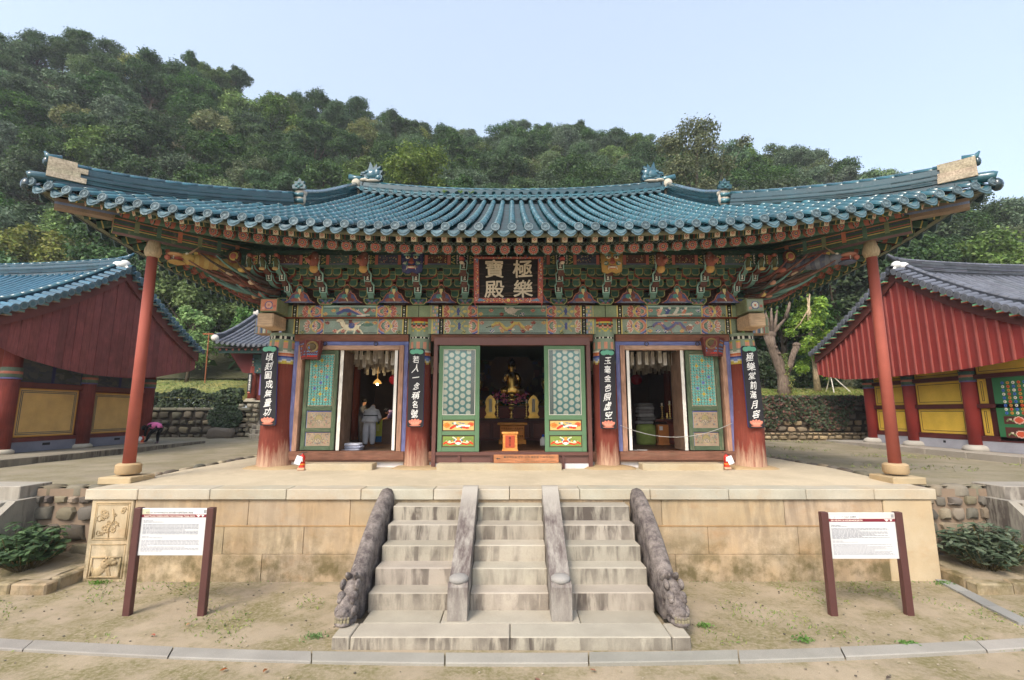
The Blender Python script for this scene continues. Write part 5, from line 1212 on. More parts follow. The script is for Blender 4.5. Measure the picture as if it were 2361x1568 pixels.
# ---- ridges: courses of flat tiles with round cap tiles
def ridge(parent, path, h, thick, nc, tile_L, capm, capr=.1, col=TB, cap_name='ridge_cap_tile', course_name='ridge_course', mat=None):
    mat = mat or roofm; mat_c = M['ridge_blue'] if mat is roofm else mat; P = [Vector(p) for p in path]; n = len(P); ch = h/nc
    for c in range(nc):
        mb = MB(); w = thick/2*(1.0 if c % 2 == 0 else .86)*(1-.04*c); z0 = ch*c; z1 = ch*(c+1)-.016
        for i in range(n-1):
            d = (P[i+1]-P[i]); s = Vector((d.y, -d.x, 0)).normalized(); ww = w+random.uniform(-.006,.008); vs = []; lip = .012
            for q, e in ((P[i], 0), (P[i+1], -.006)):
                qq = q+d.normalized()*e
                for a, z in ((-ww*.9,z0),(-ww,z0+.008),(-ww,z1),(ww,z1),(ww,z0+.008),(ww*.9,z0)): vs.append(qq+s*a+Vector((0,0,z)))
            fs = [(k, (k+1)%6, 6+(k+1)%6, 6+k) for k in range(6)]+[(5,4,3,2,1,0),(6,7,8,9,10,11)]
            mb.add(vs, [f[::-1] for f in fs], jit(lerp(col, (0,0,0), .45), .3))
        obj(course_name, mb, mat_c, parent)
    core = MB()
    for i in range(n-1): core.bar(P[i]+Vector((0,0,h*.3)), P[i+1]+Vector((0,0,h*.3)), thick*.8, h*1.2, lerp(col, (0,0,0), .5))
    obj('ridge_core', core, mat, parent)
    L = sum((b-a).length for a, b in zip(P, P[1:])); k = max(1, int(L/tile_L)); seg = []
    def at(t):
        s = t*L
        for a, b in zip(P, P[1:]):
            l = (b-a).length
            if s <= l or b is P[-1]: return a.lerp(b, min(1, s/l))
            s -= l
    for i in range(k):
        p, q = at(i/k), at((i+1)/k); Mx, l = frame_at(p, q); put(cap_name, capm, parent, Matrix.Translation(p+Vector((0,0,h-.03))) @ Mx @ Matrix.Diagonal((capr/.095*1.25, l/TL, capr/.095, 1)))
rp = [(-6.95+13.9*i/40, CYR, zridge(-6.95+13.9*i/40)-.02+(.06 if i in (0,40) else 0)) for i in range(41)]
ridge(hall, rp, .56, .34, 8, .4, COVER, .1)
for i in range(37):      # small eave course under the main ridge
    x = -6.48+12.96*i/36; put('ridge_disc', DISC_S, hall, Matrix.Translation((x, 18.98, zridge(x)+.06)) )
    if i < 36: x2 = x+.18; put('ridge_drip', DRIP, hall, TRS((x2, 18.99, zridge(x2)+.04), (0,0,0), (1.05,1,.85)))
mb = MB()
for i in range(40):
    a, b = Vector(rp[i]), Vector(rp[i+1]); mb.bar(a+Vector((0,-.25,.1)), b+Vector((0,-.25,.1)), .34, .07, jit(TB, .12))
obj('ridge_course', mb, roofm, hall)
PLA = S(190,180,164)
def plaster_lump(parent, pts, name='plaster_end', col=PLA):
    mb = MB()
    for p, r in pts: mb.ball(p, r, jit(col, .06), 10, 8)
    obj(name, mb, M['plaster'], parent, smooth=True)
def dragon_finial(parent, O, sx, s=1.):
    """glazed dragon head seen side-on, mouth turned outwards (sx)"""
    mb = MB(); O = Vector(O); prof = [(-.36,0),(.3,0),(.36,.1),(.24,.14),(.3,.22),(.4,.2),(.38,.32),(.22,.36),(.14,.42),(.1,.5),(.06,.74),(-.02,.6),(-.06,.48),(-.2,.66),(-.2,.5),(-.34,.58),(-.28,.4),(-.42,.38),(-.34,.24),(-.42,.16)]
    mb.prism([(u*sx*s, v*s) for u, v in prof], O+Vector((0,.11*s,0)), (1,0,0), (0,0,1), (0,-1,0), .22*s, S(40,84,98), S(34,72,86))
    for e in (-1,1):
        B = lambda u, v, r, d=.1: mb.ball(O+Vector((u*sx*s, e*d*s, v*s)), tuple(q*s for q in r), S(48,96,110), 9, 7)
        B(.0,.25,(.2,.07,.17)); B(.16,.32,(.07,.06,.06),.12); B(.28,.27,(.1,.05,.04)); B(.2,.08,(.16,.05,.05)); B(-.2,.3,(.12,.06,.16),.1); B(-.26,.12,(.1,.05,.1),.11)
        for q in range(4): mb.tube([O+Vector(((-.08-.05*q)*sx*s, e*.13*s, (.12+.1*q)*s)), O+Vector(((-.3-.02*q)*sx*s, e*.1*s, (.2+.1*q)*s))], [.03*s,.01*s], 5, S(56,104,118))
        for q in range(3): mb.tube([O+Vector(((.2+.06*q)*sx*s, e*.07*s, .22*s)), O+Vector(((.2+.06*q)*sx*s, e*.07*s, .16*s))], [.018*s,.005*s], 5, S(120,150,150))
    obj('dragon_finial', mb, roofm, parent, smooth=False, auto=45)
for sx in (-1, 1):
    zt = zridge(6.9)+.5
    dragon_finial(hall, (sx*6.2, CYR, zt+.02), sx, 1.2)
    plaster_lump(hall, [((sx*6.85,CYR-.12,zt-.12),(.2,.16,.22)),((sx*6.95,CYR,zt-.2),(.12,.2,.26)),((sx*6.75,CYR-.15,zt-.5),(.1,.08,.26)),((sx*6.5,CYR-.12,zt+.04),(.2,.1,.07)),((sx*6.15,CYR-.12,zt+.0),(.34,.1,.06))])
    mb = MB(); mb.tube([(sx*6.55,CYR,zt+.14),(sx*6.9,CYR,zt+.17),(sx*7.2,CYR,zt+.24)], [.12,.12,.13], 12, TB); obj('ridge_end_tile', mb, roofm, hall, smooth=True)
    # descending ridge
    dp = []
    for i in range(13):
        t = i/12; y = 19.15+(14.2-19.15)*t; x = 6.86-.05*t; dp.append((sx*x, y, zfront(x, y)-.02+.10*max(0, t-.7)/.3))
    ridge(hall, dp, .46, .32, 7, .38, COVER, .11)
    e = Vector(dp[-1]); plaster_lump(hall, [((e.x,e.y-.02,e.z+.2),(.2,.14,.26)),((e.x,e.y+.04,e.z+.42),(.2,.14,.12))])
    mb = MB()
    for q in (.1,.3): mb.tube([(e.x-.15,e.y-.13,e.z+q),(e.x+.15,e.y-.13,e.z+q)], .075, 10, S(60,104,112))
    obj('end_tile', mb, roofm, hall, smooth=True)
    mb = MB(); pr = [(-.2,0),(.2,0),(.22,.12),(.14,.16),(.16,.26),(.06,.24),(0,.36),(-.06,.24),(-.16,.26),(-.14,.16),(-.22,.12)]; mb.prism(pr, (e.x,e.y-.06,e.z+.5), (1,0,0), (0,0,1), (0,-1,0), .1, S(34,72,78))
    for q in ((-.08,.1),(.08,.1),(0,.04),(0,.18)): mb.ball((e.x+q[0],e.y-.17,e.z+.5+q[1]), (.05,.03,.045), S(50,96,100), 8, 6)
    obj('goblin_tile', mb, roofm, hall)
    # hip ridge up to the corner
    hp_ = []
    for i in range(15):
        t = i/14; x = 6.95+(11.04-6.95)*t; y = 14.0+(10.42-14.0)*t; z = zfront(x, y)+.02+.16*t**3; hp_.append((sx*x, y, z))
    ridge(hall, hp_, .44, .34, 8, .36, COVER, .11)
    c = Vector(hp_[-1]); dd = (Vector(hp_[-1])-Vector(hp_[-2])).normalized()
    mb = MB(); pl = []
    for q in range(4): mb.bar(c-dd*(.62-random.uniform(-.08,.14))+Vector((0,0,.07+.12*q)), c+dd*(.02)+Vector((0,0,.07+.12*q)), .4-.012*q, .13, jit(S(164,152,132), .1))
    obj('plaster_end', mb, M['plaster_old'], hall)
    mb = MB(); mb.tube([c-dd*.2+Vector((0,0,.55)), c+dd*.05+Vector((0,0,.54)), c+dd*.12+Vector((0,0,.66))], [.1,.08,.02], 10, TB); mb.ball(c+dd*.06+Vector((0,0,.42)), (.07,.07,.12), TBD, 8, 6); obj('ridge_tip', mb, roofm, hall, smooth=True)
    cr = Vector((sx*11.22,10.22,9.0)); mb = MB(); mb.tube([cr-dd*.9+Vector((0,0,.2)), cr+Vector((0,0,.1)), cr+dd*.06+Vector((0,0,.08))], [.13,.125,.11], 12, TB); obj('corner_cover_tile', mb, roofm, hall, smooth=True)
    mb = MB(); mb.ball(cr+dd*.04+Vector((0,0,-.12)), (.12,.12,.16), TBD, 8, 6); obj('corner_drip', mb, roofm, hall, smooth=True)
# weeds rooted in the ridge course
wd = MB()
for cx in (-2.9, -2.2, -1.75):
    for k in range(14): a = random.uniform(0, 6.3); wd.bar((cx,18.9,zridge(cx)+.12), (cx+.12*math.cos(a), 18.88+.05*math.sin(a), zridge(cx)+.16+random.uniform(0,.1)), .03, .008, jit(S(120,150,60), .2))
obj('weeds', wd, M['leaf_near'], None, label='tufts of weed rooted under the main roof ridge', cat='weeds', kind='stuff')
# ---- eave posts with stone feet
for sx in (-1, 1):
    t = thing('eave_post', 'tall salmon-red round post propping the %s eave corner' % ('left' if sx < 0 else 'right'), 'post', (sx*9.62, 12.05, PZ), group='eave corner posts')
    X, Y = sx*9.62, 12.05; pedx = sx*9.5
    mb = MB(); mb.tube([(X-sx*.04,Y,2.38),(X,Y,7.78)], [.137,.12], 20, S(158,84,70)); obj('shaft', mb, M['post_paint'] if 'post_paint' in M else M['paint_new'], t, smooth=True)
    mb = MB(); mb.lathe([(.125,7.74),(.17,7.79),(.195,7.88),(.185,7.98),(.15,8.06),(.13,8.2)], 20, (X,Y,0), S(176,158,130)); obj('bulb_cap', mb, M['wood_old'], t, smooth=True)
    Xp = X-sx*.04; mb = MB(); mb.lathe([(.24,2.14),(.27,2.18),(.27,2.36),(.22,2.4)], 20, (Xp,Y,0), S(176,152,118)); obj('round_foot', mb, M['granite_cap'], t, smooth=False, auto=40)
    mb = MB(); mb.box((Xp-.4,Y-.4,1.93), (Xp+.4,Y+.4,2.1), S(180,162,130), .02); obj('square_foot', mb, M['granite_cap'], t)
# ------------------------------------------------------------------ side halls with gable ends facing the court
def gable_hall(s, name, label, Y0, yf, yr, tcol, tmat, plank, dark, cfg):
    """s = -1 left / +1 right; gable edge at X = s*18.1, hall runs outwards"""
    h = thing(name, label, 'temple hall', (s*19.3, Y0, TZ)); XE = 18.1; XF = 34.0
    X = lambda d: s*(XE+d)
    def zr(y):
        t = abs(y-Y0)/((Y0-yf) if y < Y0 else (yr-Y0)); return 10.0-3.25*(t*1.22-.22*t*t)
    def lift(d): return .38*max(0, 1-d/5.)**2        # roof rises a little towards the gable end
    # deck and rows of tiles on the court-side slope and the rear slope
    for a, b, nm in ((yf, Y0, 'front'), (yr, Y0, 'rear')):
        P = np.zeros((13, 25, 3))
        for j in range(13):
            for i in range(25):
                y = a+(b-a)*j/12; d = -.0+16*i/24; P[j,i] = (X(d), y, zr(y)+lift(d)-.03)
        obj('roof_deck', gmesh('roof_deck', P, np.tile(np.array(lerp(tcol,(0,0,0),.35), np.float32), (12,24,1)), tmat), tmat, h)
    rows = MB(); n = 44
    for i in range(n):
        d = .95+i*.34; path = []; rad = []; y = yf
        while y < Y0-.1:
            for e, r_ in ((0,.1),(.4,.088)): path.append((X(d), y+e, zr(y+e)+lift(d)+.02)); rad.append(r_)
            y += .42
        rows.tube(path, rad, 8, jit(tcol, .1))
    obj('cover_tile_rows', rows, tmat, h, smooth=True, kind='stuff')
    er = MB()
    for i in range(n-1):
        d = .95+.17+i*.34; Mx = Matrix.Translation((X(d), yf-.02, zr(yf)+lift(d)+.02)); dm = DRIP
        for v in [0]: er.box((X(d)-.12, yf-.03, zr(yf)+lift(d)-.14), (X(d)+.12, yf+.0, zr(yf)+lift(d)+.02), jit(tcol, .1))
    obj('drip_row', er, tmat, h)
    # descending ridge along the rake: courses and three round lines
    for side, (a, b) in (('front', (yf, Y0)), ('rear', (yr, Y0))):
        path = []
        for i in range(17): y = a+(b-a)*i/16; path.append((X(.52), y, zr(y)+lift(.5)+.02+(.10*max(0, 1-i/3))))
        ridge(h, path, .3, .34, 4, .36, COVER_G if tmat is M['tile_grey'] else COVER, .1, tcol, mat=tmat)
        for dd, zo in ((.2,.06),(.82,.05)):
            mb = MB(); mb.tube([(X(dd), p[1], p[2]+zo) for p in path], .085, 8, tcol); obj('rake_roll', mb, tmat, h, smooth=True)
        # stub tiles that end along the gable edge
        L = sum((Vector(q)-Vector(p)).length for p, q in zip(path, path[1:])); k = int(L/.33)
        for i in range(k+1):
            y = a+(b-a)*i/k; t = zr(y)+lift(0); mb = None
            put('rake_tile', STUB[tmat.name], h, Matrix.Translation((X(-.24), y, t-.03)) @ Matrix.Rotation(-s*PI/2, 4, 'Z') @ Matrix.Rotation(.2, 4, 'X') @ Matrix.Diagonal((1.3,1.15,1.3,1)))
            if i < k: y2 = y+(b-a)/k*.5; put('rake_drip', STUBD[tmat.name], h, Matrix.Translation((X(-.16), y2, zr(y2)+lift(0)-.02)) @ Matrix.Rotation(-s*PI/2, 4, 'Z'))
    rp_ = [(X(.25+15.7*i/30), Y0, 10.02+.33*max(0, 1-i/14)**2) for i in range(31)]
    ridge(h, rp_, .5, .36, 6, .4, COVER_G if tmat is M['tile_grey'] else COVER, .1, tcol, mat=tmat)
    plaster_lump(h, [((X(.15),Y0-.05,10.55),(.2,.22,.2)),((X(.4),Y0-.16,10.5),(.25,.12,.16)),((X(-.02),Y0,10.35),(.12,.2,.14)),((X(-.05),Y0-.1,10.2),(.1,.14,.1))], col=S(226,224,220))
    mb = MB(); mb.tube([(X(.5),Y0,10.82),(X(.1),Y0,10.9),(X(-.16),Y0,11.1)], [.11,.1,.04], 10, lerp(tcol,(0,0,0),.3)); obj('ridge_tip', mb, tmat, h, smooth=True)
    # bargeboards, purlin ends and hanging planks with battens
    for a, b in ((yf, Y0), (yr, Y0)):
        mb = MB(); P = []
        for i in range(11): y = a+(b-a)*i/10; P.append((y, zr(y)+lift(0)-.1))
        poly = P+[(y, z-.5-.1*math.sin(i/10*PI)) for i, (y, z) in reversed(list(enumerate(P)))]
        mb.prism(poly, (X(.02), 0, 0), (0,1,0), (0,0,1), (s,0,0), .07, dark); obj('bargeboard', mb, M['wood_dark'], h)
        mb = MB(); mb.prism([(P[0][0],P[0][1]+.0)]+[(y,z+.05) for y, z in P]+[(y,z+.0) for y, z in reversed(P)], (X(-.12), 0, 0), (0,1,0), (0,0,1), (s,0,0), .5, cfg['under']); obj('rake_soffit', mb, M['paint_new'], h)
        for i in range(1, 13):
            y = a+(b-a)*i/13.; z = zr(y)+lift(0)-.2; mb = MB(); mb.box((min(X(-.2),X(.3)), y-.11, z-.05), (max(X(-.2),X(.3)), y+.11, z+.02), cfg['lath']); mb.box((min(X(-.2),X(.3)), y-.12, z-.065), (max(X(-.2),X(.3)), y+.12, z-.05), cfg['lath2']); obj('rake_lath', mb, M['paint_new'], h)
    yb = cfg['bot']
    def zb(y): return float(np.interp(y, [p[0] for p in yb], [p[1] for p in yb]))
    y = yb[0][0]; w = cfg['pw']
    while y < yb[-1][0]-.02:
        y2 = min(y+w, yb[-1][0]); t1, t2 = zr(y)+lift(0)-.5, zr(y2)+lift(0)-.5; zb1, zb2 = zb(y), zb(y2)
        if t1 > zb1+.03 or t2 > zb2+.03:
            t1, t2 = max(t1, zb1+.02), max(t2, zb2+.02); mb = MB(); mb.prism([(y+.012,zb1),(y2-.012,zb2),(y2-.012,t2),(y+.012,t1)], (X(.14+random.uniform(0,.025)), 0, 0), (0,1,0), (0,0,1), (s,0,0), .03, jit(plank, .12)); obj('plank', mb, M['column2'] if cfg['old'] else M['paint_new'], h)
            if cfg['batten']: mb = MB(); mb.box((min(X(.07),X(.14)), y2-.033, zb2-.01), (max(X(.07),X(.14)), y2+.033, t2), lerp(plank, (1,.6,.5), .08)); obj('batten', mb, M['paint_new'], h)
        y = y2
    # gable wall
    XW = 19.2; wx = lambda d: s*(XW+d); wallc = cfg['wall']
    mb = MB(); mb.box((min(wx(.1),s*33), cfg['cols'][0], 2.05), (max(wx(.1),s*33), cfg['cols'][-1], 7.0), wallc); obj('wall', mb, M['plaster'], h)
    for y in cfg['cols']:
        mb = MB(); mb.tube([(wx(0), y, 2.2), (wx(0), y, 6.4)], [cfg['cr'],cfg['cr']*.92], 18, cfg['ccol']); c = obj('column', mb, M['column2'] if cfg['old'] else M['paint_new'], h, smooth=True)
        mb = MB(); mb.tube([(wx(0), y, 4.95), (wx(0), y, 5.35)], cfg['cr']*1.04, 18, cfg['headc']); mb.tube([(wx(0), y, 4.9), (wx(0), y, 4.96)], cfg['cr']*1.06, 18, S(90,86,140)); mb.tube([(wx(0), y, 5.1), (wx(0), y, 5.2)], cfg['cr']*1.06, 18, S(176,90,60)); obj('painted_head', mb, M['paint'], c, smooth=True)
        mb = MB(); mb.lathe(cfg['base'], 20, (wx(0), y, 0), cfg['basec']); obj('base_stone', mb, M['granite'], c, smooth=True)
    for y0, y1, z0, z1, kind in cfg['panels']:
        pc_ = cfg['pcol']; mb = MB(); f = .07
        if kind == 'paint':
            cv = Cv(y1-y0, z1-z0, .04, S(70,74,84))
            for k in range(40): cv.ell(random.uniform(0,cv.w), random.uniform(0,cv.h), random.uniform(.1,.4), random.uniform(.03,.12), random.choice((S(64,68,76),S(78,80,86),S(84,86,86),S(70,74,70),S(90,90,86))), random.uniform(-.5,.5))
            flat('mural', cv, (wx(.055), y0 if s < 0 else y1, z0), (0,1 if s < 0 else -1,0), (0,0,1), M['paint_new'], h)
            mb.box((min(wx(.06),wx(.1)), y0-f, z0-f), (max(wx(.06),wx(.1)), y1+f, z1+f), S(54,54,96)); obj('mural_frame', mb, M['paint_new'], h)
            continue
        mb.box((min(wx(.05),wx(.1)), y0, z0), (max(wx(.05),wx(.1)), y1, z1), pc_); pn = obj('plaster_panel', mb, M['plaster'], h)
        mb = MB(); ln = cfg['line']
        for ins, wd, c in cfg['borders']:
            x0, x1 = sorted((wx(.046), wx(.05)))
            for a, b, c0, d0 in ((y0+ins,z0+ins,y1-ins,z0+ins+wd),(y0+ins,z1-ins-wd,y1-ins,z1-ins),(y0+ins,z0+ins,y0+ins+wd,z1-ins),(y1-ins-wd,z0+ins,y1-ins,z1-ins)): mb.box((x0, a, b), (x1, c0, d0), c)
        obj('border_line', mb, M['paint_new'], pn)
    for y0, y1, z0, z1 in cfg['rails']:
        mb = MB(); mb.box((min(wx(-.04),wx(.1)), y0, z0), (max(wx(-.04),wx(.1)), y1, z1), cfg['rail']); obj('rail', mb, M['wood_dark'], h)
    # concrete plinth with vents, dais
    mb = MB(); mb.box((min(wx(-.03),wx(.12)), cfg['cols'][0], 2.1), (max(wx(-.03),wx(.12)), cfg['cols'][-1], cfg['plz']), cfg['plc']); pl = obj('plinth', mb, M['plaster'], h)
    for y in cfg['vents']:
        mb = MB(); mb.box((min(wx(-.034),wx(0)), y-cfg['vw'], 2.32), (max(wx(-.034),wx(0)), y+cfg['vw'], 2.42), S(30,28,28)); obj('vent', mb, M['plain'], pl)
    y = cfg['dais'][0]; yend_ = cfg['dais'][1]; dx = cfg['dx']
    while y < yend_-.1:
        L = min(random.uniform(1.5,2.2), yend_-y); mb = MB(); x0, x1 = sorted((s*dx, s*(dx+.5))); mb.box((x0, y+.006, TZ-.1), (x1, y+L-.006, 2.1+random.uniform(-.005,.005)), jit(cfg['dcol'], .05), .02); obj('dais_stone', mb, M['granite_step' if cfg['old'] else 'granite'], h); y += L
    mb = MB(); x0, x1 = sorted((s*(dx+.49), s*34)); mb.box((x0, cfg['dais'][0]+.02, TZ-.1), (x1, yend_-.02, 2.09), cfg['dcol']); obj('dais_floor', mb, M['granite'], h)
    return h
def stub(tc, tm, nm):
    vs, fs = tile_geo(.42, .115, .1); mb = MB().add(vs, fs, tc); n = 12
    mb.add([(.115*math.cos(2*PI*k/n), -.006, .115*math.sin(2*PI*k/n)) for k in range(n)], [tuple(range(n))], lerp(tc, (1,1,1), .12)); 
    mb.add([(.07*math.cos(2*PI*k/n), -.014, .07*math.sin(2*PI*k/n)) for k in range(n)], [tuple(range(n))], lerp(tc, (1,1,1), .05)); return mb.mesh(nm, tm, False)
def stubd(tc, tm, nm):
    mb = MB(); pts = [(-.14,.03),(-.07,-.0),(0,-.02),(.07,0),(.14,.03),(.13,-.06),(.07,-.12),(0,-.15),(-.07,-.12),(-.13,-.06)]
    mb.prism(pts, (0,0,0), (1,0,0), (0,0,1), (0,1,0), .3, lerp(tc, (1,1,1), .06)); return mb.mesh(nm, tm)
TG = S(92,96,106); M['column2'] = generic('column_wood_side', .8, .2, .18, 2, 24, .4, .012, .2, scale3=(1,1,.1))
COVER_G = MB().add(tv, tf, TG).mesh('cover_tile', M['tile_grey'], True); BLU = S(40,90,110)
STUB = {'tile_blue': stub(BLU, M['tile_blue'], 'rake_tile'), 'tile_grey': stub(TG, M['tile_grey'], 'rake_tile')}
STUBD = {'tile_blue': stubd(BLU, M['tile_blue'], 'rake_drip'), 'tile_grey': stubd(TG, M['tile_grey'], 'rake_drip')}
cfgL = dict(under=S(40,62,58), lath=S(96,128,118), lath2=S(150,130,110), bot=[(15.7,6.25),(16.5,5.95),(17.33,5.67),(18.75,5.42),(20.16,5.25),(22.19,5.25),(23.77,5.38),(26.54,5.95),(26.9,6.1)], pw=.36, old=True, batten=False, wall=S(110,56,46),
  cols=[17.95,21.3,24.85], cr=.3, ccol=S(112,50,42), headc=S(92,110,90), base=[(.42,2.08),(.42,2.2),(.33,2.27)], basec=S(180,170,152), pcol=S(204,164,100),
  panels=[(18.38,20.93,2.68,4.6,'p'),(21.72,24.5,2.68,4.55,'p'),(18.38,19.6,4.85,5.75,'paint'),(19.75,20.95,4.85,5.75,'paint'),(21.72,23.0,4.85,5.75,'paint'),(23.15,24.5,4.85,5.75,'paint')],
  line=None, borders=[(.0,.05,S(196,140,62)),(.09,.03,S(92,92,84)),(.15,.03,S(92,92,84))], rails=[(18.2,24.6,4.63,4.83),(18.2,24.6,2.5,2.66)], rail=S(104,48,42), plz=2.5, plc=S(124,124,134), vents=[19.7,23.2], vw=.16, dais=(15.6,26.4), dx=16.9, dcol=S(136,128,112))
hallL = gable_hall(-1, 'side_hall', 'left side hall with blue tiles, maroon plank gable and tan plaster panels', 21.35, 15.9, 26.9, BLU, M['tile_blue'], S(126,70,66), S(108,58,54), cfgL)
cfgR = dict(under=S(50,40,36), lath=S(110,168,128), lath2=S(190,84,52), bot=[(15.6,5.75),(16.65,5.57),(17.31,5.48),(18.8,5.38),(20.56,5.34),(23.46,5.34),(25.62,5.42),(27.37,5.71),(27.8,5.85)], pw=.42, old=False, batten=True, wall=S(74,34,32),
  cols=[16.6,19.75,22.75,25.3], cr=.27, ccol=S(136,48,42), headc=S(62,96,84), base=[(.5,2.08),(.5,2.18),(.44,2.27),(.33,2.32)], basec=S(176,170,160), pcol=S(208,172,68),
  panels=[(20.1,22.42,2.72,3.8,'p'),(20.1,22.42,4.0,5.0,'p'),(23.1,24.98,2.72,3.8,'p'),(23.1,24.98,4.0,5.0,'p'),(19.12,19.42,2.72,3.8,'p'),(19.12,19.42,4.0,5.0,'p'),(20.1,22.42,5.2,5.9,'p'),(23.1,24.98,5.2,5.9,'p'),(16.9,19.4,5.2,5.9,'p')],
  line=None, borders=[(.0,.035,S(200,160,62)),(.1,.022,S(36,44,40))], rails=[(16.7,25.2,5.02,5.18),(16.7,25.2,3.82,3.98),(16.7,25.2,2.5,2.7)], rail=S(84,36,34), plz=2.5, plc=S(160,160,168), vents=[21.2,24.0], vw=.06, dais=(15.4,27.3), dx=17.9, dcol=S(158,150,138))
hallR = gable_hall(1, 'side_hall', 'right side hall with grey tiles, red plank gable and yellow panels', 21.5, 16.0, 27.9, TG, M['tile_grey'], S(140,54,48), S(92,46,40), cfgR)
# green door with coloured flower dots on the right hall
mb = MB(); mb.box((19.16,17.2,2.55), (19.24,18.75,5.0), S(52,110,70), .01); gd = obj('door', mb, M['paint_new'], hallR, label='bright green door with blue, red and yellow lattice dots')
for i in range(5):
    for j in range(9):
        c = (S(70,110,190), S(214,90,50), S(222,220,200), S(206,150,60))[(i+2*j) % 4]; mb = MB(); yy, zz = 17.55+.2*i, 3.62+.145*j; mb.prism([(.058*math.cos(q*PI/4), .058*math.sin(q*PI/4)) for q in range(8)], (19.158,yy,zz), (0,1,0), (0,0,1), (-1,0,0), .012, c); mb.prism([(.022*math.cos(q*PI/3), .022*math.sin(q*PI/3)) for q in range(6)], (19.146,yy,zz), (0,1,0), (0,0,1), (-1,0,0), .004, S(60,60,50)); obj('lattice_dot', mb, M['paint_new'], gd)
for z0, z1 in ((3.2,3.5),(2.68,3.08)):
    cv = Cv(1.1, z1-z0, .03, S(86,44,38)); cv.ell(.55,.15,.16,.11,S(206,90,60),0,S(226,190,170),.03)
    for e in (-1,1): cv.path([(.55+e*.2,.1),(.55+e*.35,.2),(.55+e*.45,.1)], .05, S(120,140,90)); cv.ell(.55+e*.3,.18,.05,.04,S(220,200,180))
    flat('painted_panel', cv, (19.155, 18.5, z0), (0,-1,0), (0,0,1), M['paint_new'], gd)
# ---- small grey-roofed hall on the upper terrace
bh = thing('rear_hall', 'small grey-tiled hall on the upper terrace, half hidden behind the main hall', 'temple hall', (-15.5, 33.5, 4.4))
def zb_(y): t = abs(37-y)/5.2; return 11.0-2.85*(t*1.25-.25*t*t)
def lf(d): return .3*max(0, 1-d/3.)**2
P = np.zeros((11, 17, 3))
for j in range(11):
    for i in range(17): y = 31.85+5.15*j/10; d = 9*i/16; P[j,i] = (-20.6+d, y, zb_(y)+lf(d)-.03)
obj('roof_deck', gmesh('roof_deck', P, np.tile(np.array(S(50,54,60), np.float32), (10,16,1)), M['tile_grey']), M['tile_grey'], bh)
P2 = P.copy(); P2[..., 1] = 74-P2[..., 1]; obj('roof_deck', gmesh('roof_deck', P2, np.tile(np.array(S(50,54,60), np.float32), (10,16,1)), M['tile_grey']), M['tile_grey'], bh)
DISC_G = relief_disc(.12, 0, S(84,88,96), S(120,122,126))
for i in range(24):
    d = .35+i*.36; y = 31.85; rows = MB()
    while y < 36.8:
        y2 = y+.5; p = Vector((-20.6+d, y, zb_(y)+lf(d)+.02)); q = Vector((-20.6+d, y2, zb_(y2)+lf(d)+.02)); Mx, L = frame_at(p, q); add_geo(rows, tv, tf, Matrix.Translation(p) @ Mx @ Matrix.Diagonal((1.25, L/TL, 1.2, 1)), jit(TG, .1)); y = y2
    obj('cover_tile_row', rows, M['tile_grey'], bh, smooth=True); put('eave_disc', DISC_G, bh, TRS((-20.6+d, 31.82, zb_(31.85)+lf(d)+.02)))
rp2 = [(-20.5, 31.95+5.0*i/12, zb_(31.95+5.0*i/12)+.3+.16*max(0,1-i/2)) for i in range(13)]; ridge(bh, rp2, .3, .34, 4, .4, COVER_G, .11, TG, mat=M['tile_grey'])
rp3 = [(-20.5+9*i/12, 37, 11.0+.25*max(0,1-i/5)) for i in range(13)]; ridge(bh, rp3, .5, .36, 5, .4, COVER_G, .11, TG, mat=M['tile_grey'])
plaster_lump(bh, [((-20.5,31.95,zb_(31.95)+.5),(.26,.2,.24)),((-20.4,36.7,11.5),(.3,.2,.3))], col=S(206,200,190))
mb = MB(); mb.box((-20.55,32.0,8.0), (-11.6,32.2,8.12), S(60,52,48)); mb.box((-20.4,32.3,7.72), (-11.6,32.6,7.98), S(64,96,88)); obj('eave_board', mb, M['paint'], bh)
for i in range(20): mb = MB(); x = -20.2+i*.44; mb.tube([(x,32.15,7.95),(x,33.6,8.4)], .09, 8, S(56,92,82)); mb.ball((x,32.14,7.95),(.085,.02,.085),S(186,96,76),8,6); obj('rafter', mb, M['paint'], bh, smooth=True)
mb = MB(); mb.prism([(-20.45,8.15),(-19.2,6.45),(-18.6,6.35),(-18.6,8.3)], (0,33.35,0), (1,0,0), (0,0,1), (0,1,0), .1, S(112,48,44)); obj('gable_board', mb, M['paint_new'], bh)
cv = Cv(7.4, 1.3, .035, S(62,98,92))
for k in range(7): 
    for j in range(3): cv.rect(.3+k*1.05-.16*j, .55+j*.2, .3+k*1.05+.16*j+.1, .68+j*.2, S(40,72,66)); cv.ell(.35+k*1.05,.6+j*.2,.08,.06,(S(186,100,80),S(206,190,150),S(90,100,150))[j])
for k in range(60): cv.ell(random.uniform(0,7.4), random.uniform(0,.5), .06, .04, random.choice((S(176,96,76),S(96,136,124),S(200,190,150),S(80,90,140))))
mb = MB(); mb.box((-18.9,33.4,6.4), (-11.5,33.75,7.75), S(60,90,84)); be = obj('bracket_beam', mb, M['paint'], bh); flat('painting', cv, (-18.9,33.395,6.42), (1,0,0), (0,0,1), M['paint'], be)
mb = MB(); mb.box((-18.9,33.7,4.5), (-11.5,40.5,7.9), S(122,60,48)); obj('wall', mb, M['plaster'], bh)
for x in (-18.55,-15.4,-12.2): 
    mb = MB(); mb.tube([(x,33.55,4.6),(x,33.55,6.9)], [.26,.22], 14, S(150,74,60)); c = obj('column', mb, M['column2'], bh, smooth=True); mb = MB(); rock(mb, (x,33.5,4.42), (1,0,0),(0,1,0),(0,0,1), .9,.8,.2, S(170,160,140)); obj('base_stone', mb, M['granite'], c, smooth=True)
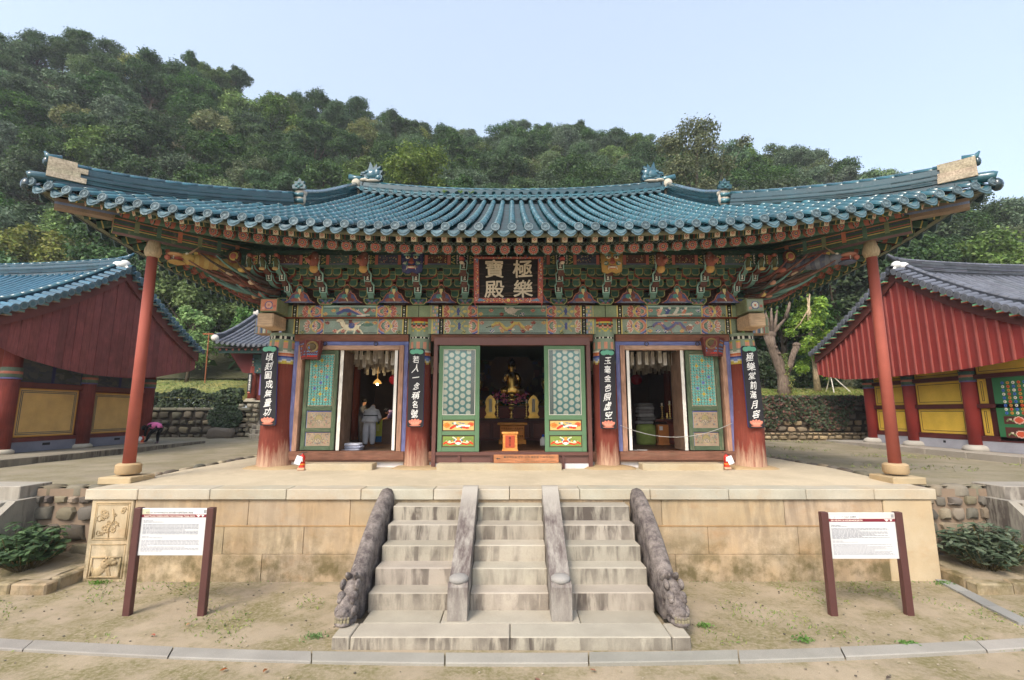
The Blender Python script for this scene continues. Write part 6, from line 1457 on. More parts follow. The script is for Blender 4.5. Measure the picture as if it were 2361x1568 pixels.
mb = MB(); mb.box((-18.05,33.55,4.85), (-15.8,33.69,6.42), S(122,110,156)); df = obj('door_frame', mb, M['paint_new'], bh)
for x0 in (-17.85,-16.85):
    mb = MB(); mb.box((x0,33.47,4.9), (x0+.95,33.54,6.35), S(70,110,76), .01); d = obj('door', mb, M['paint_new'], bh); mb = MB(); mb.box((x0+.15,33.455,5.35), (x0+.8,33.47,6.2), S(206,206,200)); obj('paper_backing', mb, M['plaster'], d)
    mb = MB()
    for k in range(7): mb.box((x0+.17+k*.095,33.44,5.35), (x0+.195+k*.095,33.456,6.2), S(76,112,84))
    for k in range(11): mb.box((x0+.15,33.442,5.36+k*.082), (x0+.8,33.454,5.375+k*.082), S(76,112,84))
    obj('lattice', mb, M['paint_new'], d); mb = MB(); mb.box((x0+.15,33.455,4.98), (x0+.8,33.47,5.25), S(120,60,48)); mb.ball((x0+.48,33.45,5.11),(.18,.02,.07),S(220,206,180),12,6); obj('painted_panel', mb, M['paint_new'], d)
# stone terrace front and steps of the rear hall
rt = thing('rear_terrace_wall', 'grey rubble wall of the upper left terrace behind the bending person', 'wall', (-20, 30, 2.1))
mb = MB(); mb.box((-30,30.05,1.9), (-17.3,32,3.85), S(60,54,46)); obj('wall_core', mb, M['plaster'], rt)
fieldstone(rt, (-29,30.05,2.0), (1,0,0), (0,0,1), (0,-1,0), 11.8, 1.75, (.3,.55), [S(96,92,80),S(110,104,90),S(84,80,70),S(120,112,92)], (1.0,1.8), .12, .05)
ct = -29.
while ct < -17.5:
    w = random.uniform(.8,1.5); mb = MB(); mb.box((ct,29.9,3.74), (ct+w-.02,30.6,3.93), jit(S(120,116,100), .1), .04); obj('coping_stone', mb, M['stone_dark'], rt); ct += w
ss = thing('rear_steps', 'narrow stone steps climbing to the small rear hall', 'steps', (-15.8, 29, 2))
for k in range(9):
    mb = MB(); z = 2.05+.27*k; mb.box((-16.5-.12*k+.5,28.9+.33*k,z-.3), (-14.2,29.6+.33*k,z), jit(S(170,162,144), .08), .02); obj('step', mb, M['granite_step'], ss)
mb = MB(); mb.box((-16.9,30.2,1.9),(-16.2,31.8,4.2),S(120,112,96)); mb.box((-15.6,31.4,1.9),(-10,33.2,4.35),S(130,122,104)); obj('terrace_core', mb, M['stone_dark'], ss)
fieldstone(ss, (-17.3,30.15,2.1), (1,0,0), (0,0,1), (0,-1,0), 1.2, 2.1, (.25,.4), [S(150,142,122),S(132,124,104),S(120,112,96)], (1.2,2.0), .1, .04)
mb = MB(); mb.box((-19.6,31.6,4.1), (-11,33.2,4.42), S(176,168,150), .03); obj('terrace_slab', mb, M['granite_step'], ss)
bo = MB(); rock(bo, (-17.9,29.4,2.35), (1,0,0), (0,0,1), (0,-1,0), 1.9, .85, .35, S(112,102,90), 11); obj('boulder', bo, M['stone_dark'], None, smooth=True, label='large grey boulder at the foot of the rear steps', cat='boulder')
# dry-stone wall on the right, lower and upper tier
rw = thing('dry_stone_wall', 'tan dry-stone wall under the ivy behind the right hall', 'wall', (18, 28, 1.9))
mb = MB(); mb.box((9.5,28.0,1.8), (30,28.9,2.45), S(90,80,64)); mb.box((9.5,28.7,2.4), (30,29.6,4.62), S(70,62,52)); obj('wall_core', mb, M['plaster'], rw)
fieldstone(rw, (9.5,28.0,1.85), (1,0,0), (0,0,1), (0,-1,0), 16, .62, (.2,.3), [S(170,150,120),S(150,134,108),S(132,120,98)], (1.2,2.4), .1, .04)
fieldstone(rw, (12.5,28.7,2.45), (1,0,0), (0,0,1), (0,-1,0), 13, .75, (.3,.42), [S(166,146,116),S(140,126,104),S(120,112,96)], (1.2,1.9), .12, .05)
fieldstone(rw, (20.3,28.7,3.2), (1,0,0), (0,0,1), (0,-1,0), 5, 1.4, (.3,.5), [S(110,106,98),S(96,92,84),S(126,120,108)], (1.3,2.2), .14, .05)
# ------------------------------------------------------------------ hung boards, signs, furniture, people
UX, UZ, NF = Vector((1,0,0)), Vector((0,0,1)), Vector((0,-1,0))
# ---- name board
nb = thing('name_board', 'black hall name board with four cream characters in a red flowered frame', 'name board', (-.1, 13.2, 6.78))
V = (Vector((-.1,12.5,7.92))-Vector((-.1,12.94,6.74))); Hn = V.length; V = V.normalized(); N = Vector((0,-V.z,V.y)); O = Vector((-.1,12.94,6.74))
mb = MB(); mb.prism([(-.82,.1),(.82,.1),(.82,Hn-.05),(-.82,Hn-.05)], O, UX, V, N, .04, S(34,30,29)); obj('board', mb, M['wood_h'], nb)
def slab(name, pts, off, d, col, cvw=None):
    mb = MB(); mb.prism(pts, O+N*off, UX, V, N, d, col); return obj(name, mb, M['paint'], nb)
fcol = S(150,56,44)
for nm, p in (('bottom_frame', [(-.93,-.02),(.93,-.02),(.82,.12),(-.82,.12)]), ('top_frame', [(-.95,Hn),(.95,Hn),(.82,Hn-.06),(-.82,Hn-.06)]), ('side_frame', [(-.96,Hn),(-.82,Hn-.05),(-.82,.12),(-.93,-.02),(-.92,-.18),(-.97,.0)]), ('side_frame', [(.96,Hn),(.82,Hn-.05),(.82,.12),(.93,-.02),(.92,-.18),(.97,.0)])):
    slab(nm, p, .04, .05, fcol)
fm = MB()
for k in range(330):
    e = random.random()
    if e < .45: u, v = random.uniform(-.86,.86), random.uniform(.01,.11)
    elif e < .55: u, v = random.uniform(-.86,.86), random.uniform(Hn-.05,Hn-.01)
    else: u, v = random.choice((-1,1))*random.uniform(.845,.925), random.uniform(.06,Hn-.05)
    r = random.uniform(.008,.018); fm.poly(O+N*(.092+.0005*(k%5)), UX, V, [(u+r*math.cos(q*PI/3), v+r*math.sin(q*PI/3)) for q in range(6)], random.choice((S(206,150,110),S(206,170,90),S(214,190,170),S(90,110,140),S(190,110,80),S(110,140,130))))
for k in range(8):
    a = k*PI/4; fm.poly(O+N*.096, UX, V, [(.03*math.cos(a)+.016*math.cos(q*PI/3), .06+.03*math.sin(a)+.016*math.sin(q*PI/3)) for q in range(6)], S(206,190,100))
for e in (-1,1): fm.poly(O+N*.095, UX, V, [(e*.88,.03),(e*.62,.045),(e*.82,.12)], S(96,126,150)); fm.poly(O+N*.095, UX, V, [(e*.9,Hn-.04),(e*.86,Hn-.2),(e*.83,Hn-.06)], S(80,110,140))
obj('flower_painting', fm, M['paint_new'], nb)
for ch, u, v in (('極',.4,.93),('樂',.41,.38),('寶',-.39,.93),('殿',-.39,.37)):
    cb = MB(); Vs, F = glyph_mesh(ch, .022); h = .52
    for off in (.046, .066): pass
    brush(cb, ch, O+UX*u+V*v, UX, V, N, h, S(196,180,154), .016, 0, .012, 1.08, .062)
    obj('character', cb, M['paint'], nb)
# ---- calligraphy boards on the columns
VERSE = [(-7.2,-7.12,5.62,3.27,'頃刻圓成無量功','on the left corner column'), (-2.87,-2.84,5.55,3.22,'若人一念稱名號','on the column left of the green doors'), (2.87,2.83,5.52,3.17,'玉毫金色照虛空','on the column right of the green doors'), (7.1,7.12,5.62,3.2,'極樂堂前滿月容','on the right corner column')]
for xt, xb, zt, zb2, s_, where in VERSE:
    corner = abs(xt) > 5; yb = 13.9 if corner else 14.0; t = thing('verse_board', 'black vertical verse board with white brush characters '+where, 'board', (xb, yb, zb2), group='verse boards on the front columns')
    lean = .06*(1 if xt < 0 else -1) if corner else .012*(1 if xt < 0 else -1); Vv = Vector((-lean*(-1), .03, 1)).normalized() if False else Vector((xt-xb+(-.06 if xt < -5 else .0), .05, zt-zb2)).normalized(); O2 = Vector((xb, yb, zb2)); Hh = zt-zb2; w = .235; Nn = UX.cross(Vv)
    mb = MB(); mb.prism([(-w,.04),(-w+.04,0),(w-.04,0),(w,.04),(w,Hh-.05),(w-.05,Hh),(-w+.05,Hh),(-w,Hh-.05)], O2, UX, Vv, Nn, .05, S(44,43,46), S(70,74,140)); obj('board', mb, M['wood_old'] if False else M['paint_board'] if 'paint_board' in M else M['paint_new'], t)
    lm = MB()
    for k in range(5): a = (k-2)*.5; lm.ball(O2+Vv*(.11+.05*math.cos(a))+UX*(.115*math.sin(a)*1.2)+Nn*.055, (.05,.012,.09), S(206,128,106), 8, 6, Matrix.Rotation(a*.9, 3, 'Y'))
    for k in range(4): a = (k-1.5)*.5; lm.ball(O2+Vv*(.09+.02*math.cos(a))+UX*(.12*math.sin(a))+Nn*.062, (.036,.012,.06), S(214,146,122), 8, 6, Matrix.Rotation(a*.9, 3, 'Y'))
    lm.ball(O2+Vv*.05+Nn*.055, (.17,.01,.025), S(200,120,100), 10, 5); obj('lotus_flower', lm, M['paint_new'], t, smooth=True)
    lf_ = MB(); 
    for k in (-1,0,1): lf_.ball(O2+Vv*(Hh-.1+.02*(k == 0))+UX*k*.11+Nn*.055, (.1,.012,.075), S(104,168,140), 9, 6)
    obj('lotus_leaf', lf_, M['paint_new'], t, smooth=True)
    n = len(s_); z0 = .26; z1 = Hh-.2; step = (z1-z0)/n
    for k, ch in enumerate(s_):
        cb = MB(); brush(cb, ch, O2+Vv*(z1-step*(k+.5))+UX*random.uniform(-.02,.02)+Nn*.054, UX, Vv, Nn, step*random.uniform(.84,.98), S(236,234,228), .014, random.uniform(.1,.24), .05, random.uniform(.8,.95)); obj('character', cb, M['plain'], t)
for bx_, bz_ in ((-18.85,6.35),):
    t = thing('verse_board', 'small dark verse board on the rear hall column', 'board', (-18.55,33.2,5.0)); mb = MB(); mb.box((-18.7,33.2,4.95), (-18.42,33.24,6.4), S(46,46,48)); obj('board', mb, M['paint_new'], t)
    for k, ch in enumerate('願我盡生無別念'): cb = MB(); brush(cb, ch, (-18.56,33.196,6.2-.16*k), UX, UZ, NF, .16, S(226,224,216), .012, .05, .02); obj('character', cb, M['plain'], t)
    mb = MB(); mb.ball((-18.56,33.19,5.02),(.1,.01,.05),S(200,120,100),8,6); obj('lotus_flower', mb, M['plain'], t)
# ---- painted loudspeaker boxes at the outer door corners
for sx in (-1,1):
    x = sx*6.16; z1 = 5.8 if sx < 0 else 5.9; z0 = z1-.56
    t = thing('loudspeaker_box', 'painted red loudspeaker box with round brass mesh above the %s lattice door' % ('left' if sx < 0 else 'right'), 'loudspeaker', (x, 14.2, z0), group='painted loudspeaker boxes')
    mb = MB(); fx = x-sx*.15; top = [(x+sx*.4,14.28),(x+sx*.1 if False else x+sx*.02,13.82),(x-sx*.4,13.95),(x-sx*.36,14.28)]; bot = [(x+sx*.3,14.28),(x+sx*.02,13.98),(x-sx*.3,14.04),(x-sx*.28,14.28)]
    vs = [(a,b,z0) for a, b in bot]+[(a,b,z1) for a, b in top]; fs = [(0,1,5,4),(1,2,6,5),(2,3,7,6),(3,0,4,7),(3,2,1,0),(4,5,6,7)]; mb.add(vs, fs if sx < 0 else [f[::-1] for f in fs], S(112,46,40)); obj('cabinet', mb, M['paint'], t)
    for (i0, i1), nm in (((0,1),'outer_painting'), ((1,2),'front_painting')):
        a0, a1, b0, b1 = (Vector(vs[i]) for i in (i0, i1, i0+4, i1+4)); cv = Cv(1, 1, .04, S(96,44,40))
        for k in range(9): cv.path([(.05+.1*q, .08+.09*k*.0+.03*abs(math.sin(q*1.2))) for q in range(10)], .05, S(180,50,40))
        for lvl, c in ((.1,S(190,60,46)),(.2,S(80,130,170)),(.3,S(100,44,40)),(.36,S(90,140,180))): cv.path([(.05+.1*q, lvl+.04*abs(math.sin(q*1.57))) for q in range(10)], .05, c)
        for k in range(3): cv.ell(.25+.25*k,.6,.09,.07,S(84,130,170)); cv.ell(.25+.25*k,.72,.06,.05,S(206,140,60)); cv.ell(.25+.25*k,.85,.07,.05,S(90,140,180))
        nrm = (a1-a0).cross(b0-a0).normalized(); nrm = nrm if nrm.y < 0 else -nrm
        u = np.linspace(.05,.95,cv.nx+1); v = np.linspace(.04,.96,cv.ny+1); P = np.array([[tuple((a0.lerp(a1,uu)).lerp(b0.lerp(b1,uu),vv)+nrm*.004) for uu in u] for vv in v]); obj(nm, gmesh(nm, P, cv.a, M['paint_new']), M['paint_new'], t)
    c0 = (Vector(vs[1])+Vector(vs[2])+Vector(vs[5])+Vector(vs[6]))/4+Vector((0,0,.09)); nr = (Vector(vs[2])-Vector(vs[1])).cross(Vector(vs[5])-Vector(vs[1])).normalized(); nr = nr if nr.y < 0 else -nr; q = nr.to_track_quat('Z','Y').to_matrix().to_4x4()
    mb = MB(); mb.M = Matrix.Translation(c0) @ q; mb.lathe([(.17,0),(.17,.035),(.145,.045),(.135,.03)], 20, (0,0,0), S(126,104,62)); mb.lathe([(.134,.028),(.06,.034),(.02,.04)], 20, (0,0,0), S(84,70,44)); obj('brass_mesh', mb, M['metal_brown'], t, smooth=True)
# ---- fire extinguishers
def extinguisher(x, y, z, lab, sx, s=1.):
    t = thing('fire_extinguisher', lab, 'fire extinguisher', (x, y, z), group='fire extinguishers')
    mb = MB(); mb.box((x-.1*s,y-.09*s,z), (x+.1*s,y+.09*s,z+.07*s), S(206,160,130), .01); obj('stand', mb, M['plain'], t)
    mb = MB(); mb.lathe([(.085*s,.07*s),(.085*s,.2*s)], 14, (x,y,z), S(206,62,36)); mb.lathe([(.089*s,.15*s),(.089*s,.175*s)], 14, (x,y,z), S(220,150,50)); obj('holder', mb, M['plastic'], t, smooth=False)
    mb = MB(); mb.lathe([(.075*s,.2*s),(.078*s,.36*s),(.06*s,.41*s),(.025*s,.43*s),(.025*s,.46*s)], 16, (x,y,z), S(196,44,34)); b = obj('cylinder_body', mb, M['plastic'], t, smooth=True)
    mb = MB(); mb.box((x-.05*s,y-.083*s,z+.24*s), (x+.05*s,y-.074*s,z+.33*s), S(214,212,206)); obj('sticker', mb, M['plain'], b)
    mb = MB(); mb.bar((x-.01,y,z+.47*s), (x+sx*.13*s,y,z+.5*s), .025*s, .02*s, S(40,38,38)); mb.box((x-.02*s,y-.02*s,z+.44*s), (x+.02*s,y+.02*s,z+.49*s), S(60,58,56)); mb.tube([(x,y-.02,z+.45*s),(x-sx*.1*s,y-.04,z+.42*s),(x-sx*.11*s,y-.05,z+.25*s)], .012*s, 6, S(36,34,34)); obj('valve', mb, M['plastic'], t)
    mb = MB(); p = Vector((x-sx*.07*s,y-.1*s,z+.28*s)); mb.M = Matrix.Translation(p) @ Matrix.Rotation(sx*.35, 4, 'Y'); mb.box((-.085*s,-.003,-.12*s), (.085*s,.003,.12*s), S(232,232,230)); obj('tag_card', mb, M['plain'], t)
extinguisher(-5.98,13.72,2.03,'red fire extinguisher with white card beside the left lattice door', 1)
extinguisher(6.15,13.8,2.04,'red fire extinguisher with white card beside the right corner column', -1, .95)
extinguisher(-18.55,24.0,2.1,'red fire extinguisher by the left hall next to the bending person', 1, .85)
# ---- information signs
def info_sign(x0, x1, y, zt, lab, kr, en, warm):
    t = thing('information_sign', lab, 'sign', ((x0+x1)/2, y, 0), group='information signs'); pc = S(84,52,48)
    for x in (x0, x1):
        mb = MB(); mb.box((x-.065,y-.05,-.3), (x+.065,y+.06,zt), pc, .008); obj('post', mb, M['metal_brown'], t)
    a, b, z0, z1 = x0+.066, x1-.066, 1.03 if warm else .97, zt-.01; w = b-a; yf_ = y-.012
    mb = MB(); mb.box((a,yf_,z0), (b,y+.012,z1), S(206,206,204), .003); pn = obj('panel', mb, M['plain'], t)
    mb = MB(); yy = yf_-.002; hb = z1-.115
    P = lambda u0, v0, u1, v1, c, d=0: mb.poly((a,yy-d,0), UX, UZ, [(u0,v0),(u1,v0),(u1,v1),(u0,v1)], c)
    P(0,z1-.11,w,z1-.004,S(232,230,226) if warm else S(206,200,194)); P(0,z1-.165,w,z1-.11,S(122,40,52))
    P(.0 if warm else .05,z1-.108,w*.12 if warm else w*.46,z1-.01 if warm else z1-.05,S(206,200,170) if warm else S(240,239,236),.0012)
    P(w-.07,z1-.09,w-.02,z1-.03,S(150,150,150),.0015)
    for u, r in ((w-.16,.03),(w-.08,.02)): mb.poly((a,yy-.002,0), UX, UZ, [(u-r*1.6,z1-.115),(u,z1-.162),(u+r*1.6,z1-.115),(u+r*.5,z1-.122),(u,z1-.112),(u-r*.5,z1-.122)], S(240,220,214))
    text(mb, kr, (a+(.08 if warm else .09),yy-.0025,z1-.095), UX, UZ, .045, S(70,72,80), .006, width=w*.72 if warm else w*.36)
    text(mb, en, (a+.05,yy-.0025,z1-.152), UX, UZ, .042, S(248,236,220), .012, width=w*.78 if warm else w*.47)
    z = z1-.23; rows = [.16,.34]+[0]+[.92]*4+[.7]+[.92]*3+[0]+[.12,.34]+[0]+[.95]*4+[.1,.72,.95,.95,.35] if warm else [.16,.26]+[0]+[.9,.92,.45,.9,.92,.7,.9,.48,.92,.27]+[0]+[.16,.4]+[0]+[.95,.55,.95,.85,.95,.66,.95,.9,.95,.97]
    n = len(rows); st = (z-z0-.05)/n
    for r_ in rows:
        if r_:
            u = .05; lim = .05+(w-.1)*r_; c = S(116,118,130) if z > z0+(z1-z0)*.42 else S(150,150,158)
            while u < lim:
                l = min(random.uniform(.02,.075), lim-u); mb.poly((a,yy-.001,0), UX, UZ, [(u,z),(u+l,z),(u+l,z+st*.42),(u,z+st*.42)], c); u += l+.012
        z -= st
    obj('print', mb, M['plain'], pn)
info_sign(-7.02,-5.66,9.21,1.88,'brown-posted information sign with white panel in front of the carved left platform corner','속초 신흥사 목조아미타여래삼존좌상 (束草 新興寺 木造阿彌陀如來三尊坐像)','Seated Wooden Amitabha Buddha Triad in Sinheungsa Temple, Sokcho',True)
info_sign(5.86,7.25,9.21,1.8,'brown-posted information sign with white panel to the right of the staircase','신흥사 극락보전 (新興寺 極樂寶殿)','SIN HEUNG SA KEUKRAKBOJEON',False)
# ---- wooden notice below the green doors
t = thing('wooden_notice', 'orange wooden plank notice with an arrow under the middle doors', 'sign', (.42,13.95,2.2)); mb = MB(); mb.box((-.53,13.9,2.2), (1.35,13.95,2.44), S(176,120,84), .012); pk = obj('plank', mb, M['wood_h'], t)
mb = MB(); mb.poly((0,13.897,0), UX, UZ, [(-.46,2.33),(-.41,2.36),(-.41,2.34),(-.34,2.34),(-.34,2.32),(-.41,2.32),(-.41,2.30)], S(70,66,60)); text(mb, '●참배하실 분은 왼쪽 옆문을 이용하세요!', (-.24,13.897,2.35), UX, UZ, .062, S(84,76,66), .004, width=1.46); text(mb, 'Please use the left side door!', (.1,13.897,2.24), UX, UZ, .055, S(120,100,80), 0, width=1.15); obj('lettering', mb, M['plain'], pk)
# ---- rope across the right bay
P = [(3.24+(6.59-3.24)*k/24, 14.24, 3.33-.41*(1-((k-11.5)/12.5)**2)+.0) for k in range(25)]; mb = MB(); mb.tube(P, .009, 6, S(176,174,168)); obj('rope', mb, M['cloth'], None, smooth=True, label='white rope sagging across the right doorway', cat='rope')
# ---- inside: altar, Buddha, offerings
GD = (.95,.66,.22); WD = S(92,50,38)
al = thing('altar', 'dark wooden altar with panelled front below the golden Buddha', 'altar', (0,20.4,2.47))
mb = MB(); mb.box((-3.4,20.2,2.47), (3.4,23.6,3.3), S(84,42,34)); obj('body', mb, M['wood_dark'], al)
mb = MB(); mb.box((-3.5,20.1,3.3), (3.5,23.6,3.39), S(70,36,30), .01); obj('top', mb, M['wood_dark'], al)
for k in range(8): mb = MB(); x = -3.3+k*.84; mb.box((x,20.16,2.58), (x+.7,20.2,3.2), S(104,54,42), .02); obj('panel', mb, M['wood_dark'], al)
mb = MB(); mb.box((-3.4,21.2,3.39), (3.4,23.6,3.86), S(110,46,36)); mb.box((-3.45,21.15,3.86), (3.45,23.6,3.93), S(80,38,32)); obj('upper_shelf', mb, M['wood_dark'], al)
bd_ = thing('buddha_statue', 'golden seated Buddha statue glowing in the dark behind the middle doors', 'statue', (0,21.9,3.93))
mb = MB(); mb.lathe([(.8,3.93),(.86,4.0),(.6,4.12),(.56,4.28),(.8,4.4),(.74,4.5)], 24, (0,21.9,0), GD); ped = obj('lotus_pedestal', mb, M['gold'], bd_, smooth=True)
mb = MB()
for k in range(14): a = 2*PI*k/14; mb.ball((.76*math.cos(a),21.9+.76*math.sin(a),4.36),(.14,.14,.1),GD,8,6)
obj('petals', mb, M['gold'], ped, smooth=True)
def skin_body(verts, edges, radii, level=2, root=0):
    me = bpy.data.meshes.new('b'); me.from_pydata(verts, edges, []); o = bpy.data.objects.new('b', me); SC.collection.objects.link(o)
    sm = o.modifiers.new('Skin', 'SKIN'); sm.use_smooth_shade = True
    if not me.skin_vertices: return None
    for i, r in enumerate(radii):
        rr = r if hasattr(r, '__len__') else (r, r); me.skin_vertices[0].data[i].radius = rr; me.skin_vertices[0].data[i].use_root = (i == root)
    ss_ = o.modifiers.new('S', 'SUBSURF'); ss_.levels = level; dg = bpy.context.evaluated_depsgraph_get(); m2 = bpy.data.meshes.new_from_object(o.evaluated_get(dg))
    V_ = [tuple(v.co) for v in m2.vertices]; F_ = [tuple(p.vertices) for p in m2.polygons]; bpy.data.objects.remove(o); bpy.data.meshes.remove(m2); bpy.data.meshes.remove(me); return V_, F_
def figure(J, E, cf, level=2, root=0):
    """J: list of (x,y,z,r); cf(x,y,z) -> colour per face"""
    V_, F_ = skin_body([j[:3] for j in J], E, [j[3] for j in J], level, root); mb = MB(); mb.v = V_; mb.f = [list(f) for f in F_]
    for f in F_: c = [sum(V_[i][k] for i in f)/len(f) for k in range(3)]; mb.c.append(cf(*c))
    return mb
bx, by, bz = 0, 21.9, 4.5
J = [(0,0,.12,.3),(0,0,.42,.26),(0,-.02,.72,.25),(0,-.02,.9,.15),(0,-.02,1.02,.09),(0,-.04,1.18,.14),(0,-.04,1.33,.13),
     (.27,-.02,.84,.12),(.36,-.06,.58,.1),(.3,-.24,.36,.075),(.1,-.34,.3,.06),(-.27,-.02,.84,.12),(-.36,-.08,.6,.1),(-.32,-.26,.62,.07),(-.3,-.3,.82,.055),
     (.3,-.08,.12,.17),(.52,-.22,.12,.16),(.2,-.4,.1,.12),(-.3,-.08,.12,.17),(-.52,-.22,.12,.16),(-.2,-.42,.14,.12)]
E_ = [(0,1),(1,2),(2,3),(3,4),(4,5),(5,6),(3,7),(7,8),(8,9),(9,10),(3,11),(11,12),(12,13),(13,14),(0,15),(15,16),(16,17),(0,18),(18,19),(19,20)]
mb = figure([(bx+a,by+b,bz+c,r) for a, b, c, r in J], E_, lambda x, y, z: GD if z < 5.92 else (.03,.03,.05)); obj('body', mb, M['gold'], bd_, smooth=True)
mb = MB(); mb.ball((0,21.88,5.98),(.15,.15,.11),(.02,.02,.035),12,8); mb.ball((0,21.88,6.1),(.07,.07,.06),(.02,.02,.035),10,6); obj('hair', mb, M['plain'], bd_, smooth=True)
mb = MB()
for e in (-1,1): mb.ball((e*.15,21.86,5.72),(.025,.05,.11),GD,8,6); mb.bar((e*.03,21.72,5.76),(e*.09,21.735,5.765),.012,.02,(.05,.03,.02))
mb.ball((0,21.71,5.7),(.022,.03,.05),GD,8,6); mb.bar((-.035,21.725,5.63),(.035,21.725,5.63),.012,.014,(.3,.08,.05)); obj('face', mb, M['gold'], bd_, smooth=True)
mb = MB(); mb.lathe([(.02,0),(1.0,0),(1.05,.02)], 32, (0,0,0), S(70,46,30)); mb.v = [(v[0], 22.55-v[2], 5.6+v[1]) for v in mb.v]; obj('halo', mb, M['wood_dark'], bd_)
for sx in (-1,1):      # attendant figures at the edges of the opening
    t = thing('attendant_statue', 'golden attendant figure %s the main Buddha, mostly in shadow' % ('left of' if sx < 0 else 'right of'), 'statue', (sx*1.7,21.9,3.93), group='attendant statues'); x = sx*1.7
    Ja = [(x,21.9,4.4,.32),(x,21.9,4.75,.24),(x,21.9,5.1,.22),(x,21.9,5.25,.09),(x,21.88,5.42,.13),(x,21.88,5.55,.1),(x+.3,21.85,5.0,.09),(x+.2,21.65,4.7,.06),(x-.3,21.85,5.0,.09),(x-.2,21.65,4.7,.06)]
    obj('body', figure(Ja, [(0,1),(1,2),(2,3),(3,4),(4,5),(2,6),(6,7),(2,8),(8,9)], lambda *a: GD), M['gold'], t, smooth=True); mb = MB(); mb.lathe([(.4,3.93),(.44,4.0),(.34,4.1),(.4,4.2)], 18, (x,21.9,0), GD); obj('pedestal', mb, M['gold'], t, smooth=True)
    t = thing('spirit_tablet', 'gilt spirit tablet with white plate to the %s of the Buddha' % ('left' if sx < 0 else 'right'), 'tablet', (sx*.92,20.9,3.39), group='spirit tablets'); x = sx*.95
    mb = MB(); mb.prism([(-.22,0),(.22,0),(.27,.06),(.2,.12),(.17,.2),(-.17,.2),(-.2,.12),(-.27,.06)], (x,21.0,3.39), UX, UZ, (0,-1,0), .2, (.7,.42,.1)); obj('stand', mb, M['gold'], t)
    mb = MB(); mb.prism([(-.17,.2),(.17,.2),(.24,.35),(.19,.5),(.24,.7),(.18,.85),(.1,.95),(0,1.02),(-.1,.95),(-.18,.85),(-.24,.7),(-.19,.5),(-.24,.35)], (x,20.95,3.39), UX, UZ, (0,-1,0), .08, (.62,.4,.12)); obj('gilt_frame', mb, M['gold'], t)
    mb = MB(); mb.box((x-.07,20.855,3.66), (x+.07,20.87,4.24), S(206,200,186)); obj('plate', mb, M['plain'], t)
def candlestick(x, y, z, h, lab, grp='candlesticks'):
    t = thing('candlestick', lab, 'candlestick', (x,y,z), group=grp); mb = MB(); pr = [(.1,0),(.09,.03),(.03,.06)]
    k = 5
    for i in range(k): q = .06+(h*.72-.06)*(i+.5)/k; pr += [(.02,q-.04),(.042,q),(.02,q+.04)]
    pr += [(.03,h*.74),(.07,h*.78),(.06,h*.8)]; mb.lathe(pr, 12, (x,y,z), GD); obj('stem', mb, M['gold'], t, smooth=True); mb = MB(); mb.lathe([(.035,h*.8),(.035,h)], 12, (x,y,z), S(232,222,200)); obj('candle', mb, M['plain'], t)
candlestick(-.62,20.3,3.39,.8,'brass candlestick on the altar left of the incense burner'); candlestick(.62,20.3,3.39,.8,'brass candlestick on the altar right of the incense burner')
t = thing('incense_burner', 'small brass incense burner in the middle of the altar', 'incense burner', (0,20.35,3.39)); mb = MB(); mb.lathe([(.1,0),(.05,.04),(.04,.14),(.08,.2),(.03,.26),(.05,.34),(.12,.4),(.13,.46),(.08,.5)], 16, (-.02,20.35,3.39), GD); obj('bowl', mb, M['gold'], t, smooth=True)
fl_ = thing('altar_flowers', 'pink and purple flower arrangement at the Buddha pedestal', 'flowers', (0,21.0,3.93)); mb = MB(); lv = MB()
for k in range(60):
    x = random.uniform(-.85,.85); z = 3.98+random.uniform(0,.4)+.25*abs(x); y = 20.95+random.uniform(-.1,.15); c = random.choice((S(214,120,140),S(196,90,120),S(130,60,120),S(226,150,160))); 
    for q in range(3): mb.ball((x+random.uniform(-.04,.04),y,z+random.uniform(-.04,.04)),random.uniform(.03,.055),c,6,5)
    lv.ball((x+random.uniform(-.1,.1),y+.08,z-.08),(.07,.03,.05),S(50,80,50),6,4)
obj('blossoms', mb, M['cloth'], fl_, smooth=True); obj('greenery', lv, M['cloth'], fl_, smooth=True)
# altar painting behind
cv = Cv(6.0, 2.6, .08, S(60,40,34))
for k in range(160): cv.ell(random.uniform(0,6), random.uniform(0,2.6), random.uniform(.05,.2), random.uniform(.05,.25), random.choice((S(90,44,38),S(52,66,58),S(80,66,44),S(50,50,76),S(110,80,60))))
t = thing('altar_painting', 'dark devotional painting on the wall behind the Buddha', 'painting', (0,23.9,3.9)); mb = MB(); mb.box((-3.1,23.9,3.9),(3.1,23.98,6.25),S(60,36,28)); obj('frame', mb, M['wood_dark'], t); flat('canvas', cv, (-3.0,23.88,3.95), (1,0,0), (0,0,.87), M['paint_new'], t)
OR = S(206,140,70)
t = thing('offering_table', 'carved light-wood offering table inside the middle doors', 'table', (0,18.0,2.47)); mb = MB(); mb.box((-.45,17.96,2.62), (.47,18.6,3.16), S(190,122,58), .01); obj('body', mb, M['wood_h'], t); mb = MB(); mb.box((-.55,17.9,3.18), (.58,18.7,3.26), OR, .012); obj('top', mb, M['wood_h'], t)
mb = MB(); mb.box((-.5,17.93,2.47), (.53,18.65,2.62), OR, .012); obj('base', mb, M['wood_h'], t)
mb = MB()
for k in range(10): mb.ball((-.38+k*.084,17.955,3.05),(.03,.015,.03),S(160,96,44),7,5); mb.ball((-.38+k*.084,17.955,2.75),(.035,.015,.06),S(160,96,44),7,5)
obj('carving', mb, M['wood_h'], t, smooth=True)
t = thing('donation_box', 'small orange wooden donation box with red front on the threshold', 'donation box', (-.06,14.55,2.5)); mb = MB(); mb.prism([(-.25,0),(.25,0),(.22,.06),(.215,.5),(-.215,.5),(-.22,.06)], (-.06,14.75,2.5), UX, UZ, (0,-1,0), .3, S(222,150,80)); obj('body', mb, M['wood_h'], t)
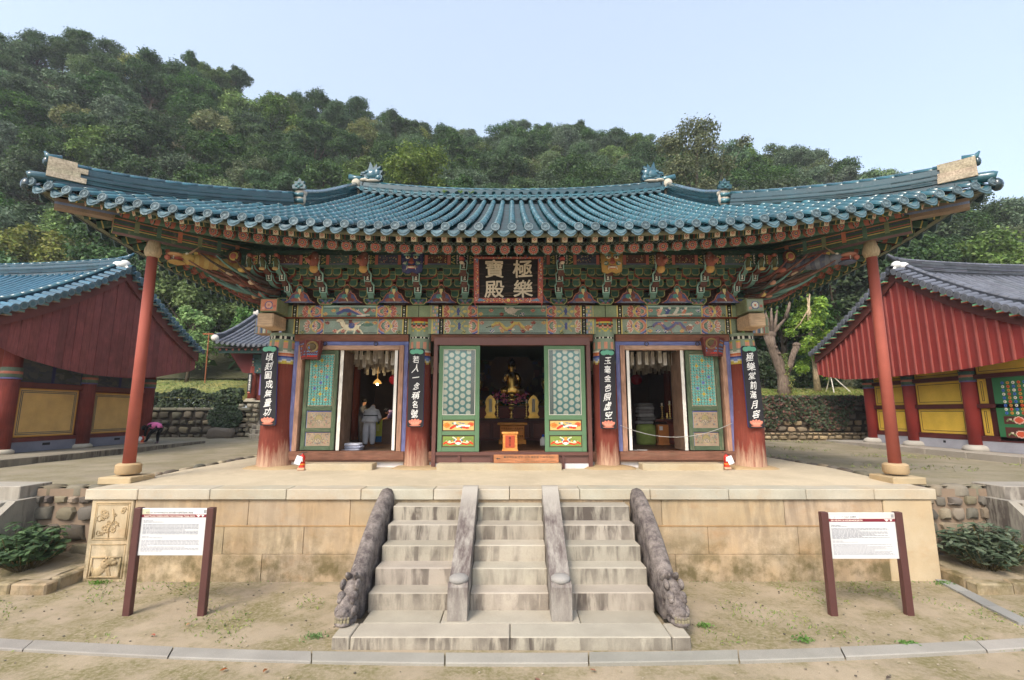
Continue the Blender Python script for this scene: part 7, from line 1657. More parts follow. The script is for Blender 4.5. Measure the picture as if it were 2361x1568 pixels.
mb = MB(); mb.box((-.31,14.42,3.0), (.19,14.78,3.06), S(228,158,86), .01); obj('lid', mb, M['wood_h'], t); mb = MB(); mb.box((-.2,14.436,2.6), (.08,14.452,2.96), S(188,84,56)); 
for k, ch in enumerate('불전함'): brush(mb, ch, (-.06,14.434,2.88-.1*k), UX, UZ, NF, .085, S(90,50,40), .01)
obj('red_front', mb, M['paint_new'], t)
t = thing('water_jug', 'white plastic jug with blue cap inside the right green door', 'jug', (1.15,17.2,2.47)); mb = MB(); mb.lathe([(.1,2.47),(.11,2.5),(.11,2.68),(.06,2.76),(.035,2.78)], 14, (1.12,17.2,0), S(206,206,206)); obj('body', mb, M['plastic'], t, smooth=True); mb = MB(); mb.lathe([(.04,2.78),(.04,2.86)], 10, (1.12,17.2,0), S(40,80,180)); obj('cap', mb, M['plastic'], t)
# left bay: pendant lamp, stand, cushions
t = thing('pendant_lamp', 'small lit lamp with yellow shade hanging in the left bay', 'lamp', (-5.16,18,4.74)); mb = MB(); mb.lathe([(.165,4.74),(.11,4.84),(.04,4.9),(.02,4.92)], 18, (-5.16,18,0), S(226,170,80)); mb.tube([(-5.16,18,4.92),(-5.16,18,6.3)], .008, 5, S(40,36,32)); obj('shade', mb, m_emit('lamp_shade', (.8,.42,.1), .6), t, smooth=True)
mb = MB(); mb.ball((-5.16,18,4.72), .045, WHITE, 12, 8); obj('bulb', mb, m_emit('bulb', (1,.9,.6), 14.), t, smooth=True)
pl_ = bpy.data.lights.new('lamp_light', 'POINT'); pl_.energy = 30; pl_.color = (1,.78,.45); pl_.shadow_soft_size = .06; plo = bpy.data.objects.new('lamp_light', pl_); SC.collection.objects.link(plo); plo.location = (-5.16,18,4.6)
t = thing('poster_stand', 'reception desk with a yellow-green poster on its side beside the grey-robed monk', 'desk', (-5.0,17.95,2.47)); mb = MB(); mb.box((-5.14,17.98,2.47), (-4.5,18.7,3.38), S(96,70,50)); obj('desk', mb, M['wood_dark'], t)
mb = MB(); mb.box((-5.13,17.96,2.55), (-4.9,17.978,3.36), S(186,196,70)); mb.box((-5.13,17.952,2.55), (-4.9,17.96,2.76), S(40,100,150)); mb.box((-5.1,17.952,2.95), (-5.0,17.96,3.18), S(206,212,130)); mb.box((-5.08,17.952,3.22), (-5.0,17.96,3.33), S(60,100,70)); obj('poster', mb, M['plain'], t)
def cushion_stack(nm, lab, x, y, z, n, w, d, h, cols, grp):
    for k in range(n):
        mb = MB(); c = cols[k % len(cols)]; o = (random.uniform(-.04,.04), random.uniform(-.04,.04)); vs = []; m = 10
        for j, (q, zz) in enumerate(((.96,0),(1.,.35),(1.,.65),(.9,.95),(.5,1.02))):
            for i in range(20): a = 2*PI*i/20; ca, sa = math.cos(a), math.sin(a); vs.append((x+o[0]+math.copysign(abs(ca)**.45,ca)*w/2*q, y+o[1]+math.copysign(abs(sa)**.45,sa)*d/2*q, z+h*(k+zz)))
        fs = [(j*20+i, j*20+(i+1)%20, (j+1)*20+(i+1)%20, (j+1)*20+i) for j in range(4) for i in range(20)]+[tuple(80+i for i in range(20)), tuple(range(20))[::-1]]
        mb.add(vs, fs, c); obj(nm, mb, M['cloth'], None, smooth=True, label=lab[k] if isinstance(lab, list) else lab, cat='cushion', group=grp)
cushion_stack('floor_cushion', ['lowest white floor cushion of the stack in the left doorway','middle white floor cushion of the stack in the left doorway','topmost white floor cushion of the stack in the left doorway'], -5.02,15.15,2.47,3,.62,.5,.075,[S(206,208,220),S(190,194,212),S(220,222,232)],'cushions in the left doorway')
ords = ['lowest','second lowest','third lowest','third from top','second from top','topmost']
cushion_stack('floor_cushion', [o+' grey cushion piled on the green bag in right bay' for o in ords], 5.02,17.9,3.22,6,.62,.6,.13,[S(120,118,116),S(96,94,92),S(132,130,128),S(110,106,106)],'grey cushion pile in the right bay')
t = thing('storage_bag', 'pale green cloth bag under the grey cushions in the right bay', 'bag', (5.05,17.9,2.47)); mb = MB()
for k in range(5): 
    vs = []; 
cush = [(.42,2.47),(.47,2.55),(.45,2.75),(.47,2.95),(.43,3.15),(.3,3.22)]; mb.lathe(cush, 20, (5.02,17.9,0), S(130,146,78)); mb.v = [(5.02+math.copysign(abs((v[0]-5.02)/.47)**.7*.36,v[0]-5.02)+.012*math.sin(v[2]*30), 17.9+(v[1]-17.9)*.8, v[2]) for v in mb.v]; obj('sack', mb, M['cloth'], t, smooth=True)
t = thing('side_altar_table', 'dark low wooden table with brass candlesticks in the right bay', 'table', (6.0,17.8,2.47)); mb = MB(); mb.box((5.35,17.72,3.3), (6.9,18.9,3.4), S(88,44,34), .01); obj('top', mb, M['wood_dark'], t)
mb = MB(); mb.box((5.8,17.84,2.47), (6.85,18.8,3.3), S(104,48,36)); obj('body', mb, M['wood_dark'], t)
for x in (5.85,6.15,6.45): mb = MB(); mb.box((x,17.81,2.6), (x+.24,17.84,3.2), S(124,60,44), .012); obj('panel', mb, M['wood_dark'], t)
candlestick(5.7,18.0,3.4,.6,'shorter brass candlestick on the right bay table'); candlestick(6.03,18.1,3.4,.68,'taller brass candlestick on the right bay table')
t = thing('brass_bowl', 'brass censer between the candlesticks of the right bay table', 'censer', (5.86,17.95,3.4)); mb = MB(); mb.lathe([(.05,3.4),(.03,3.45),(.06,3.5),(.025,3.54),(.05,3.58),(.02,3.63)], 12, (5.87,17.95,0), GD); obj('bowl', mb, M['gold'], t, smooth=True)
t = thing('donation_box', 'upright light-wood donation box in front of the right bay table', 'donation box', (5.55,17.5,2.47)); mb = MB(); mb.box((5.36,17.45,2.47), (5.74,17.75,3.2), S(176,112,60), .008); obj('body', mb, M['wood_dark'], t); mb = MB(); mb.box((5.34,17.43,2.47), (5.76,17.77,2.53), S(186,120,66)); obj('base', mb, M['wood_dark'], t); mb = MB(); mb.box((5.4,17.443,3.0), (5.52,17.45,3.14), S(206,206,206)); obj('label_card', mb, M['plain'], t)
t = thing('paper_sheets', 'loose white papers on the floor of the right doorway', 'papers', (4.0,15.1,2.47)); 
for dx, dy, r_ in ((0,0,.2),(.35,.1,-.3)): mb = MB(); mb.M = Matrix.Translation((3.75+dx,15.0+dy,2.476)) @ Matrix.Rotation(r_, 4, 'Z'); mb.box((-.15,-.1,0), (.15,.1,.012), S(206,206,200)); obj('sheet', mb, M['plain'], t)
# hanging prayer tags
TAG = []
for c in (S(196,186,170), S(180,170,156), S(206,198,186), S(170,160,150)):
    mb = MB(); mb.box((-.055,-.004,-.42), (.055,.004,0), c); mb.box((-.022,-.0055,-.36), (.022,.0055,-.1), lerp(c, (.2,.15,.12), .35)); mb.box((-.004,-.002,0), (.004,.002,.55), S(90,80,70)); TAG.append(mb.mesh('prayer_tag', M['plain']))
for bay_, (xa, xb) in (('left', (-5.9,-3.2)), ('right', (3.3,6.2))):
    for r_ in range(10):
        y = 15.2+r_*.5; n = 15
        for i in range(n):
            x = xa+(xb-xa)*(i+.5*(r_ % 2)+random.uniform(-.2,.2))/n*1.1; put('prayer_tag', random.choice(TAG), None, TRS((x, y, 5.72+random.uniform(-.16,.1)), (0,0,random.uniform(-.5,.5))), label='pale paper prayer tag hanging from the %s bay ceiling' % bay_, cat='paper tag', group='prayer tags in the %s bay' % bay_)
mb = MB()
for x in (-4.4, 4.9):
    for k in range(6): mb.ball((x-.9+.36*k,19.8,5.0),(.17,.17,.2),random.choice((S(150,40,50),S(170,60,80))),10,8)
lan = mb; 
for i, x in enumerate((-4.9,-4.4,4.6,5.2)):
    mb = MB(); mb.ball((x,19.6,5.0),(.24,.24,.22),S(160,44,60),12,8); mb.tube([(x,19.6,5.2),(x,19.6,6.3)],.006,4,S(40,30,30)); obj('paper_lantern', mb, M['cloth'], None, smooth=True, label=('dim pink paper lantern, %s of the pair in the %s bay' % (('left','right')[i%2], 'left' if i < 2 else 'right')), cat='lantern', group='paper lanterns')
# ---- people
GC = S(150,150,152)
def add_hand(J, E, i0, d, up, s=1.):
    """palm and five fingers from wrist joint i0 along d"""
    w = Vector(J[i0][:3]); d = Vector(d).normalized(); u = Vector(up).normalized(); sd = d.cross(u).normalized()
    J.append((*(w+d*.05*s), (.035*s,.018*s))); p = len(J)-1; E.append((i0, p))
    J.append((*(w+d*.09*s), (.038*s,.016*s))); k = len(J)-1; E.append((p, k))
    for q, L in ((-.03,.06),(-.01,.075),(.012,.07),(.03,.055)):
        a = w+d*.11*s+sd*q*s; b = a+d*L*.55*s-u*.01*s; c = b+d*L*.35*s-u*.03*s; n = len(J); J += [(*a,.009*s),(*b,.0085*s),(*c,.007*s)]; E += [(k,n),(n,n+1),(n+1,n+2)]
    a = w+d*.05*s+sd*-.045*s; b = a+d*.04*s+sd*-.015*s; n = len(J); J += [(*a,.011*s),(*b,.009*s)]; E += [(p,n),(n,n+1)]
SKN = S(196,146,116)
def person(label, loc, rz, J, E, cf, extras, group=None, hands=()):
    t = thing('person', label, 'person', loc, rz, group, local=True); J = [tuple(j) for j in J]; E = list(E)
    for i0, d, up in hands: add_hand(J, E, i0, d, up)
    obj('body', figure(J, E, cf, 2), M['cloth'], t, smooth=True)
    for nm, m_, mt in extras: obj(nm, m_, M[mt], t, smooth=True)
    return t
# grey-robed monk seen from behind, bowing (local: faces +Y)
J = [(0,0,.88,.17),(0,.06,1.08,.17),(0,.16,1.24,.17),(0,.27,1.33,.075),(0,.34,1.38,.09),(0,.38,1.41,.075),
     (.2,.18,1.22,.085),(.27,.26,.98,.085),(.2,.45,.93,.06),(-.2,.18,1.22,.085),(-.27,.26,.98,.085),(-.2,.45,.93,.06),
     (.11,0,.8,.13),(.12,.0,.45,.125),(.12,-.01,.1,.1),(.12,.1,.05,.05),(-.11,0,.8,.13),(-.12,.0,.45,.125),(-.12,-.01,.1,.1),(-.12,.1,.05,.05)]
E_ = [(0,1),(1,2),(2,3),(3,4),(4,5),(2,6),(6,7),(7,8),(2,9),(9,10),(10,11),(0,12),(12,13),(13,14),(14,15),(0,16),(16,17),(17,18),(18,19)]
cfm = lambda x, y, z: SKN if (z > 1.3 and y > .29) or (y > .46) else (S(186,186,190) if z > .09 else S(90,90,92))
jk = MB(); jk.lathe([(.3,.84),(.27,.95),(.235,1.08),(.22,1.2),(.18,1.28)], 20, (0,0,0), S(196,196,198)); jk.v = [(v[0], v[1]*.78+max(0,(v[2]-.9))*.42, v[2]) for v in jk.v]
bt = MB(); bt.lathe([(.245,1.04),(.25,1.06),(.245,1.085)], 20, (0,0,0), S(40,40,46)); bt.v = [(v[0], v[1]*.8+.07, v[2]) for v in bt.v]
person('person in grey monastic robe with dark belt, bowing with back turned in left doorway', (-5.03,16.81,2.47), 0, J, E_, cfm, [('jacket', jk, 'cloth'), ('belt', bt, 'cloth')], hands=((8,(0,.9,-.3),(0,.3,.9)),(11,(0,.9,-.3),(0,.3,.9))))
# darker grey robed person standing behind, turned to the right
J = [(0,0,.9,.15),(0,0,1.12,.15),(.02,0,1.33,.15),(.05,0,1.45,.06),(.08,0,1.55,.085),(.1,0,1.63,.08),(.05,.17,1.32,.075),(.14,.2,1.08,.065),(.34,.14,1.02,.05),(.05,-.17,1.32,.075),(.14,-.2,1.08,.065),(.34,-.12,1.04,.05),(0,.1,.8,.11),(0,.1,.45,.1),(0,.1,.09,.08),(.1,.1,.05,.045),(0,-.1,.8,.11),(0,-.1,.45,.1),(0,-.1,.09,.08),(.1,-.1,.05,.045)]
hr = MB(); hr.ball((.08,0,1.63),(.105,.1,.09),S(40,36,34),12,8)
person('person in dark grey robe standing behind the bowing monk', (-5.95,18.8,2.47), 0, J, E_, lambda x, y, z: SKN if z > 1.46 or x > .32 else S(96,96,100), [('hair', hr, 'cloth')], hands=((8,(.9,0,0),(0,0,1)),(11,(.9,0,0),(0,0,1))))
# purple-clad person bending towards the desk on the left
J = [(0,0,.92,.15),(-.16,0,1.12,.15),(-.33,0,1.22,.14),(-.44,0,1.22,.06),(-.52,0,1.2,.085),(-.6,0,1.16,.075),(-.33,.17,1.16,.07),(-.45,.16,.95,.055),(-.6,.1,.92,.042),(-.33,-.17,1.16,.07),(-.45,-.16,.95,.055),(-.6,-.1,.92,.042),(.0,.1,.82,.12),(.02,.1,.45,.1),(.04,.1,.09,.07),(-.06,.1,.05,.045),(.0,-.1,.82,.12),(.02,-.1,.45,.1),(.04,-.1,.09,.07),(-.06,-.1,.05,.045)]
hr = MB(); hr.ball((-.54,0,1.25),(.11,.1,.09),S(30,28,28),12,8)
person('person in purple clothes bending over the desk at the left doorway edge', (-4.3,18.3,2.47), 0, J, E_, lambda x, y, z: SKN if x < -.46 or (z < .97 and x < -.42) else S(150,132,176), [('hair', hr, 'cloth')], hands=((8,(-.9,0,-.2),(0,0,1)),(11,(-.9,0,-.2),(0,0,1))))
# person in pink vest bending down by the left hall
J = [(.36,0,.88,.16),(.12,0,.96,.15),(-.14,0,.95,.14),(-.29,0,.88,.06),(-.4,0,.82,.09),(-.47,0,.76,.085),(-.16,.17,.9,.075),(-.24,.18,.62,.055),(-.3,.08,.4,.042),(-.16,-.17,.9,.075),(-.24,-.18,.62,.055),(-.3,-.08,.4,.042),(.33,.1,.82,.12),(.2,.1,.46,.085),(.22,.1,.1,.06),(.08,.1,.05,.045),(.3,-.1,.82,.12),(-.04,-.12,.58,.085),(-.2,-.1,.2,.06),(-.33,-.1,.14,.045)]
def cfp(x, y, z):
    if x < -.33 and z < .98 and z > .64: return S(22,20,20) if z > .76 or x < -.4 else SKN
    if z < .41 and -.36 < x < -.22 and abs(y) < .2 and z > .24: return SKN
    if z > .78 and -.3 < x < .34 and abs(y) < .16 or (z > .86 and -.3 < x < .4 and abs(y) < .13): return S(226,120,170)
    if z < .16 or (x < -.24 and z < .2): return S(90,70,80)
    return S(24,23,26)
vt = MB(); vt.ball((.06,0,.95),(.36,.185,.165),S(228,122,172),16,10,Matrix.Rotation(.05,3,'Y'))
hr = MB(); hr.ball((-.43,0,.83),(.15,.12,.13),S(20,18,18),14,10)
person('person in pink vest and black trousers bending down beside the left hall', (-18.15,24.1,2.04), 0, J, E_, cfp, [('vest', vt, 'cloth'), ('hair', hr, 'cloth')], hands=((8,(-.1,-.2,-1),(-1,0,0)),(11,(-.1,.2,-1),(-1,0,0))))
# ------------------------------------------------------------------ hillside, lawn, trees and plants
RID = [(-160,74,55),(-119.9,74,61.4),(-101.7,74,65.6),(-93.0,76,69.5),(-85.4,78,74.2),(-73.2,80,73.9),(-63.6,82,72.3),(-54.2,85,71.4),(-50.4,88,69.8),(-39.3,92,70.0),(-27.2,96,69.7),(-13.2,100,69.2),(-3.2,104,70.9),(5.2,105,72.5),(23.1,105,70.4),(32.6,105,68.7),(41.9,100,63.4),(52.3,92,58.1),(57.4,86,53.7),(63.2,82,46.5),(67.3,78,40.0),(72,72,33),(78,70,32.3),(85,68,31),(95,66,29),(130,66,26)]
rX = [r[0] for r in RID]; rY = [r[1] for r in RID]; rZ = [r[2]-7.2 for r in RID]
def hill_z(x, y):
    Y = float(np.interp(x, rX, rY)); Z = float(np.interp(x, rX, rZ)); base = 6.3 if x < 0 else 5.6; y0 = 37.0
    t = (y-y0)/(Y-y0)
    if t <= 0: return base+(y-y0)*.12
    if t <= 1: return base+(Z-base)*(.82*t+.18*t*t)+.8*math.sin(x*.21+y*.17)*math.sin(t*PI)
    return Z-(y-Y)*.5
sheet('hillside', ((-170,36.5),(140,150)), M['forest'], 110, 50, hill_z)
sheet('lawn_left', ((-40,30.4),(-9,40)), M['lawn'], 40, 16, lambda x, y: 4.55+(y-30.4)*.245+.05*nz2(x,y,.7) if x < -19.7 or y > 41 else 4.3+max(0,(y-34))*.3)
sheet('lawn_right', ((9.3,29.2),(45,40)), M['lawn'], 40, 14, lambda x, y: 4.6+(y-29.2)*.14+.04*nz2(x,y,.7))
sheet('lawn_back', ((-9.0,30.4),(9.3,40)), M['lawn'], 12, 8, lambda x, y: 4.2+(y-30.4)*.15)
mb = MB(); mb.box((-15.4,31.2,1.8),(9.6,31.6,4.4),S(110,104,90)); obj('retaining_wall', mb, M['stone_dark'], None, label='plain stone wall hidden behind the main hall', cat='wall')
def leaves(name, P, Nn, size, col, mat, asp=.6):
    """one rhombic leaf per point"""
    n = len(P); r = RNG.normal(size=(n,3)); t = np.cross(Nn, r); t /= np.linalg.norm(t,axis=1)[:,None]+1e-9; b = np.cross(Nn, t); s = (size if np.ndim(size) else np.full(n, size))[:,None]
    V_ = np.stack([P-t*s, P-b*s*asp+Nn*s*.12, P+t*s, P+b*s*asp+Nn*s*.12], 1).reshape(-1,3)
    me = bpy.data.meshes.new(name); me.vertices.add(4*n); me.vertices.foreach_set('co', V_.astype(np.float32).ravel()); me.loops.add(4*n); me.loops.foreach_set('vertex_index', np.arange(4*n, dtype=np.int32)); me.polygons.add(n); me.polygons.foreach_set('loop_start', np.arange(0,4*n,4,dtype=np.int32)); me.update(calc_edges=True)
    c = np.ones((n,4), np.float32); c[:,:3] = col; at = me.color_attributes.new('Col','FLOAT_COLOR','CORNER'); at.data.foreach_set('color', np.repeat(c,4,axis=0).ravel()); me.materials.append(mat); return me
def unit(n):
    d = RNG.normal(size=(n,3)); return d/np.linalg.norm(d,axis=1)[:,None]
def lobes_crown(L, n, size, cols, fill=.25):
    """L: list of (cx,cy,cz,r); leaves spread over the lobes' shells, thin below"""
    L = np.array(L); w = L[:,3]**2; k = RNG.choice(len(L), n, p=w/w.sum()); d = unit(n); d[:,2] = np.where((d[:,2] < -.35)&(RNG.random(n) < .75), -d[:,2], d[:,2])
    rr = L[k,3]*(RNG.random(n)**fill)*(1+.18*RNG.normal(size=n)); sub = .5+.5*np.sin(d[:,0]*7+k)*np.sin(d[:,1]*6+2*k)*np.sin(d[:,2]*6+k*3); rr *= .82+.25*sub
    P = L[k,:3]+d*rr[:,None]*np.array([1,1,.85]); N_ = d*.7+np.array([0,0,.55])+.55*RNG.normal(size=(n,3)); N_ /= np.linalg.norm(N_,axis=1)[:,None]
    C_ = np.array(cols)[RNG.integers(0,len(cols),n)]*(1+.22*RNG.normal(size=(n,1))).clip(.5,1.6); return P, N_, size*(.7+.6*RNG.random(n)), C_
def auto_lobes(W, H, n, z0=.32):
    out = []
    for i in range(n):
        a = random.uniform(0,2*PI); q = random.random()**.6; z = random.random(); rad = W/2*q*math.sqrt(max(.05,1-(z*1.05-.25)**2*1.1))*.8
        out.append((rad*math.cos(a), rad*math.sin(a), H*(z0+(1-z0)*z*.86), W*random.uniform(.075,.17)))
    return out
def trunk_mb(L, H, r, col, nl=7):
    mb = MB(); top = Vector((random.uniform(-.3,.3),random.uniform(-.3,.3),H*.62)); mb.tube([(0,0,-1.2),(0,0,H*.12),(top.x*.5,top.y*.5,H*.35),top,(top.x,top.y,H*.85)], [r*1.3,r,r*.75,r*.45,r*.1], 8, col)
    for q in random.sample(L, min(nl, len(L))):
        z = random.uniform(.25,.55)*H; a = Vector((top.x*z/H/.62, top.y*z/H/.62, z)); b = Vector(q[:3]); mb.tube([a, a.lerp(b,.5)+Vector((0,0,-.05*H)), b], [r*.42,r*.26,r*.06], 6, col)
    return mb
DG = [S(60,90,36), S(72,100,42), S(52,82,36), S(80,106,46), S(66,94,44)]; YG = [S(126,132,64), S(112,124,62), S(136,134,72)]; GG = [S(92,116,78), S(102,124,84), S(84,108,72)]; BG = [S(108,134,60), S(120,142,66), S(98,124,56)]; OL = [S(96,112,58), S(104,118,64), S(86,104,54)]
KIND = []
for kk, (cols, W_, H_, nl, nm) in enumerate(((DG,8.2,9.5,46,'dark green'),(DG,7.4,10.5,42,'dark green'),(GG,8.4,9,46,'grey-green'),(YG,7.4,8.4,38,'yellow-green'),(DG,9.2,9.2,50,'dark green'),(BG,7.6,9,42,'fresh green'),(OL,7.8,8.8,42,'olive brown'),(GG,7.2,10,40,'grey-green'))):
    L = auto_lobes(W_, H_, nl); P, N_, s_, C_ = lobes_crown(L, 15000, .14, cols); KIND.append((leaves('crown', P, N_, s_, C_, M['leaf']), trunk_mb(L, H_, .22, S(84,72,60)).mesh('trunk', M['bark'], True), nm))
def tree(kind, x, y, z, sc, label, group, name='forest_tree', sz=None):
    me, tr, nm = KIND[kind]; r = bpy.data.objects.new(name, None); r.empty_display_size = .3; reg(r, None, label, 'tree', group); r.matrix_basis = TRS((x,y,z),(0,0,random.uniform(0,6.3)),(sc*random.uniform(.88,1.12),sc*random.uniform(.88,1.12),sz or sc))
    for n_, m_ in (('trunk',tr),('crown',me)): o = bpy.data.objects.new(n_, m_); SC.collection.objects.link(o); o.parent = r
    return r
pts = []; rs = random.Random(3)
yy = 38.5
while yy < 108:
    sp = 4.3+.013*yy; lim = 1.2*yy+6; xx = -lim+rs.uniform(0,sp)
    while xx < lim:
        X_, Y_ = xx+rs.uniform(-.33,.33)*sp, yy+rs.uniform(-.33,.33)*sp; Yr = float(np.interp(X_, rX, rY))
        if Y_ < Yr+4: pts.append((X_, Y_))
        xx += sp
    yy += sp*.92
rs.shuffle(pts); NP0 = len(pts)
def keep(x, y):      # trees whose crown the camera sees past the roofs
    z = hill_z(x,y)+9; zz = z-3.66; c_, s_ = math.cos(math.atan(166/1080)), math.sin(math.atan(166/1080)); fw = y*c_+zz*s_; px = 1180.5+1080*x/fw; py = 784-1080*(-y*s_+zz*c_)/fw
    return -160 < px < 2520 and py < 800 and not (660 < px < 1720 and py > 490) and not (py > 600 and (px < 300 or px > 2050))
pts = [p for p in pts if keep(*p)]
print('TREES', NP0, len(pts))
for x, y in pts[:298]:
    Yr = float(np.interp(x, rX, rY)); w = [.3,.22,.12,.05,.16,.04,.05,.1]
    if x < 0 and y < 62 and x > -60: w = [.16,.12,.2,.2,.12,.1,.06,.1]
    if x > -10 and y > 65: w = [.2,.16,.18,.04,.16,.06,.14,.12]
    k = rs.choices(range(8), w)[0]; sky = y > Yr-5; zone = 'the left end of' if x < -55 else ('the left part of' if x < -15 else ('the middle of' if x < 30 else 'the right end of'))
    lab = KIND[k][2]+' broadleaf tree on '+(zone+' the hill skyline' if sky else (zone+' the lower hillside' if y < Yr*.55+10 else zone+' the upper hillside')); tree(k, x, y, hill_z(x,y)-.6, rs.uniform(.85,1.25)*(1.08 if not sky else .9), lab, 'forest trees on the hillside')
# undergrowth closing the gaps between trunks
n = 30000; X_ = RNG.uniform(-120,100,n); Y_ = RNG.uniform(37.5,100,n); ok = (np.abs(X_) < 1.25*Y_+6)&(Y_ < np.interp(X_, rX, rY)); X_, Y_ = X_[ok], Y_[ok]; Z_ = np.array([hill_z(a,b) for a, b in zip(X_,Y_)])+RNG.random(len(X_))**2*2.6; d = unit(len(X_)); d[:,2] = np.abs(d[:,2])+.4; d /= np.linalg.norm(d,axis=1)[:,None]
obj('undergrowth', leaves('undergrowth', np.stack([X_,Y_,Z_],1), d, .5*(.6+.7*RNG.random(len(X_))), np.array(DG)[RNG.integers(0,5,len(X_))]*.9, M['ivy']), M['ivy'], None, label='dark shrubby undergrowth between the hillside trees', cat='undergrowth', kind='stuff')
# ---- individual nearer trees
def big_tree(name, label, loc, L, nleaf, size, cols, trunk_pts, r, bark, limbs, mat='leaf_near'):
    t = thing(name, label, 'tree', loc, local=True); P, N_, s_, C_ = lobes_crown(L, nleaf, size, cols, .3); obj('crown', leaves('crown', P, N_, s_, C_, M[mat]), M[mat], t)
    mb = MB(); n = len(trunk_pts); mb.tube(trunk_pts, [r*(1.25 if i == 0 else 1)*(1-.8*i/(n-1)) for i in range(n)], 10, bark)
    for a, b, rr in limbs: a, b = Vector(a), Vector(b); m = a.lerp(b,.5)+Vector((random.uniform(-.2,.2),random.uniform(-.2,.2),-.06*(b-a).length)); mb.tube([a,m,b], [rr,rr*.7,rr*.2], 7, bark)
    obj('trunk', mb, M['bark'], t, smooth=True); return t
# tall open-crowned tree above the right roof slope
bz0 = hill_z(20.5,48); L = [(-4.2,0,15.5-2,1.9),(-2.6,.5,18,2.0),(-.6,0,19.3,2.0),(1.2,.4,19.6,1.9),(.4,-.6,17,2.3),(-2.2,-.5,14.6,2.4),(-4.6,0,11.8,2.2),(2.6,0,15.6,1.7),(1.0,.4,12.8,2.4),(-1.6,-.4,11.4,2.3),(3.8,.3,12,1.8),(5.2,0,18.2,1.0),(-5.6,.3,9.6,1.9),(-2.8,0,8.4,2.2),(1.8,0,9.2,2.2),(4.4,0,8.6,2)]; k_ = (36.2-bz0)/21.0; L = [(a,b,c*k_,d*.9) for a, b, c, d in L]
big_tree('broadleaf_tree', 'tall open-crowned tree rising above the right half of the main roof ridge', (20.5,48,bz0), L, 15000, .15, [S(96,108,62),S(110,118,66),S(84,98,58),S(124,128,70)], [(0,0,-1),(.2,0,4),(.1,0,9*k_),(-.3,0,14*k_),(0,0,18*k_)], .42, S(96,88,78), [((.1,0,6*k_),(-4,0,11*k_),.16),((.1,0,9*k_),(2.6,0,15*k_),.14),((0,0,11*k_),(5.0,0,17.8*k_),.08),((0,0,8*k_),(4.2,0,11*k_),.13),((-.2,0,12*k_),(-2.4,0,17*k_),.12)])
bz0 = hill_z(-10.5,50); k_ = (34-bz0)/16.
L = [(a*1.0,b,c*k_,d) for a, b, c, d in auto_lobes(11.5,16,48,.3)]
big_tree('broadleaf_tree', 'fresh green rounded tree just behind the left half of the main roof', (-10.5,50,bz0), L, 15000, .17, [S(100,122,54),S(112,132,58),S(88,110,50),S(122,138,66)], [(0,0,-1),(0,0,4*k_),(.3,0,9*k_),(0,0,13*k_)], .4, S(84,76,66), [((0,0,5*k_),q[:3],.14) for q in L[:8]])
bz0 = hill_z(30,46); L = [(a,b,c,d) for a, b, c, d in auto_lobes(11,15,46,.25)]
big_tree('broadleaf_tree', 'dark green tree to the right of the tall open-crowned tree', (30.5,50,hill_z(30.5,50)), L, 14000, .18, [S(74,92,50),S(86,102,56),S(66,84,46)], [(0,0,-1),(0,0,5),(.3,0,10),(0,0,13)], .36, S(84,76,66), [((0,0,5),q[:3],.13) for q in L[:8]])
# bright young tree on the left lawn
L = [(-1.5,0,4.4,.8),(-.3,.3,5.2,.75),(1.0,0,4.6,.7),(-.9,-.3,3.4,.9),(.6,.2,3.4,.95),(1.6,0,2.6,.7),(-1.9,.2,2.8,.75),(0,-.3,2.4,.9),(2.2,0,3.4,.55),(-2.4,0,3.7,.5),(.9,-.2,1.7,.7),(-1.0,0,1.7,.6),(-.6,0,5.6,.5)]
big_tree('young_tree', 'bright green young tree on the lawn behind the left hall', (-25.0,36,5.9), L, 9000, .11, [S(124,158,84),S(138,168,94),S(110,146,76),S(150,176,104)], [(0,0,-.5),(.1,0,1.2),(0,0,2.6),(.1,0,4.6)], .14, S(96,86,70), [((0,0,1.4),q[:3],.05) for q in L[:9]])
L = [(0,0,3.6,1.1),(-1,0,2.6,1.0),(1,.2,2.6,1.1),(.2,-.3,4.6,.9),(-.6,.2,1.6,.9),(1.2,0,1.5,.9)]
big_tree('young_tree', 'soft green bushy tree between the left lawn and the rear hall roof', (-22.0,38.5,7.0), L, 7000, .12, [S(98,134,64),S(112,146,72),S(84,120,58)], [(0,0,-.5),(.1,0,1.2),(0,0,2.6),(.1,0,4.2)], .12, S(96,86,70), [((0,0,1.2),q[:3],.05) for q in L])
# ginkgo and pollarded trunk on the right lawn
L = []
for i in range(26): z = 1.2+6.6*i/25; a = random.uniform(0,6.3); rad = (1.5-.13*abs(z-3.2))*random.uniform(.35,1); L.append((rad*math.cos(a), rad*math.sin(a), z, random.uniform(.38,.62)))
big_tree('ginkgo_tree', 'slender yellow-green ginkgo on the right lawn behind the stone wall', (20.9,32.2,5.0), L, 9500, .1, [S(150,180,60),S(164,190,70),S(132,166,58),S(118,154,62)], [(0,0,-.4),(0,0,2),(-.15,0,3.6),(-.1,0,5.6),(.2,0,7.4)], .2, S(176,156,128), [((-.1,0,2.6+.45*i),q[:3],.045) for i, q in enumerate(L[4:14])])
pt = thing('pollarded_tree', 'old pollarded tree with bare cut limbs behind the right corner column', 'tree', (17.6,30.4,4.8), local=True); mb = MB(); bk_ = S(112,98,86)
def limb(P_, r_): mb.tube(P_, r_, 10, bk_)
limb([(0,0,-.5),(.02,0,.5),(0,0,1.3),(-.25,0,2.1),(-.6,0,3.2),(-.7,0,3.8)], [.5,.4,.36,.33,.28,.34]); limb([(.05,0,1.3),(.5,-.05,1.9),(.75,-.05,2.6),(1.05,0,3.1)], [.3,.2,.18,.22]); mb.ball((-.65,0,3.85),(.4,.36,.28),bk_,10,8); mb.ball((1.05,0,3.2),(.27,.24,.18),bk_,10,8)
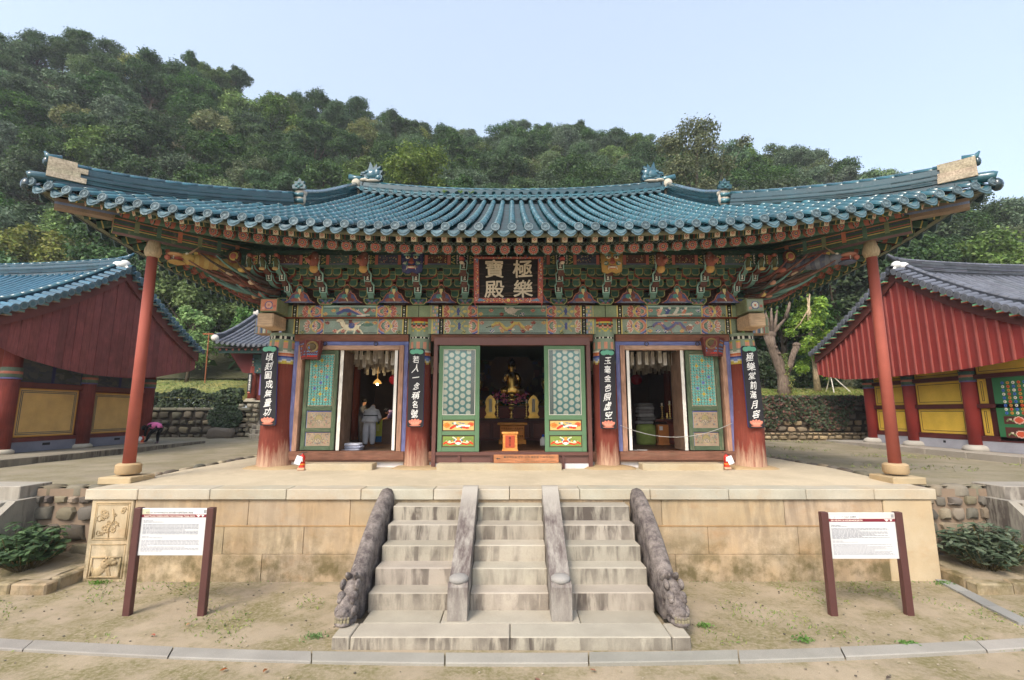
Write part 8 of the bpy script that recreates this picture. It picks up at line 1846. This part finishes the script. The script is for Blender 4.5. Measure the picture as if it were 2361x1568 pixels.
for a, b in (((-.8,0,3.9),(-1.6,.2,5.4)),((-.65,0,3.9),(-1.0,-.2,5.7)),((-.5,0,3.9),(-.35,.1,5.8)),((-.45,0,3.9),(.5,0,5.0)),((.5,0,5.0),(1.0,0,6.4)),((-.4,0,3.9),(.1,.2,5.6))): limb([a, Vector(a).lerp(Vector(b),.5)+Vector((random.uniform(-.1,.1),0,.05)), b], [.13,.1,.04])
for p in ((.25,-.3,1.7),(-.3,-.32,2.6),(.62,-.2,2.2),(-.45,-.3,3.0)): mb.ball(p,(.1,.08,.1),bk_,7,5)
obj('trunk', mb, M['bark'], pt, smooth=True)
n = 500; P = np.stack([RNG.normal(.25,.16,n), RNG.normal(-.32,.08,n), RNG.uniform(.0,2.6,n)],1); P[:,0] = np.where(P[:,2] > 1.2, RNG.normal(.05,.07,n), P[:,0]); obj('climbing_leaves', leaves('climbing_leaves', P, unit(n), .06, np.array([S(128,150,60),S(96,120,56),S(170,160,60)])[RNG.integers(0,3,n)], M['leaf_near']), M['leaf_near'], pt)
# bushes behind the right wall
for i, (x, y, w, lab) in enumerate(((14.8,33.5,2.2,'dull green bush behind the pollarded trunk'),(18.8,35,2.0,'low dark bush between pollarded trunk and ginkgo'),(23.2,35.5,2.4,'dense bush right of the ginkgo'),(26.5,34.5,2.4,'dark bush behind the right hall roof'),(12.2,34,2.2,'bush at the main hall rear right corner'))):
    L = [(random.uniform(-w,w)*.6, random.uniform(-.6,.6), random.uniform(.5,2.6), random.uniform(.6,1.0)) for q in range(12)]; P, N_, s_, C_ = lobes_crown(L, 3500, .12, [S(70,90,52),S(84,102,60),S(60,78,48),S(96,106,80)]); t = thing('bush', lab, 'bush', (x,y,4.9), group='bushes at the forest edge', local=True); obj('crown', leaves('crown', P, N_, s_, C_, M['leaf_near']), M['leaf_near'], t)
    mb = MB(); [mb.tube([(random.uniform(-.3,.3),0,-.2), q[:3]], [.05,.02], 5, S(90,80,66)) for q in L[:5]]; obj('stems', mb, M['bark'], t)
sp = thing('tree_prop', 'pale tripod of wooden poles propping the ginkgo', 'tree prop', (21.6,31.6,5.0)); 
for a in ((22.5,31.2,4.9),(21.2,31.0,4.9),(21.5,32.3,4.9)): mb = MB(); mb.tube([a,(21.55,31.7,6.2)], .035, 6, S(206,200,186)); obj('pole', mb, M['wood_old'], sp)
lp = thing('marker_post', 'thin orange-brown post with a short cross bar on the left lawn', 'post', (-22.9,35,6.1)); mb = MB(); mb.tube([(-22.9,35,5.8),(-22.95,35,9.6)], .045, 8, S(150,92,60)); obj('pole', mb, M['paint_new'], lp); mb = MB(); mb.bar((-23.4,35,9.5),(-22.4,35,9.5),.06,.06,S(176,96,56)); obj('cross_bar', mb, M['paint_new'], lp)
# ---- ivy on the walls
def ivy(name, label, n, fn, cols, size):
    P = []; 
    while len(P) < n:
        p = fn()
        if p is not None: P.append(p)
    P = np.array(P); N_ = np.array([0,-1.,.35])+.55*RNG.normal(size=(n,3)); N_ /= np.linalg.norm(N_,axis=1)[:,None]; obj(name, leaves(name, P, N_, size*(.7+.6*RNG.random(n)), np.array(cols)[RNG.integers(0,len(cols),n)]*(1+.2*RNG.normal(size=(n,1))).clip(.5,1.5), M['ivy'], .8), M['ivy'], None, label=label, cat='ivy', kind='stuff')
IV = [S(62,78,48),S(74,90,56),S(54,70,44),S(84,98,62)]
def iv1():
    x = random.uniform(10,25); z = random.uniform(2.6,4.64); low = 3.15+.3*math.sin(x*1.9)+.22*math.sin(x*4.3+1)-(.5 if 17.5 < x < 20 else 0)+(.75 if x > 20.6 else 0)
    return (x, 28.62-random.random()**2*.22, z) if z > low+random.uniform(-.2,.1) and (x < 20.6 or random.random() < .6) else None
ivy('ivy', 'ivy covering the dry-stone wall behind the right hall', 11000, iv1, IV+[S(120,72,58),S(92,66,54)], .075)
def iv2():
    x = random.uniform(-31,-17.5); z = random.uniform(3.85,5.2); return (x, 30.75-random.random()**2*.35-.15*(5-z)*.3, z) if z < 5.05+.2*math.sin(x*2) else None
ivy('ivy', 'dark ivy bank above the rubble wall on the left', 7000, iv2, [S(50,64,42),S(62,76,50),S(44,56,38),S(78,90,58)], .09)
def iv3():
    x = random.uniform(-19.2,-16.9); z = random.uniform(2.5,4.0); return (x, 29.88-random.random()**2*.12, z) if ((x+18.05)/1.1)**2+((z-3.35)/.75)**2 < random.uniform(.7,1.1) else None
ivy('ivy', 'ivy patch on the rubble wall beside the rear steps', 2200, iv3, [S(46,70,38),S(58,84,46),S(40,60,34)], .08)
# ---- shrubs in the beds
def shrub(label, x, y, z, w, h, n, cols, size, tips=None):
    t = thing('shrub', label, 'shrub', (x,y,z), group='shrubs in the platform beds', local=True); stems = MB(); PP, NN, CC, SS = [], [], [], []
    for i in range(n):
        a = random.uniform(0,2*PI); q = random.random()**.5; tx, ty = w/2*q*math.cos(a), w*.42*q*math.sin(a); hz = h*(1-.5*q*q)*random.uniform(.7,1.05); stems.tube([(tx*.2,ty*.2,-.05),(tx*.7,ty*.7,hz*.5),(tx,ty,hz)], [.014,.01,.004], 5, S(96,86,60)); tip = tips and random.random() < .09
        for k in range(26):
            u = random.uniform(.3,1); c = Vector((tx*.2,ty*.2,0)).lerp(Vector((tx,ty,hz)), u); b = random.uniform(0,2*PI); d = Vector((math.cos(b),math.sin(b),random.uniform(.0,.6))).normalized(); PP.append(c+d*random.uniform(.04,.12)); NN.append(Vector((d.x*.4,d.y*.4,1)).normalized()); SS.append(size*random.uniform(.6,1.2)); CC.append(jit(random.choice(tips if (tip and u > .8) else cols), .15))
    obj('stems', stems, M['bark'], t); obj('foliage', leaves('foliage', np.array(PP), np.array(NN), np.array(SS), np.array(CC), M['leaf_near'], .5), M['leaf_near'], t)
shrub('dark green leafy shrub in the bed at the lower left edge', -10.75,10.95,.27,1.6,.98,80,[S(76,112,52),S(92,128,60),S(62,96,46)],.1)
shrub('grey-green shrub with yellow tips in the right bed', 10.5,10.95,.27,1.8,1.0,85,[S(86,106,72),S(100,118,84),S(74,94,64),S(112,126,94)],.1,[S(190,190,60),S(160,180,60)])
# ---- grass tufts, fallen leaves
n = 15000; gx = RNG.uniform(-13,13,n); gy = RNG.uniform(7.85,10.9,n); f = np.sin(gx*1.3+2)*np.cos(gy*2.1)+.6*np.sin(gx*3.1+gy*2.7); ok = (f > .35)&~((np.abs(gx) < 2.95)&(gy > 7.6)); ok |= (np.abs(gy-10.85) < .06)&(np.abs(gx) > 3)&(RNG.random(n) < .5); gx, gy = gx[ok], gy[ok]; m = len(gx); d = np.stack([RNG.normal(0,.5,m), RNG.normal(0,.5,m), np.full(m,.35)],1); d /= np.linalg.norm(d,axis=1)[:,None]
gc = np.array([S(124,132,62),S(104,122,52),S(140,140,80),S(90,112,48)])[RNG.integers(0,4,m)]
obj('grass', leaves('grass', np.stack([gx,gy,np.full(m,.02)],1), d, .024*(.5+RNG.random(m)), gc, M['ivy'], .3), M['ivy'], None, label='sparse short grass and moss on the sandy strip before the platform', cat='grass', kind='stuff')
for i, (x, y, s_) in enumerate(((-3.25,8.3,.16),(-2.55,8.08,.1),(3.3,8.7,.1),(4.7,8.2,.14),(-8.9,10.75,.16),(9.25,10.7,.18),(2.9,9.3,.12),(6.3,8.05,.12))):
    k = 90; P = np.stack([RNG.normal(x,s_*.6,k), RNG.normal(y,s_*.35,k), .02+RNG.random(k)*.05],1); obj('grass_tuft', leaves('grass_tuft', P, unit(k), .03, np.array([S(96,140,50),S(110,150,60),S(84,124,46)])[RNG.integers(0,3,k)], M['leaf_near'], .4), M['leaf_near'], None, label=['small weed tuft left of the lower staircase corner','weed growing against the left end of the stair plinth','weed sprig right of the right dragon head','bright weed patch between staircase and right sign','weeds at the foot of the lion relief','weeds at the right platform corner','moss tuft beside the right stair rail','weed patch before the right sign'][i], cat='weed', kind='stuff')
t_ = terr_z
n = 2600; gx = RNG.uniform(10.2,17.6,n); gy = RNG.uniform(13,27.5,n); ok = (np.sin(gx*1.1+gy*.8)+np.sin(gy*1.7) > .5); gx, gy = gx[ok], gy[ok]; m = len(gx); d = unit(m); d[:,2] = np.abs(d[:,2])+.2
obj('grass', leaves('grass', np.stack([gx,gy,np.full(m,TZ+.05)+np.maximum(0,gy-22)*.03],1), d, .05*(.5+RNG.random(m)), np.array([S(140,146,84),S(120,132,66),S(156,150,100)])[RNG.integers(0,3,m)], M['ivy'], .25), M['ivy'], None, label='patchy grass on the right terrace before the red gable hall', cat='grass', kind='stuff')
n = 5000; gx = RNG.uniform(9.5,30,n); gy = RNG.uniform(29.3,33,n); d = unit(n); d[:,2] = np.abs(d[:,2])
obj('grass', leaves('grass', np.stack([gx,gy,4.62+(gy-29.2)*.14+RNG.random(n)*.12],1), d, .09*(.5+RNG.random(n)), np.array([S(150,156,84),S(124,146,66),S(168,160,100)])[RNG.integers(0,3,n)], M['leaf_near'], .22), M['leaf_near'], None, label='tall rough grass on the right lawn above the ivy wall', cat='grass', kind='stuff')
n = 6000; gx = RNG.uniform(-36,-19.9,n); gy = RNG.uniform(30.6,39,n); d = unit(n); d[:,2] = np.abs(d[:,2])
obj('grass', leaves('grass', np.stack([gx,gy,4.55+(gy-30.4)*.245+RNG.random(n)*.1],1), d, .1*(.5+RNG.random(n)), np.array([S(128,150,66),S(112,136,58),S(154,160,84)])[RNG.integers(0,3,n)], M['leaf_near'], .22), M['leaf_near'], None, label='rough grass on the sloping left lawn', cat='grass', kind='stuff')
for x, y, c, lab in ((-4.1,7.3,S(150,90,56),'brown fallen leaf in front of the kerb left of centre'),(-3.5,7.28,S(140,84,52),'curled brown leaf left of the stair plinth'),(.35,7.05,S(150,84,50),'fallen leaf near the bottom middle of the court'),(1.15,7.3,S(160,100,60),'pale brown leaf right of the court centre'),(1.45,6.98,S(130,80,50),'dark fallen leaf at the bottom edge'),(-5.9,8.35,S(176,80,50),'reddish leaf between left sign and kerb'),(-5.6,8.75,S(206,140,70),'orange leaf below the left sign'),(5.2,7.1,S(90,74,60),'dark leaf on the sand before the kerb')):
    mb = MB(); a = random.uniform(0,6.3); p = [(-.05,0),(-.02,.022),(.02,.024),(.055,0),(.02,-.02),(-.02,-.024)]; mb.add([(x+u*math.cos(a)-v*math.sin(a), y+u*math.sin(a)+v*math.cos(a), .03+.4*abs(v)+random.uniform(0,.012)) for u, v in p], [tuple(range(6))], c); obj('fallen_leaf', mb, M['leaf_near'], None, label=lab, cat='leaf', group='fallen leaves')

# ---- pebbles and grit on the sand
pb = MB(); rs = random.Random(5)
for i in range(900):
    x, y = rs.uniform(-12,12), rs.uniform(5.6,10.8)
    if abs(x) < 2.95 and y > 7.4 or ky(x)-.05 < y < ky(x)+.4: continue
    r_ = rs.uniform(.008,.026); pb.ball((x,y,.012),(r_,r_*rs.uniform(.6,1),r_*.55),jit(rs.choice((S(120,112,98),S(150,138,116),S(96,88,78),S(168,156,134))),.1),5,3)
obj('pebbles', pb, M['granite'], None, label='scattered small pebbles on the sandy court', cat='pebbles', kind='stuff')
# ---- thin haze in the valley air
hz = MB(); hz.box((-190,-12,-1.6), (170,165,100)); ht = bpy.data.materials.new('haze_air'); ht.use_nodes = True; hn = ht.node_tree.nodes; hn.remove(hn['Principled BSDF']); pv = hn.new('ShaderNodeVolumePrincipled'); pv.inputs['Color'].default_value = (.86,.9,.95,1); pv.inputs['Density'].default_value = .0006; ht.node_tree.links.new(pv.outputs[0], hn['Material Output'].inputs['Volume'])
obj('haze', hz, ht, None, label='thin pale haze hanging over the valley and hillside', cat='haze', kind='stuff')
